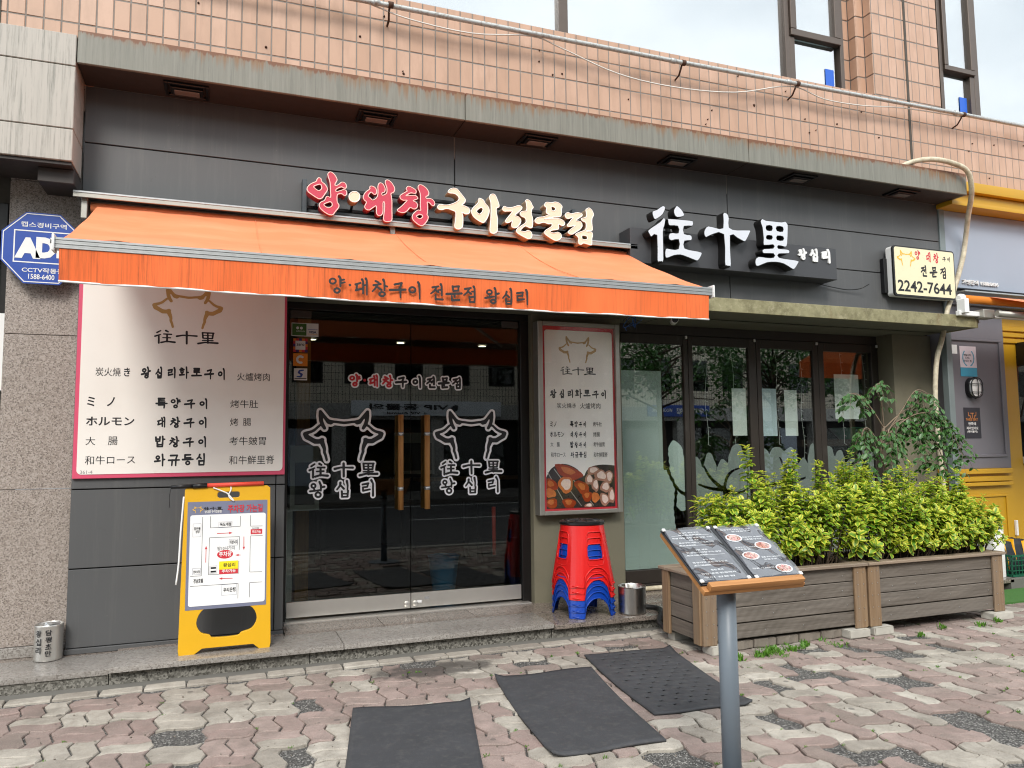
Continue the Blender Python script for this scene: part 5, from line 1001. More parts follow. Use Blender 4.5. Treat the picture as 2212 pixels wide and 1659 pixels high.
# ashtray can
cn = thing('tin_can', 'ribbed tin can with handwritten Korean letters used as an ashtray', 'can', (-1.06, 5.93, .095))
pr = [(0, .096)]+[(.083+(.0022 if i % 2 else 0), .098+.0125*i) for i in range(18)]+[(.086, .322), (.084, .326), (.080, .32), (.079, .2), (0, .2)]
lathe('can_body', pr, M['steel'], cn, 36, (-1.06, 5.93, 0), None, 1, 1)
bm = bmesh.new(); bmesh.ops.create_icosphere(bm, subdivisions=2, radius=.05)
for v in bm.verts: v.co = Vector((v.co.x*1.1, v.co.y*.9, v.co.z*.4))*(1+random.uniform(-.25, .25))
link('foil', to_mesh(bm, M['alu'], False), cn, (-1.05, 5.93, .318))
for col, s_, n in ((-1.105, '왕십리', 3), (-1.045, '담평초만', 4)):
    for i, c_ in enumerate(s_):
        h = .045 if n == 3 else .036; z1 = .30-i*(h+.008); a = (col+1.06)/.0875
        cc = bpy.data.curves.new('l', 'FONT')
        bpy.data.curves.remove(cc)
        ang = math.asin(max(-.9, min(.9, (col+1.06)/.088))); Mx = Matrix.Translation((-1.06, 5.93, 0)) @ Matrix.Rotation(ang-.0, 4, 'Z') @ Matrix.Translation((0, -.0885, 0))
        text(c_, -.018, .018, z1-h, z1, 0, M['ink'], cn, M4=Mx, bold=.02)
# ================================================================ yellow folding sign with parking map
tilt = -.055
ym = thing('folding_sign', 'yellow plastic folding sign showing a parking lot map, on the doorstep', 'sign', (.04, 5.6, .112), rot=(tilt, 0, 0), local=True)
ml = {r[0]+('' if i < 13 or r[0] not in ('주차가능',) else '2' if i > 12 and r[0] == '주차가능' else ''): r for i, r in enumerate(T['map'])}
def ML(v, ax): return v/1000-(.04 if ax == 0 else .112)
def mrect(r): return ML(r[1], 0), ML(r[2], 0), ML(r[3], 1), ML(r[4], 1)
B_ = mrect(ml['board']); bx0, bx1, bz0, bz1 = -.288, .286, .022, 1.10
out = [(bx0+.01, 1.09), (bx0, 1.06)]
outline = [(bx0+.0, .0), (bx0-.005, .03), (bx0+.012, 1.085), (bx0+.03, 1.10), (bx1-.035, 1.10), (bx1-.015, 1.085), (bx1, .03), (bx1-.006, .0), (bx1-.07, .0), (bx1-.11, .035), (bx0+.14, .035), (bx0+.09, .0)]
slot = rrect(-.075, .075, 1.022, 1.068, .018)
hole = [(q.x, q.y) for q in catmull([(-.19, .2, 0), (-.16, .275, 0), (-.09, .305, 0), (.09, .305, 0), (.17, .275, 0), (.2, .2, 0), (.165, .135, 0), (.10, .115, 0), (.07, .095, 0), (-.08, .095, 0), (-.105, .115, 0), (-.16, .135, 0)], 3, True)]
shape('front_leaf', [outline, slot, hole], M['yellow'], ym, .022, 0, bev=.003)
shape('back_leaf', [outline, slot, hole], M['yellow'], ym, .02, .0, M4=Matrix.Translation((0, .026, .0)))
shape('print_sheet', [rrect(*mrect(ml['print']), .004)], M['slate'], ym, .001, -.0045); sh = mrect(ml['sheet']); shape('map_sheet', [rrect(*sh, .015)], M['whitepaper'], ym, .001, -.006)
def line2(name, pts, w, m_, y): shape(name, contour([[(a, b, w) for a, b in pts]], 0, .0022), m_, ym, 0, y)
for pl in T['mapl']:
    for a, b in zip(pl, pl[1:]):
        a = (ML(a[0], 0), ML(a[1], 1)); b = (ML(b[0], 0), ML(b[1], 1)); dx, dz = b[0]-a[0], b[1]-a[1]; L = math.hypot(dx, dz); nx_, nz_ = -dz/L*.0013, dx/L*.0013
        shape('map_line', [[(a[0]-nx_, a[1]-nz_), (b[0]-nx_, b[1]-nz_), (b[0]+nx_, b[1]+nz_), (a[0]+nx_, a[1]+nz_)]], M['ink'], ym, 0, -.0066)
for a, b in T['mapa']:
    a = (ML(a[0], 0), ML(a[1], 1)); b = (ML(b[0], 0), ML(b[1], 1)); dx, dz = b[0]-a[0], b[1]-a[1]; L = math.hypot(dx, dz); ux, uz = dx/L, dz/L; w_ = .0022; h = .022
    k_ = (b[0]-ux*h, b[1]-uz*h)
    shape('map_arrow', [[(a[0]+uz*w_, a[1]-ux*w_), (k_[0]+uz*w_, k_[1]-ux*w_), (k_[0]+uz*.008, k_[1]-ux*.008), b, (k_[0]-uz*.008, k_[1]+ux*.008), (k_[0]-uz*w_, k_[1]+ux*w_), (a[0]-uz*w_, a[1]+ux*w_)]], M['red'], ym, 0, -.0066)
for i, r in enumerate(T['map']):
    k_ = r[0]; b_ = mrect(r); x0, x1, z0, z1 = b_
    if k_ in ('header', 'sheet', 'print', 'board', 'slot', 'hole'): continue
    if k_ == 'COW': cow((x0+x1)/2, z1-(z1-z0)*.24, (x1-x0)/2, -.0062, M['amber'], ym, .03)
    elif k_ == '往十里': gfit(k_, x0, x1, z0, z1, -.0062, M['ink'], ym, off=.02)
    elif k_ in ('Bdok', 'Bjang', 'Bmi', 'Bjeon', 'Bwoo', 'Bblk'):
        w_ = .0015; shape('map_box', [[(x0, z0), (x1, z0), (x1, z1), (x0, z1)], [(x0+w_, z0+w_), (x0+w_, z1-w_), (x1-w_, z1-w_), (x1-w_, z0+w_)]], M['slate'], ym, 0, -.0066)
        if k_ == 'Bblk': shape('map_patch', [[(x0+.006, z0+.006), (x1-.006, z0+.006), (x1-.006, z0+.018), (x0+.006, z0+.018)], [(x0+.006, z1-.02), (x1-.006, z1-.02), (x1-.006, z1-.008), (x0+.006, z1-.008)]], M['ink'], ym, 0, -.0066)
    elif k_ in ('Rpark', 'Rw', 'Yw'): shape('map_patch', [[(x0, z0), (x1, z0), (x1, z1), (x0, z1)]], M['yellowprint'] if k_ == 'Yw' else M['red'], ym, 0, -.0068)
    elif k_ == 'E': shape('map_patch', [[((x0+x1)/2+(x1-x0)/2*math.cos(a*.3), (z0+z1)/2+(z1-z0)/2*math.sin(a*.3)) for a in range(21)]], M['red'], ym, 0, -.0068)
    else:
        m_ = M['whitepaper'] if k_ in ('주차장', '주차가능') else M['red'] if '주차장' in k_ else M['white'] if '구이' in k_ else M['greyink'] if '시' in k_ and k_ != '전미식당' else M['ink']
        text(k_, x0, x1, z0, z1, -.0074, m_, ym, bold=.02)
tube('tether', catmull([(-.1, -.012, 1.095), (-.02, -.014, 1.06), (0, -.012, 1.045), (.02, -.014, 1.02), (.035, -.012, 1.0), (.01, -.014, 1.02), (0, -.012, 1.045), (.015, -.014, 1.08), (.01, .0, 1.11)], 4), .0045, M['whitepaper'], ym, 6)
tube('rope', catmull([(-.285, -.004, 1.04), (-.298, -.012, .8), (-.305, -.012, .6), (-.318, -.012, .46)], 4), .006, M['whitepaper'], ym, 6)
bt = thing('traffic_baton', 'red and black traffic baton tied on top of the yellow sign', 'baton', (.04, 5.66, 1.225))
tube('baton_light', [(-.1, 5.655, 1.222), (.27, 5.655, 1.228)], .0145, M['postred'], bt, 12); tube('baton_grip', [(-.325, 5.655, 1.218), (-.19, 5.655, 1.22)], .014, M['black'], bt, 12); tube('baton_neck', [(-.19, 5.655, 1.22), (-.1, 5.655, 1.222)], .018, M['black'], bt, 12)
tube('strap', catmull([(-.325, 5.655, 1.216), (-.335, 5.65, 1.15), (-.33, 5.65, 1.08)], 4), .002, M['black'], bt, 5)
# ================================================================ stools, pot
def stool_mesh(m_):
    H = .49; NT, NH = 96, 30; bm = bmesh.new(); G_ = []
    for j in range(NH+1):
        h = j/NH; row = []
        for i in range(NT):
            th = 2*math.pi*i/NT; c, s = abs(math.cos(th)), abs(math.sin(th)); p = 2+2.6*h; rs = .214/((c**p+s**p)**(1/p))*(1+.0) ; rc = .176
            k = h**.8; r = rc*(1-k)+rs*k
            d = min(abs(((th-math.pi/4) % (math.pi/2))), abs(math.pi/2-((th-math.pi/4) % (math.pi/2))))
            r += .012*h*(1 if d > .22 else 0)*0 + .010*h*math.exp(-((d-.22)/.05)**2)
            row.append(bm.verts.new((r*math.cos(th), r*math.sin(th), H*(1-h))))
        G_.append(row)
    for j in range(NH):
        for i in range(NT):
            u = ((i+.5)/NT*4) % 1; u = abs(u-(.0 if u < .5 else 1.0)) ; h = (j+.5)/NH     # u: 0 at face centre, .5 at a leg
            if .13 < h < .56 and u < .25-.05*(h < .17 or h > .53): continue
            if h > .70 and u < .335 and (h-.70) > .17*(u/.335)**2.6: continue
            bm.faces.new((G_[j][i], G_[j+1][i], G_[j+1][(i+1) % NT], G_[j][(i+1) % NT]))
    c = bm.verts.new((0, 0, H+.004))
    r1 = [bm.verts.new((.162*math.cos(2*math.pi*i/NT), .162*math.sin(2*math.pi*i/NT), H+.004)) for i in range(NT)]
    for i in range(NT): bm.faces.new((G_[0][i], G_[0][(i+1) % NT], r1[(i+1) % NT], r1[i])); bm.faces.new((r1[i], r1[(i+1) % NT], c))
    bmesh.ops.recalc_face_normals(bm, faces=bm.faces)
    lo = [v for v in bm.verts if not v.link_faces]; bmesh.ops.delete(bm, geom=lo, context='VERTS')
    bmesh.ops.solidify(bm, geom=bm.faces[:], thickness=.0042)
    # rolled rims round the cut-outs
    return to_mesh(bm, m_, True, 'stool')
mr_, mb_ = stool_mesh(M['stoolred']), stool_mesh(M['stoolblue'])
SX, SY = 2.79, 5.76
labs = ['bottom blue plastic stool of the stack, its legs on the doorstep', 'blue plastic stool second from the bottom of the stack', 'blue plastic stool third from the bottom, just under the red ones', 'lowest of the three red plastic stools, right on top of the blue ones', 'middle one of the three red plastic stools in the stack', 'topmost red plastic stool of the stack with a round black seat cover']
for k in range(6):
    t = thing('plastic_stool', labs[k], 'stool', (SX, SY, .106+.048*k), 'plastic stools stacked by the pillar', rot=(0, 0, R_(7)), local=True)
    link('stool_body', mr_ if k > 2 else mb_, t)
    bm = bmesh.new(); q = 0
    for a in range(4):
        for d in (-.22, .22):
            th = math.pi/4+a*math.pi/2+d; add_tube(bm, [(r*math.cos(th), r*math.sin(th), z) for r, z in ((.184, .40), (.205, .25), (.226, .12), (.240, .01))], .0042, 5, True)
        th = math.pi/4+a*math.pi/2
        add_tube(bm, [(.245*math.cos(th-.2), .245*math.sin(th-.2), .012), (.262*math.cos(th), .262*math.sin(th), .012), (.245*math.cos(th+.2), .245*math.sin(th+.2), .012)], .006, 5, True)
        fa = a*math.pi/2   # rims of the window and of the arch
        def pt(u, h):
            th_ = fa+u*math.pi/2; c, s = abs(math.cos(th_)), abs(math.sin(th_)); p = 2+2.6*h; rs = .214/((c**p+s**p)**(1/p)); k_ = h**.8; r = .176*(1-k_)+rs*k_+.003
            return (r*math.cos(th_), r*math.sin(th_), .49*(1-h))
        add_tube(bm, [pt(u, .695+.17*(abs(u)/.335)**2.6+(.13 if abs(u) > .33 else 0)) for u in [-.34+.04*i for i in range(18)]], .0045, 5, True)
        w_ = [(-.25, .50), (-.25, .18), (-.20, .125), (0, .12), (.20, .125), (.25, .18), (.25, .50), (.2, .565), (0, .57), (-.2, .565), (-.25, .50)]
        add_tube(bm, [pt(u, h) for u, h in w_], .0042, 5, False)
    bmesh.ops.recalc_face_normals(bm, faces=bm.faces)
    link('moulded_rims', to_mesh(bm, M['stoolred'] if k > 2 else M['stoolblue'], False), t)
    if k == 5: 
        sc_ = lathe('seat_cover', [(0, .512), (.15, .512), (.178, .508), (.186, .50), (.187, .485), (.180, .478), (.176, .48)], M['black'], t, 40)
        bm = bmesh.new(); [add_tube(bm, [(.03*math.cos(a), .03*math.sin(a), .512), (.15*math.cos(a), .15*math.sin(a), .512)], [.003, .006], 5) for a in [math.pi*2*q/10 for q in range(10)]]; link('cover_ribs', to_mesh(bm, M['black']), sc_)
pt_ = thing('steel_pot', 'stainless steel pot on the doorstep right of the stacked stools', 'pot', (3.155, 5.60, .103))
lathe('pot_body', [(0, .105), (.105, .105), (.112, .112), (.113, .315), (.118, .319), (.113, .323), (.108, .315), (.107, .115), (0, .112)], mat('satin steel', 'bdbbb6', .3, 1, .05, 10), pt_, 44, (3.155, 5.60, 0))
tag(tube('plastic_tube', [(3.13, 5.61, .12), (3.07, 5.54, .35)], .009, M['white'], None, 8), 'short white plastic tube leaning in the steel pot', 'tube')
tag(tube('black_hose', catmull([(3.27, 5.72, .125), (3.38, 5.6, .125), (3.33, 5.44, .128), (3.25, 5.34, .07), (3.27, 5.2, .03), (3.37, 5.0, .022), (3.45, 4.8, .022), (3.6, 4.72, .022)], 6), .02, mat('ribbed hose', '1a1b1c', .5, 0, .2, 200, .8, 300), None, 10), 'black ribbed hose running from the step under the left planter', 'hose')
tag(tube('wrapped_pipe', [(3.35, 6.36, .127), (4.9, 6.37, .129)], .022, M['cream'], None, 10), 'cream taped pipe lying along the sill under the first window', 'pipe')
# ================================================================ planters
def planter(x0, x1, label):
    y0, y1, z0, z1 = 4.6, 5.13, .075, .525
    t = thing('wooden_planter', label, 'planter', ((x0+x1)/2, (y0+y1)/2, .075), 'wooden planters in front of the windows')
    hs = [.082, .196, .306, .416, .522]
    for k in range(4):
        a, b = hs[k], hs[k+1]-.006
        if k == 0: a, b = .085, .186
        box('plank', (x0+.05, x1-.05, y0+.022, y0+.042, a, b), M['plank'], t, .003); box('plank', (x0+.05, x1-.05, y1-.042, y1-.022, a, b), M['plank'], t, .003)
        box('plank', (x0+.012, x0+.032, y0+.06, y1-.06, a, b), M['planky'], t, .003); box('plank', (x1-.032, x1-.012, y0+.06, y1-.06, a, b), M['planky'], t, .003)
    for x in (x0, x1-.115):
        for y, yy in ((y0, y0+.021), (y1-.021, y1)): box('post', (x, x+.115, y, yy, .062, z1-.001), M['post'], t, .004)
    for x in (x0-.012, x1-.010):
        for y in (y0+.022, y1-.11): box('side_post', (x, x+.022, y, y+.088, .062, z1-.001), M['post'], t, .004)
    for b_ in ((x0-.02, x1+.02, y0-.02, y0+.075, z1, z1+.024), (x0-.02, x1+.02, y1-.075, y1+.02, z1, z1+.024), (x0-.02, x0+.075, y0+.077, y1-.077, z1, z1+.023), (x1-.075, x1+.02, y0+.077, y1-.077, z1, z1+.023)): box('rim', b_, M['rim'], t, .004)
    box('soil_bed', (x0+.035, x1-.035, y0+.045, y1-.045, .1, .50), M['soil'], t, 0)
    bm = bmesh.new()
    for k in range(5):
        for x in (x0+.03, x0+.085, x1-.085, x1-.03): add_tube(bm, [(x, y0-.001, .12+.09*k), (x, y0-.003, .12+.09*k)], .0035, 6)
    for k in range(4):
        for q in range(4): x = x0+.2+q*(x1-x0-.4)/3+random.uniform(-.06, .06); add_tube(bm, [(x, y0+.021, .13+.11*k), (x, y0+.019, .13+.11*k)], .004, 6)
    bmesh.ops.recalc_face_normals(bm, faces=bm.faces); link('nail_heads', to_mesh(bm, M['alu']), t)
planter(3.15, 4.635, 'left weathered wooden planter box behind the menu stand')
planter(4.66, 6.12, 'right weathered wooden planter box with its end near the yellow shop')
# bricks under the planters
bk = [((3.20, 3.36), 4.57, 'b', 'pale block under the front left corner of the left planter'), ((4.42, 4.62), 4.565, 'b', 'pale block under the right end of the left planter'), ((4.67, 4.86), 4.57, 'b', 'pale block under the left end of the right planter'), ((5.94, 6.16), 4.56, 'b', 'pale block under the far right corner of the right planter')]
for i in range(5): bk.append(((3.40+i*.205, 3.595+i*.205), 4.64, 'p', ['upright dark paver next to the front left corner block under the left planter', 'upright dark paver, second from the left under the left planter', 'upright dark paver in the middle of the row under the left planter', 'upright dark paver, fourth from the left under the left planter', 'upright dark paver at the right end of the row under the left planter'][i]))
for i, ((a, b), y, k, lab) in enumerate(bk):
    bm = bmesh.new(); dpt = .13 if k == 'b' else .08; add_box(bm, a, b, y, y+dpt, .0, .0605)
    bmesh.ops.recalc_face_normals(bm, faces=bm.faces); bmesh.ops.bevel(bm, geom=bm.edges[:], offset=.006, segments=2, affect='EDGES')
    if k == 'p': bmesh.ops.subdivide_edges(bm, edges=[e for e in bm.edges if abs(e.verts[0].co.x-e.verts[1].co.x) > .1], cuts=6)
    for v in bm.verts:
        v.co += Vector((random.gauss(0, .0013), random.gauss(0, .0013)+(.008*math.sin((v.co.x-a)/(b-a)*6.28*1.5) if k == 'p' else 0), random.gauss(0, .0008) if v.co.z < .055 else 0))
    tag(link('support_block' if k == 'b' else 'upright_paver', to_mesh(bm, M['blockwhite'] if k == 'b' else M['brickpaver'], False)), lab, 'block' if k == 'b' else 'paver', 'blocks under the planters' if k == 'b' else 'upright pavers under the left planter')
for q, (x, y) in enumerate(((3.2, 5.05), (4.5, 5.05), (4.7, 5.05), (6.0, 5.05))): tag(box('support_block', (x, x+.18, y, y+.09, 0, .0605), M['blockwhite'], None, .006, 2), ['pale block under the rear left corner of the left planter', 'pale block under the rear right corner of the left planter', 'pale block under the rear left corner of the right planter', 'pale block under the rear right corner of the right planter'][q], 'block', 'blocks under the planters')
# ================================================================ shrubs
def add_leaf(V, F, UV, YG, p, d, up, L, w, cup, young):
    d = d.normalized(); s = d.cross(up); s = s.normalized() if s.length > 1e-4 else d.orthogonal().normalized(); n = s.cross(d)
    b = len(V)
    pts = [(0, 0, 0), (.32, -1, .5), (.32, 0, 0), (.32, 1, .5), (.72, -.85, .45), (.72, 0, -.05), (.72, .85, .45), (1.0, 0, -.12)]
    for t, q, c in pts: V.append(p+d*(L*t)+s*(q*w/2)+n*(cup*w*c - .25*L*t*t*.6))
    F += [(b, b+2, b+1), (b, b+3, b+2), (b+1, b+2, b+5, b+4), (b+2, b+3, b+6, b+5), (b+4, b+5, b+7), (b+5, b+6, b+7)]
    uvq = [.15, -1, 0, 1, -1, 0, 1, .9]; UV += uvq; YG += [young]*8
def leaf_mesh(name, V, F, UV, YG, m_):
    me = bpy.data.meshes.new(name); me.from_pydata([tuple(v) for v in V], [], F); me.materials.append(m_)
    uv = me.uv_layers.new(name='UVMap'); a = me.attributes.new('young', 'FLOAT', 'POINT'); a.data.foreach_set('value', YG)
    li = np.empty(len(me.loops), dtype=np.int32); me.loops.foreach_get('vertex_index', li); u = np.array(UV)[li]; arr = np.stack([u, np.zeros_like(u)], 1).ravel(); uv.data.foreach_set('uv', arr)
    me.polygons.foreach_set('use_smooth', [True]*len(me.polygons)); return me
def shrub(cx, cy, rx, top, seed, label, spikes=()):
    rr = random.Random(seed); t = thing('boxwood_shrub', label, 'shrub', (cx, cy, .5), 'yellow green shrubs in the planters')
    V, F, UV, YG = [], [], [], []; bm = bmesh.new()
    shoots = []
    for k in range(38):
        a = rr.uniform(0, 6.28); r = rr.random()**.6
        x, y = cx+rx*r*math.cos(a), cy+.27*r*math.sin(a)
        z = top+.05-.16*r*r-abs(rr.gauss(0, .09))-rr.choice((0, 0, .08, .16, .25))
        shoots.append((x, y, z))
    for k in range(32):                                      # lower front shoots that hide the rim
        shoots.append((cx+rx*rr.uniform(-1.05, 1.05), cy-rr.uniform(.16, .30), rr.uniform(.66, top-.16)))
    for sx_, sz_ in spikes: shoots.append((cx+sx_, cy+rr.uniform(-.1, .08), sz_)); shoots.append((cx+sx_+rr.uniform(-.04, .04), cy+rr.uniform(-.1, .05), sz_-rr.uniform(.06, .14)))
    for x, y, z in shoots:
        ls = rr.uniform(.72, 1.22); yo = rr.uniform(-.25, .15)
        bx, by = cx+(x-cx)*.62+rr.uniform(-.03, .03), cy+(y-cy)*.5; b0 = Vector((bx, by, .49)); tp = Vector((x, y, z))
        mid = b0.lerp(tp, .55)+Vector((rr.uniform(-.04, .04), rr.uniform(-.03, .03), .03))
        path = catmull([b0, mid, tp], 8); add_tube(bm, path, [.0042-.0028*i/(len(path)-1) for i in range(len(path))], 4, False)
        Lt = (tp-b0).length; n = int(min(.40, Lt*.75)/.024); ang = rr.uniform(0, 6.28)
        for q in range(n):
            tt = 1-(q*.024)/Lt; 
            idx = tt*(len(path)-1); i0 = int(max(0, min(len(path)-2, idx))); p = path[i0].lerp(path[i0+1], idx-i0); ax = (path[i0+1]-path[i0]).normalized()
            ang += 1.5708+rr.uniform(-.25, .25); age = q/n
            for s_ in (0, math.pi):
                if age > .55 and rr.random() < (age-.55)*1.3: continue
                o = ax.orthogonal().normalized(); o2 = ax.cross(o); p = p+Vector((rr.uniform(-.008, .008), rr.uniform(-.008, .008), rr.uniform(-.006, .006))); out_ = o*math.cos(ang+s_)+o2*math.sin(ang+s_)
                el = .75-min(.85, q*.35)+rr.uniform(-.35, .3)
                d = out_*math.cos(el)+ax*math.sin(el)+Vector((0, 0, .12))
                L = .034+.022*min(1, (q+1)/3)+rr.uniform(-.008, .01)
                L *= ls; add_leaf(V, F, UV, YG, p, d, ax, L, L*rr.uniform(.6, .8), .3, yo+ max(0, 1-q/8)*rr.uniform(.6, 1.2)+rr.uniform(-.2, .35))
    link('stems', to_mesh(bm, M['bark'], False, 'stems'), t); link('foliage', leaf_mesh('foliage', V, F, UV, YG, M['boxleaf']), t)
sh = [(3.5, 1.10, .2, 'sparse yellow green shrub at the left end of the left planter', ((-.10, 1.08),)), (3.84, 1.2, .26, 'yellow green shrub with one tall spike, second from the left', ((-.11, 1.44), (.1, 1.25))), (4.3, 1.30, .27, 'full yellow green shrub right of the tall spike in the left planter', ((-.08, 1.40), (.1, 1.3))),
      (4.82, 1.29, .27, 'yellow green shrub where the two planters meet', ((-.1, 1.4), (.14, 1.25))), (5.3, 1.2, .27, 'yellow green shrub in the middle of the right planter', ((.08, 1.30), (-.14, 1.2))), (5.72, 1.13, .24, 'yellow green shrub next to the last in the right planter', ((.0, 1.22),)), (5.96, 1.08, .18, 'yellow green shrub at the right end, in front of the yellow shop', ((-.02, 1.215), (.14, .98)))]
for k, (x, tp, rx, lab, sp) in enumerate(sh): shrub(x, 4.86, rx, tp, 11+k, lab, sp)
# ---- small drooping tree in a pot behind the right planter
tr = thing('small_tree', 'small dark green tree with drooping leaves behind the right planter', 'tree', (5.72, 5.42, .1))
rr = random.Random(5); bm = bmesh.new(); V, F, UV, YG = [], [], [], []
trunk = catmull([(5.72, 5.42, .12), (5.71, 5.4, .7), (5.75, 5.38, 1.1), (5.66, 5.36, 1.38), (5.70, 5.36, 1.62)], 6)
add_tube(bm, trunk, [.026-.012*i/len(trunk) for i in range(len(trunk))], 8)
BR = [((5.70, 5.36, 1.6), (5.5, 5.3, 1.78), (5.3, 5.25, 1.9), (5.17, 5.2, 1.9)), ((5.70, 5.36, 1.6), (5.62, 5.3, 1.85), (5.56, 5.3, 1.98), (5.66, 5.3, 2.02)), ((5.68, 5.36, 1.5), (5.85, 5.3, 1.75), (6.0, 5.25, 1.95), (6.12, 5.2, 1.9)),
      ((5.68, 5.36, 1.5), (5.95, 5.25, 1.72), (6.25, 5.2, 1.7), (6.42, 5.15, 1.35)), ((5.66, 5.36, 1.42), (5.95, 5.3, 1.62), (6.15, 5.25, 1.55), (6.28, 5.2, 1.2)), ((5.66, 5.36, 1.42), (5.45, 5.3, 1.6), (5.32, 5.25, 1.52), (5.27, 5.2, 1.22)),
      ((5.7, 5.36, 1.55), (5.55, 5.3, 1.68), (5.42, 5.25, 1.62), (5.36, 5.2, 1.35)), ((5.7, 5.36, 1.55), (5.85, 5.3, 1.68), (5.95, 5.25, 1.6), (6.02, 5.2, 1.28)), ((5.68, 5.36, 1.48), (5.8, 5.2, 1.6), (5.86, 5.15, 1.5), (5.9, 5.1, 1.2)), ((5.68, 5.36, 1.48), (5.58, 5.2, 1.58), (5.52, 5.15, 1.5), (5.5, 5.1, 1.22)), ((5.7, 5.36, 1.6), (6.0, 5.3, 1.8), (6.3, 5.25, 1.68), (6.45, 5.2, 1.5))]
for k, bb in enumerate([b_ for q_, b_ in enumerate(BR) if q_ not in (6, 8)]):
    pth = catmull(bb, 7); add_tube(bm, pth, [.0075-.005*i/len(pth) for i in range(len(pth))], 4, False)
    sparse = k in (0, 1, 2)
    for i in range(12 if sparse else 7, len(pth)):
        for q in range(1 if sparse and i < len(pth)-4 else 2):
            d0 = Vector((rr.uniform(-1, 1), rr.uniform(-1, .6), rr.uniform(-.3, .4))).normalized(); base_ = pth[i]; tw = [base_+d0*(.04*j)+Vector((0, 0, -.016*j*j)) for j in range(4)]
            add_tube(bm, tw, .0014, 3, False)
            for j in range(1, 4):
                for s_ in (-1, 1):
                    dd = (d0*.5+d0.cross(Vector((0, 0, 1)))*s_+Vector((0, 0, -.8+rr.uniform(-.4, .3))))
                    add_leaf(V, F, UV, YG, tw[j], dd, Vector((rr.uniform(-.5, .5), rr.uniform(-1, 0), 1)), rr.uniform(.045, .07), rr.uniform(.024, .034), .25, rr.uniform(0, .5))
link('trunk', to_mesh(bm, M['barkpale'], False), tr); link('crown', leaf_mesh('crown', V, F, UV, YG, M['treeleaf']), tr)
lathe('pot', [(0, .104), (.14, .104), (.18, .40), (.19, .41), (.17, .41), (.16, .38), (0, .38)], M['black'], tr, 28, (5.72, 5.42, 0))
# ================================================================ right neighbour shop
nb = thing('neighbour_shop', 'grey and yellow front of the shop at the right edge', 'building', (8.5, 6.2, .1))
box('sign_panel', (7.405, 12, 5.995, 6.05, 3.172, 4.03), M['nblight'], nb, .003)
box('cornice', (7.30, 12, 5.78, 5.998, 4.19, 4.30), M['nbyellow'], nb, .01, 2); box('cornice', (7.30, 12, 5.84, 5.999, 4.08, 4.188), M['nbyellow'], nb, .02, 3); box('cornice', (7.30, 12, 5.8, 5.9985, 4.032, 4.078), M['nbyellow'], nb, .006, 2)
box('grey_wall', (7.405, 8.355, 6.1, 6.3, 1.175, 3.0), M['nbgrey'], nb, .003); box('header_beam', (7.405, 12, 6.06, 6.3, 3.0, 3.17), M['nbgrey'], nb, .003)
boxes('wall_moulding', [(7.40, 8.29, 6.083, 6.0995, 2.60, 2.625), (7.40, 8.285, 6.083, 6.0995, 1.30, 1.33), (7.42, 7.445, 6.083, 6.0995, 1.33, 2.60), (8.26, 8.285, 6.083, 6.0995, 1.33, 2.60)], M['nbgrey'], nb, .004)
box('yellow_wall', (7.405, 8.37, 6.1, 6.3, .1, 1.174), M['nbyellow'], nb, .003)
for z0, z1, y in ((1.118, 1.172, 6.05), (1.035, 1.09, 6.06), (.985, 1.025, 6.05)): box('yellow_ledge', (7.41, 8.31, y, 6.0995, z0, z1), M['nbyellow'], nb, .005)
boxes('door_moulding', [(7.5, 8.25, 6.085, 6.0995, .86, .885), (8.225, 8.25, 6.085, 6.0995, .3, .86), (7.5, 7.525, 6.085, 6.0995, .3, .86), (7.5, 8.25, 6.085, 6.0995, .275, .3)], M['nbyellow'], nb, .004)
box('hinge', (8.335, 8.365, 6.07, 6.0995, .42, .59), M['white'], nb, .004)
box('yellow_jamb', (8.375, 8.62, 6.15, 6.34, .1, 2.85), M['nbyellow'], nb, .004); box('yellow_head', (8.375, 12, 6.16, 6.34, 2.5, 2.98), M['nbyellow'], nb, .004)
box('dark_window', (8.625, 12, 6.34, 6.35, .1, 2.5), M['glass'], nb, 0); box('yellow_dado', (8.625, 12, 6.2, 6.33, .1, 1.2), M['nbyellow'], nb, .004); box('white_tray', (8.66, 9.4, 6.1, 6.33, 1.215, 1.29), M['white'], nb, .01, 2)
box('speaker_box', (8.62, 8.83, 6.02, 6.15, 2.35, 2.62), M['black'], nb, .01, 2); tube('strut', [(8.7, 6.2, 1.75), (9.0, 6.2, 2.45)], .012, M['black'], nb, 6)
box('shop_body', (7.41, 12, 6.36, 6.9, .1, 3.9), M['interior'], nb, 0)
for z0, z1 in ((2.75, 2.80), (2.68, 2.73), (2.61, 2.66)): box('head_moulding', (8.4, 12, 6.13, 6.159, z0, z1), M['nbyellow'], nb, .004)
pl = box('paper_notice', (8.655, 8.835, 6.33, 6.332, 1.467, 1.567), M['whitepaper'], nb, 0)
for r in T['nb2']: x0, x1, z0, z1 = mmv(r[1:]); text(r[0], x0, x1, (z0+z1)/2-.027, (z0+z1)/2+.027, 5.985, M['white'], nb, ext=.008, bold=.01)
stk = thing('award_sticker', 'pink and blue laurel sticker on the grey wall above the round lamp', 'sticker', (7.77, 6.09, 2.2))
box('sticker', (7.648, 7.90, 6.095, 6.0985, 2.30, 2.54), mat('pink white sticker', 'dccfd6', .4), stk, 0); box('sticker_band', (7.648, 7.90, 6.0948, 6.0984, 2.20, 2.299), mat('teal sticker', '3c9ab8', .4), stk, 0)
for s_ in (-1, 1): shape('laurel', contour([[(7.774+s_*.085*math.cos(R_(a)), 2.41+.095*math.sin(R_(a)), .006+.003*(i % 2)) for i, a in enumerate(range(-70, 60, 13))]], 0, .003), mat('laurel blue', '5a9cb4', .5), stk, 0, 6.0935)
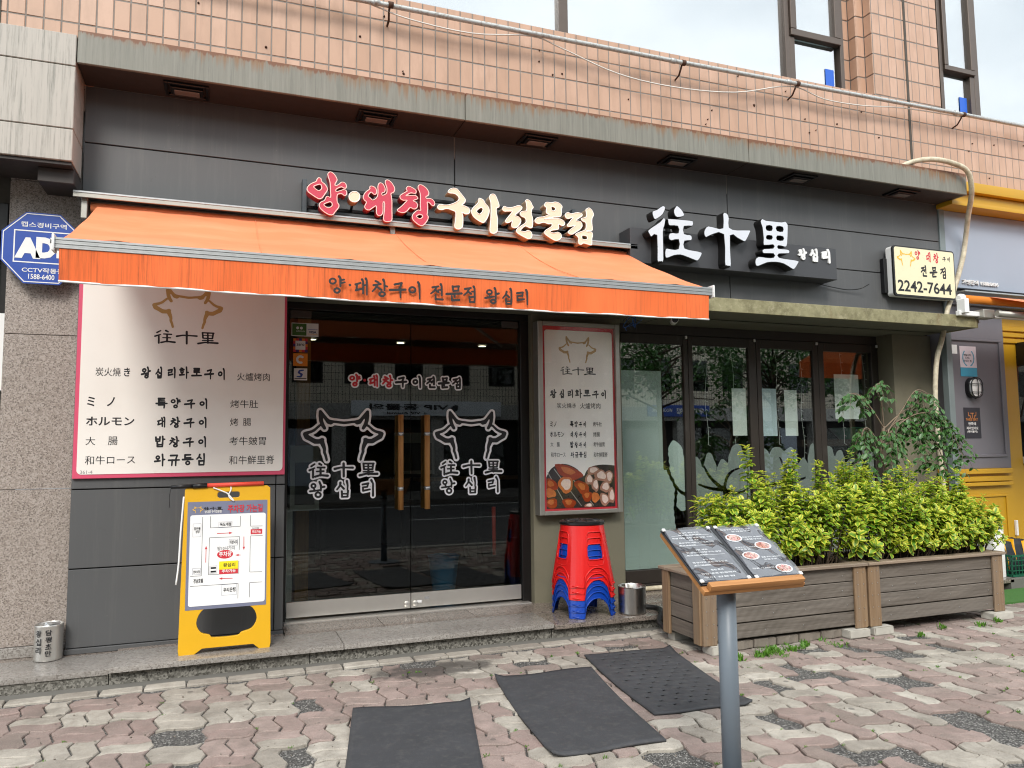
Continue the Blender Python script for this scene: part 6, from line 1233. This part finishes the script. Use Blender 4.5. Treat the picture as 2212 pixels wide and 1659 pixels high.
st2 = tag(box('dark_notice', (7.656, 7.905, 6.095, 6.0985, 1.512, 1.852), mat('black notice', '26242c', .45), None, 0), 'black TABLE SEAT notice on the grey wall under the round lamp', 'notice')
for r in T['nb']:
    x0, x1, z0, z1 = mmv(r[1:]); i = r[0]
    if i in ('배달시켜', '드셔도', '맛있는 집'): text(i, x0, x1, z0, z1, 6.0935, M['ink'], stk, bold=.02)
    elif i == '쓰레기통': text(i, 8.675, 8.815, 1.52, 1.55, 6.3285, M['ink'], nb)
    else: text(i, x0, x1, z0, z1, 6.0935, mat('copper print', 'c07a3a', .5) if i[0] == 'T' else M['whitepaper'], st2, bold=.02)
shape('seat_icon', contour([[(7.72, 1.80, .004), (7.725, 1.76, .004), (7.75, 1.76, .004), (7.75, 1.735, .004)], [(7.84, 1.80, .004), (7.835, 1.76, .004), (7.81, 1.76, .004), (7.81, 1.735, .004)], [(7.755, 1.79, .004), (7.805, 1.79, .004)], [(7.78, 1.79, .004), (7.78, 1.735, .004)]], 0, .003), mat('copper print', 'c07a3a', .5), st2, 0, 6.0935)
tag(box('small_notice', (7.50, 7.61, 6.095, 6.0985, 2.45, 2.55), M['whitepaper'], None, 0), 'small white camera notice beside the taped duct', 'notice')
bh = thing('bulkhead_lamp', 'black oval bulkhead wall lamp with wire cage on the grey wall', 'lamp', (7.79, 6.08, 2.07))
def oval(rx, rz, n=24): return [(7.79+rx*math.cos(2*math.pi*k/n)*(1), 2.07+rz*math.sin(2*math.pi*k/n)) for k in range(n)]
shape('lamp_base', [rrect(7.70, 7.88, 1.955, 2.185, .085)], M['black'], bh, .04, 6.058, bev=.0)
shape('lamp_lens', [rrect(7.72, 7.86, 1.975, 2.165, .068)], M['white'], bh, .03, 6.03)
bm = bmesh.new()
for z in (2.02, 2.11): add_tube(bm, catmull([(7.695, 6.06, z), (7.72, 6.015, z), (7.86, 6.015, z), (7.885, 6.06, z)], 4), .005, 6)
add_tube(bm, catmull([(7.79, 6.06, 1.95), (7.79, 6.012, 1.98), (7.79, 6.012, 2.16), (7.79, 6.06, 2.19)], 4), .005, 6); rp_ = rrect(7.705, 7.875, 1.96, 2.18, .08); add_tube(bm, [(a, 6.02, b) for a, b in rp_+[rp_[0]]], .006, 6, False)
link('wire_cage', to_mesh(bm, M['black']), bh)
na = thing('ochre_awning', 'ochre awning of the neighbouring shop with white folding arm, top right', 'awning', (9, 5.4, 2.9))
tube('roller', [(7.12, 5.62, 2.95), (11.6, 5.62, 2.95)], .042, M['nbawn'], na, 14)
bm = bmesh.new(); a_ = [bm.verts.new(v) for v in ((7.5, 5.60, 2.99), (11.5, 5.60, 2.99), (11.5, 4.5, 2.62), (7.5, 4.5, 2.62))]; bm.faces.new(a_); a2 = [bm.verts.new(v) for v in ((7.5, 4.5, 2.62), (11.5, 4.5, 2.62), (11.5, 4.49, 2.40), (7.5, 4.49, 2.40))]; bm.faces.new(a2); link('canvas', to_mesh(bm, M['awning']), na)
box('roller_cover', (7.5, 11.6, 5.86, 5.993, 3.10, 3.118), M['alu'], na, .003); lathe('roller_end', [(0, 0), (.05, 0), (.05, .03), (.03, .05), (0, .05)], M['white'], na, 16, (7.13, 5.62, 2.95), (0, R_(-90), 0))
box('arm_mount', (7.02, 7.08, 5.5, 5.6, 2.78, 2.93), M['white'], na, .006); box('rear_bar', (7.0, 11.6, 5.55, 5.60, 2.76, 2.81), M['white'], na, .005); box('arm_joint', (7.28, 7.44, 5.50, 5.62, 2.74, 2.83), M['alumatt'], na, .006); tube('folding_arm', [(7.4, 5.45, 2.78), (8.6, 5.2, 2.72)], .034, M['alumatt'], na, 8)
dc = tag(tube('taped_duct', catmull([(6.47, 5.72, 4.30), (6.6, 5.66, 4.36), (6.8, 5.60, 4.39), (7.05, 5.57, 4.37), (7.25, 5.56, 4.30), (7.37, 5.62, 4.12), (7.53, 5.80, 3.92), (7.63, 5.93, 3.69), (7.59, 5.94, 3.5), (7.48, 5.95, 3.22), (7.35, 5.94, 2.98), (7.28, 5.92, 2.88), (7.16, 5.9, 2.58), (7.06, 5.9, 2.34), (7.01, 5.9, 1.987), (7.01, 5.9, 1.6), (7.04, 5.9, 1.167), (7.05, 5.9, .7), (7.05, 5.9, .11)], 6), .026, M['cream'], None, 10), 'cream taped cable duct winding down from the fascia past the phone sign', 'duct')
# crate with bags on a low slab, artificial turf
sheet('neighbour_slab', 7.35, 12, 5.45, 6.1, .10, M['concrete'], .4); sheet('turf', 6.55, 12, 5.0, 5.445, .012, M['turf'], .02)
cr = thing('plastic_crate', 'dark green plastic crate on the low slab at the right edge', 'crate', (7.8, 5.72, .1))
bl = []
for (x0, x1, y0, y1) in ((7.48, 8.1, 5.52, 5.53), (7.48, 8.1, 5.91, 5.92)):
    for z in (.115, .16, .21, .26, .30): bl.append((x0, x1, y0, y1, z, z+(.008 if z < .3 else .02)))
    for k in range(14): bl.append((x0+k*.0465, x0+k*.0465+.006, y0+.001, y1-.001, .11, .315))
for x in (7.48, 8.09):
    for z in (.115, .16, .21, .26, .30): bl.append((x, x+.01, 5.53, 5.91, z, z+(.008 if z < .3 else .02)))
    for k in range(9): bl.append((x+.001, x+.009, 5.53+k*.045, 5.536+k*.045, .11, .315))
bl.append((7.48, 8.1, 5.52, 5.92, .104, .114)); boxes('crate_lattice', bl, M['grcrate'], cr, 0)
M['bagy'] = mat('yellow bag fabric', 'e0a800', .5, 0, .1, 12, .4, 20); M['bagk'] = mat('black bag fabric', '1c2228', .6, 0, .2, 12, .4, 20)
for k, (x, h, tl) in enumerate(((7.52, .40, -.05), (7.63, .42, .0), (7.74, .44, .15), (7.86, .42, .3))):
    bm = bmesh.new(); bmesh.ops.create_cube(bm, size=1); bmesh.ops.subdivide_edges(bm, edges=bm.edges[:], cuts=4, use_grid_fill=True)
    for v in bm.verts:
        z = v.co.z+.5; w_ = 1-.35*max(0, z-.6)**1; v.co = Vector((v.co.x*.12*w_+tl*z*.2, v.co.y*.2*(1-.5*z*z), z*(h-.1)))+Vector((random.gauss(0, .003), random.gauss(0, .003), random.gauss(0, .003)))
        v.co += Vector((x, 5.72, .116))
    for f in bm.faces: f.material_index = 0 if f.normal.x > .5 or f.normal.x < -.5 else 1; f.smooth = True
    tag(link('tote_bag', to_mesh(bm, [M['bagy'], M['bagk']])), ['black and yellow bag nearest the planter in the green crate', 'black and yellow bag, second from the planter in the green crate', 'black and yellow bag, third from the planter in the green crate', 'black and yellow bag leaning at the right side of the green crate'][k], 'bag', 'bags in the green crate')
tag(box('white_crate', (7.28, 7.44, 5.56, 5.8, .10, .62), M['white'], None, .01, 2), 'white container behind the last shrub, before the yellow wall', 'container')
# camera and wires under the canopy
sc2 = thing('security_camera', 'small white bullet camera with black face hanging under the canopy edge', 'camera', (3.82, 5.95, 2.6))
tube('camera_body', [(3.80, 5.84, 2.60), (3.87, 5.98, 2.605)], .032, M['white'], sc2, 16); tube('camera_face', [(3.797, 5.833, 2.5995), (3.80, 5.84, 2.60)], .028, M['black'], sc2, 16); tube('camera_mount', [(3.86, 5.96, 2.63), (3.86, 5.97, 2.66)], .012, M['white'], sc2, 8)
bm = bmesh.new()
for q in range(7):
    c_ = Vector((3.34+random.uniform(0, .08), 5.9, 2.56+random.uniform(-.04, .03))); add_tube(bm, catmull([c_+Vector((random.uniform(-.09, .09), 0, random.uniform(-.07, .09))) for _ in range(5)], 4), .003, 4, False, random.choice((0, 0, 1)))
add_tube(bm, catmull([(3.36, 5.9, 2.62), (3.5, 5.9, 2.57), (3.62, 5.92, 2.6), (3.8, 5.95, 2.64)], 4), .003, 4, False)
tag(link('wire_bundle', to_mesh(bm, [M['black'], mat('blue tape', '2a5fa8', .5)])), 'tangled black and blue wires hanging right of the lit menu box', 'wires')
# ================================================================ menu stand
ms = thing('menu_stand', 'menu lectern with a wooden tray on a blue grey steel post', 'stand', (1.98, 2.72, 0))
tube('post', [(1.98, 2.72, 0), (1.98, 2.72, .90)], .0385, M['polegrey'], ms, 32)
lathe('base_plate', [(0, 0), (.2, 0), (.2, .012), (0, .02)], M['polegrey'], ms, 32, (1.98, 2.72, 0))
import math as _m
th = _m.atan2(1.080-.877, 2.916-2.6)
TM = Matrix.Translation((1.793, 2.60, .877)) @ Matrix.Rotation(th, 4, 'X')     # local x along the tray, y up the slope, z out of it
box('tray', (0, .497, 0, .376, -.022, 0), M['boardwood'], ms, .004, 2, M=TM)
box('tray_lip', (.02, .485, -.004, .026, .0005, .028), M['boardwood'], ms, .006, 2, M=TM)
bk_ = thing('menu_book', 'open black menu book with food photos lying on the wooden tray', 'menu', (2.04, 2.75, .98))
M['bkleather'] = mat('black vinyl', '15161a', .3); M['page'] = mat('dark glossy menu page', '3c3c42', .2, 0, .2, 3)
def on(name, b, m_, bev=0): return box(name, b, m_, bk_, bev, M=TM)
on('book_cover', (-.004, .243, .03, .378, .001, .007), M['bkleather'], .002); on('book_cover', (.262, .507, .03, .378, .001, .007), M['bkleather'], .002); on('book_spine', (.2435, .2615, .03, .385, .001, .016), M['bkleather'], .002)
def page(x0, x1):
    bm = bmesh.new(); N = 28; V_ = [[bm.verts.new(TM @ Vector((x0+(x1-x0)*i/N, .04+.33*j/N, .0098+.0012*math.sin(j*.42+i*.16+x0*20)*math.sin(i*math.pi/N)))) for j in range(N+1)] for i in range(N+1)]
    for i in range(N):
        for j in range(N): bm.faces.new((V_[i][j], V_[i+1][j], V_[i+1][j+1], V_[i][j+1])).smooth = True
    link('page', to_mesh(bm, M['page']), bk_)
page(.004, .236); page(.27, .5)
def mk_sleeve():
    m = mk_glass('clear plastic sleeve', (.93, .94, .95, 1), 1, .03, .15); return m
M['sleeve'] = mk_sleeve()
for x0, x1 in ((.002, .238), (.268, .502)):
    bm = bmesh.new(); N = 40; rr = random.Random(int(x0*1000)+3); ph = [rr.uniform(0, 6) for _ in range(4)]
    V_ = [[bm.verts.new(TM @ Vector((x0+(x1-x0)*i/N, .038+.334*j/N, .020+.0048*math.sin(j*.36+ph[0]+i*.07)*math.sin(i*.13+ph[1])+.0014*math.sin(i*.5+j*.16+ph[2])))) for j in range(N+1)] for i in range(N+1)]
    for i in range(N):
        for j in range(N): bm.faces.new((V_[i][j], V_[i+1][j], V_[i+1][j+1], V_[i][j+1])).smooth = True
    link('plastic_sleeve', to_mesh(bm, M['sleeve']), bk_)
    for a, b in ((x0-.004, .035), (x0-.004, .36), (x1-.012, .035), (x1-.012, .36)): box('corner_guard', (a, a+.016, b, b+.016, .0125, .021), M['white'], bk_, .002, M=TM)
XZ = TM @ Matrix.Rotation(R_(-90), 4, 'X')        # for text(): local x stays, local z becomes up the slope
XZ = TM @ Matrix(((1, 0, 0, 0), (0, 0, 1, 0), (0, -1, 0, 0), (0, 0, 0, 1)))
def ptxt(s_, x0, x1, z0, z1, m_=None): text(s_, x0, x1, z0, z1, -.0125, m_ or M['whitepaper'], bk_, M4=XZ, bold=.01)
for zz, a, b, s_ in ((.352, .07, .17, '왕십리 화로구이'), (.338, .06, .18, '왕십리 모듬메뉴'), (.318, .02, .22, '특양 대창 곱창 염통 모듬 구이'), (.302, .095, .145, '2인 세트'), (.286, .035, .21, '특양구이·대창구이·염통구이'), (.270, .03, .11, '특가 66,000원'), (.238, .09, .15, '3인 세트'), (.222, .035, .21, '특양구이·대창구이·곱창'), (.206, .03, .13, '특가 108,000원'), (.176, .09, .15, '4인 세트'), (.160, .03, .2, '특양·대창·곱창·와규등심'), (.144, .03, .11, '특가 138,000원'), (.112, .09, .15, '점심 특선'), (.092, .03, .2, '양밥·냉면·된장찌개'), (.070, .03, .18, '구이 전문점')): ptxt(s_, a, b, zz-.009, zz)
for zz in (.329, .262, .198, .135): text('─', .025, .215, zz, zz+.0012, -.0125, M['whitepaper'], bk_, M4=XZ)
for zz, a, b, s_ in ((.356, .29, .45, '특양구이 대창구이 전문'), (.342, .34, .44, '양·대창구이'), (.30, .37, .48, '특양구이 28,000원'), (.285, .375, .46, '대창구이'), (.235, .29, .40, '곱창구이 26,000원'), (.222, .29, .36, '와규등심'), (.165, .38, .48, '염통구이 18,000원'), (.15, .385, .45, '막창구이'), (.10, .29, .40, '양밥 12,000원')): ptxt(s_, a, b, zz-.009, zz)
def mk_dish():
    m, n, b, l = nodes('food print'); P = pos(n); c = mixc(n, ramp(n, noise(n, P, 70, 3), .35, .6), lin('b8382c'), lin('e8b8a4')); c = mixc(n, ramp(n, noise(n, P, 110, 2), .5, .6), c, lin('6c4a22')); l(c, b.inputs['Base Color']); return m
M['dish'] = mk_dish()
for cx, cz in ((.325, .295), (.44, .235), (.335, .175), (.445, .085)):
    for r_, m_, yy in ((1, M['whitepaper'], -.0128), (.82, M['dish'], -.0134)):
        shape('dish_photo', [[(cx+.042*r_*math.cos(a*.3), cz+.026*r_*math.sin(a*.3)) for a in range(21)]], m_, bk_, 0, yy, M4=XZ)
for x in (.235,): pass
tube('book_ribbon', [TM @ Vector((.49, .03, .004)), TM @ Vector((.515, .025, -.01)), TM @ Vector((.50, .02, -.03))], .004, M['bkleather'], bk_, 6)
# ================================================================ rubber mats
def mat_obj(corners, bulge, label, holes=False, seed=0):
    rr = random.Random(seed); N = 26; c = [Vector((a, b, 0)) for a, b in corners]; bm = bmesh.new(); V_ = []
    HN = 11; 
    def P(u, v): 
        p = (c[0]*(1-u)+c[1]*u)*(1-v)+(c[3]*(1-u)+c[2]*u)*v; e = math.sin(math.pi*v)*bulge; p = p+Vector((e*(1), 0, 0)); return Vector((p.x, p.y+.004*math.sin(u*9+seed), .014+.004*math.sin(u*7+seed)*math.sin(v*6+seed)+.02*(max(0, abs(u-.5)*2-.85)*max(0, abs(v-.5)*2-.8))*30*(seed % 2 == (u > .5))))
    NU, NV = (25, 46) if holes else (22, 30)
    hl = []; V_ = [[bm.verts.new(P(i/NU, j/NV)) for j in range(NV+1)] for i in range(NU+1)]
    for i in range(NU):
        for j in range(NV):
            if holes and 1 < i < NU-2 and 1 < j < NV-2 and ((i % 4 == 1 and j % 6 == 2) or (i % 4 == 3 and j % 6 == 5)): hl.append((i, j)); continue
            bm.faces.new((V_[i][j], V_[i+1][j], V_[i+1][j+1], V_[i][j+1])).smooth = True
    bmesh.ops.recalc_face_normals(bm, faces=bm.faces)
    if bm.faces[:][0].normal.z < 0: bmesh.ops.reverse_faces(bm, faces=bm.faces[:])
    r = bmesh.ops.extrude_face_region(bm, geom=bm.faces[:])
    for g in r['geom']:
        if isinstance(g, bmesh.types.BMVert): g.co.z -= .011
    bmesh.ops.recalc_face_normals(bm, faces=bm.faces)
    for i, j in hl:
        q = [bm.verts.new(P(a/NU, b/NV)-Vector((0, 0, .0105))) for a, b in ((i, j), (i+1, j), (i+1, j+1), (i, j+1))]; bm.faces.new(q).material_index = 1  # black floor puts the shade of each hole into the colour
    return tag(link('rubber_mat', to_mesh(bm, [M['rubber'], M['black']])), label, 'mat', 'black rubber mats on the pavement')
mat_obj([(.706, 4.425), (1.349, 4.293), (1.10, 3.28), (.50, 3.40)], 0, 'plain black rubber mat at the bottom edge, nearest the camera', seed=1)
mat_obj([(1.633, 4.671), (2.294, 4.64), (2.069, 3.369), (1.473, 3.389)], -.015, 'plain black rubber mat in the middle, between the two other mats', seed=2)
mat_obj([(2.384, 4.922), (3.037, 4.859), (2.811, 3.655), (2.21, 3.709)], -.02, 'black rubber mat with rows of small square holes', True, 3)
# ================================================================ weeds and moss
def tufts(name, pts, label):
    V, F, UV, YG = [], [], [], []
    for (x, y, h, n, s) in pts:
        for k in range(n):
            a = random.uniform(0, 6.28); r = s*random.random()**.7; p = Vector((x+r*math.cos(a), y+r*math.sin(a)*.7, -.004)); d = Vector((random.gauss(0, .5), random.gauss(0, .5), 1)).normalized()
            add_leaf(V, F, UV, YG, p, d, Vector((math.cos(a), math.sin(a), .1)), h*random.uniform(.5, 1.2), h*.22, .1, 0)
    return stuff(link(name, leaf_mesh(name, V, F, UV, YG, M['weed'])))
pts = []
for _ in range(18): pts.append((random.uniform(3.4, 4.3), random.gauss(4.5, .06), random.uniform(.015, .04), 18, .05))
for x, y in ((3.62, 4.5), (3.98, 4.55), (3.5, 4.45), (3.25, 4.50), (3.3, 4.42), (3.8, 4.48)): pts.append((x, y, .05, 40, .05))
for x in (4.9, 5.3, 5.7, 5.9): pts.append((x+random.uniform(-.1, .1), 4.5+random.uniform(-.1, .1), .05, 26, .05))
for _ in range(150):                                        # moss in the joints
    i, j = random.randint(-3, 24), random.randint(-9, 0); x, y = OX+i*Lp, OY+j*Lp
    if random.random() < .5: x += random.uniform(-.1, .1)
    else: y += random.uniform(-.1, .1)
    pts.append((x+wv(y-OY), y+wv(x-OX), random.uniform(.008, .018), 14, .016))
tufts('weeds', pts, '')
bm = bmesh.new()
for _ in range(420):
    x, y = random.uniform(-1, 5.5), random.uniform(2.6, 5.3); s = random.uniform(.0015, .005); M0 = Matrix.Translation((x, y, s*.4)) @ Euler((random.random()*3, random.random()*3, 0)).to_matrix().to_4x4(); add_box(bm, -s, s, -s*.7, s*.7, -s*.5, s*.5, M=M0)
stuff(link('grit', to_mesh(bm, M['brickpaver'])))
# ================================================================ across the street (seen mirrored in the glass)
ob = thing('opposite_building', 'pale tiled building across the street with dark windows and shop signs', 'building', (8, -14, 0))
def mk_smalltile():
    m, n, b, l = nodes('beige mosaic tile'); P = pos(n); br = n.nodes.new('ShaderNodeTexBrick'); br.offset = 0; br.inputs['Scale'].default_value = 1; br.inputs['Brick Width'].default_value = .12; br.inputs['Row Height'].default_value = .24; br.inputs['Mortar Size'].default_value = .008
    cb = n.nodes.new('ShaderNodeCombineXYZ'); s = sep(n, P); l(s[0], cb.inputs[0]); l(s[2], cb.inputs[1]); l(cb.outputs[0], br.inputs['Vector'])
    br.inputs['Color1'].default_value = lin('d6ccb8'); br.inputs['Color2'].default_value = lin('c8beac'); br.inputs['Mortar'].default_value = lin('4e4a43'); l(br.outputs['Color'], b.inputs['Base Color']); b.inputs['Roughness'].default_value = .5; return m
M['mosaic'] = mk_smalltile(); Yo = -13.3
box('wall', (-30, 46, Yo-.5, Yo, 3.05, 9.5), M['mosaic'], ob, 0); box('stone_band', (-30, 46, Yo-.5, Yo+.06, 2.5, 3.049), M['graniteC'], ob, .01); box('shop_front', (-30, 46, Yo-.6, Yo-.3, 0, 2.5), M['interior'], ob, 0)
for i in range(-14, 26):
    x = i*1.72+.35
    for z in (3.72, 6.7):
        w_ = box('window', (x, x+1.0, Yo-.02, Yo+.012, z, z+1.25), M['blackframe'], ob, 0); box('pane', (x+.05, x+.95, Yo+.013, Yo+.02, z+.06, z+1.19), M['glass'], w_, 0)
for i in range(-8, 14):
    x = i*3.4; box('shop_pillar', (x, x+.45, Yo-.3, Yo+.05, 0, 2.5), M['graniteC'], ob, 0)
    box('shop_window', (x+.6, x+2.8, Yo-.29, Yo-.25, .3, 2.2), M['nblight'] if i % 3 == 0 else M['glass'], ob, 0)
def osign(name, label, x0, x1, z0, z1, m_, rows):
    t = thing(name, label, 'sign', ((x0+x1)/2, Yo+.15, z0)); box('sign_box', (x0, x1, Yo+.07, Yo+.2, z0, z1), m_, t, .01)
    FL = Matrix.Translation((x0+x1, 0, 0)) @ Matrix.Rotation(math.pi, 4, 'Z')     # faces +Y
    for s_, a, b, c_, d_, mm_ in rows: text(s_, x0+x1-b, x0+x1-a, c_, d_, -(Yo+.21), mm_, t, M4=Matrix.Translation((x0+x1, 0, 0)) @ Matrix.Rotation(math.pi, 4, 'Z'), bold=.03) if False else text(s_, a, b, c_, d_, 0, mm_, t, M4=Matrix.Translation((a+b, Yo+.21, 0)) @ Matrix.Rotation(math.pi, 4, 'Z'), bold=.03)
    return t
s1 = osign('clinic_sign', 'pale grey sign board with a dog head across the street, mirrored in the doors', 4.0, 9.35, 2.62, 3.14, mat('pale sign board', 'e2e8ee', .5), [('VIP 동물의', 4.6, 7.4, 2.82, 3.04, M['ink']), ('+ VIP Animal', 5.2, 6.6, 2.68, 2.76, M['ink'])])
shape('dog_mark', [[(7.55, 2.72), (7.72, 2.84), (7.74, 2.98), (7.66, 3.02), (7.58, 3.0), (7.5, 2.92), (7.42, 2.9), (7.42, 2.85), (7.52, 2.84)]], M['ink'], s1, .01, Yo+.205)
s2 = osign('bank_sign', 'dark blue bank sign board across the street, mirrored in the first window', 15.6, 18.45, 2.66, 3.12, M['adtblue'], [('WOORI BANK', 15.75, 16.7, 2.84, 2.98, M['white']), ('우리은행', 16.9, 18.2, 2.76, 3.0, M['white'])])
for k, (x, y) in enumerate(((13.2, -8.4), (17.6, -8.2), (22, -8.4), (-6, -8.4))):
    t = thing('street_tree', ['street tree across the road, mirrored between the first two windows', 'street tree across the road, mirrored in the second window', 'street tree across the road, mirrored in the last windows', 'street tree across the road far to the left'][k], 'tree', (x, y, 0), 'street trees across the road')
    rr = random.Random(40+k); bm = bmesh.new(); V, F, UV, YG = [], [], [], []
    add_tube(bm, [(x, y, 0), (x+.1, y, 1.5), (x, y, 3.0), (x+.05, y, 4.5)], [.16, .13, .1, .05], 8)
    for q in range(26):
        z0 = rr.uniform(2.6, 4.5); a = rr.uniform(0, 6.28); R0 = rr.uniform(.8, 2.0); e = Vector((x+R0*math.cos(a), y+R0*math.sin(a), z0+rr.uniform(.2, 1.3))); add_tube(bm, [(x, y, z0), (Vector((x, y, z0))+e)/2+Vector((0, 0, .2)), e], [.04, .025, .01], 5)
        for c_ in range(3):
            cc = e+Vector((rr.gauss(0, .4), rr.gauss(0, .4), rr.gauss(0, .3)))
            for w_ in range(40): add_leaf(V, F, UV, YG, cc+Vector((rr.gauss(0, .25), rr.gauss(0, .25), rr.gauss(0, .2))), Vector((rr.gauss(0, 1), rr.gauss(0, 1), rr.gauss(0, .6))), Vector((0, 0, 1)), .16, .09, .2, .1)
    link('trunk', to_mesh(bm, M['bark']), t); link('crown', leaf_mesh('crown', V, F, UV, YG, M['treeleaf']), t)
flush()
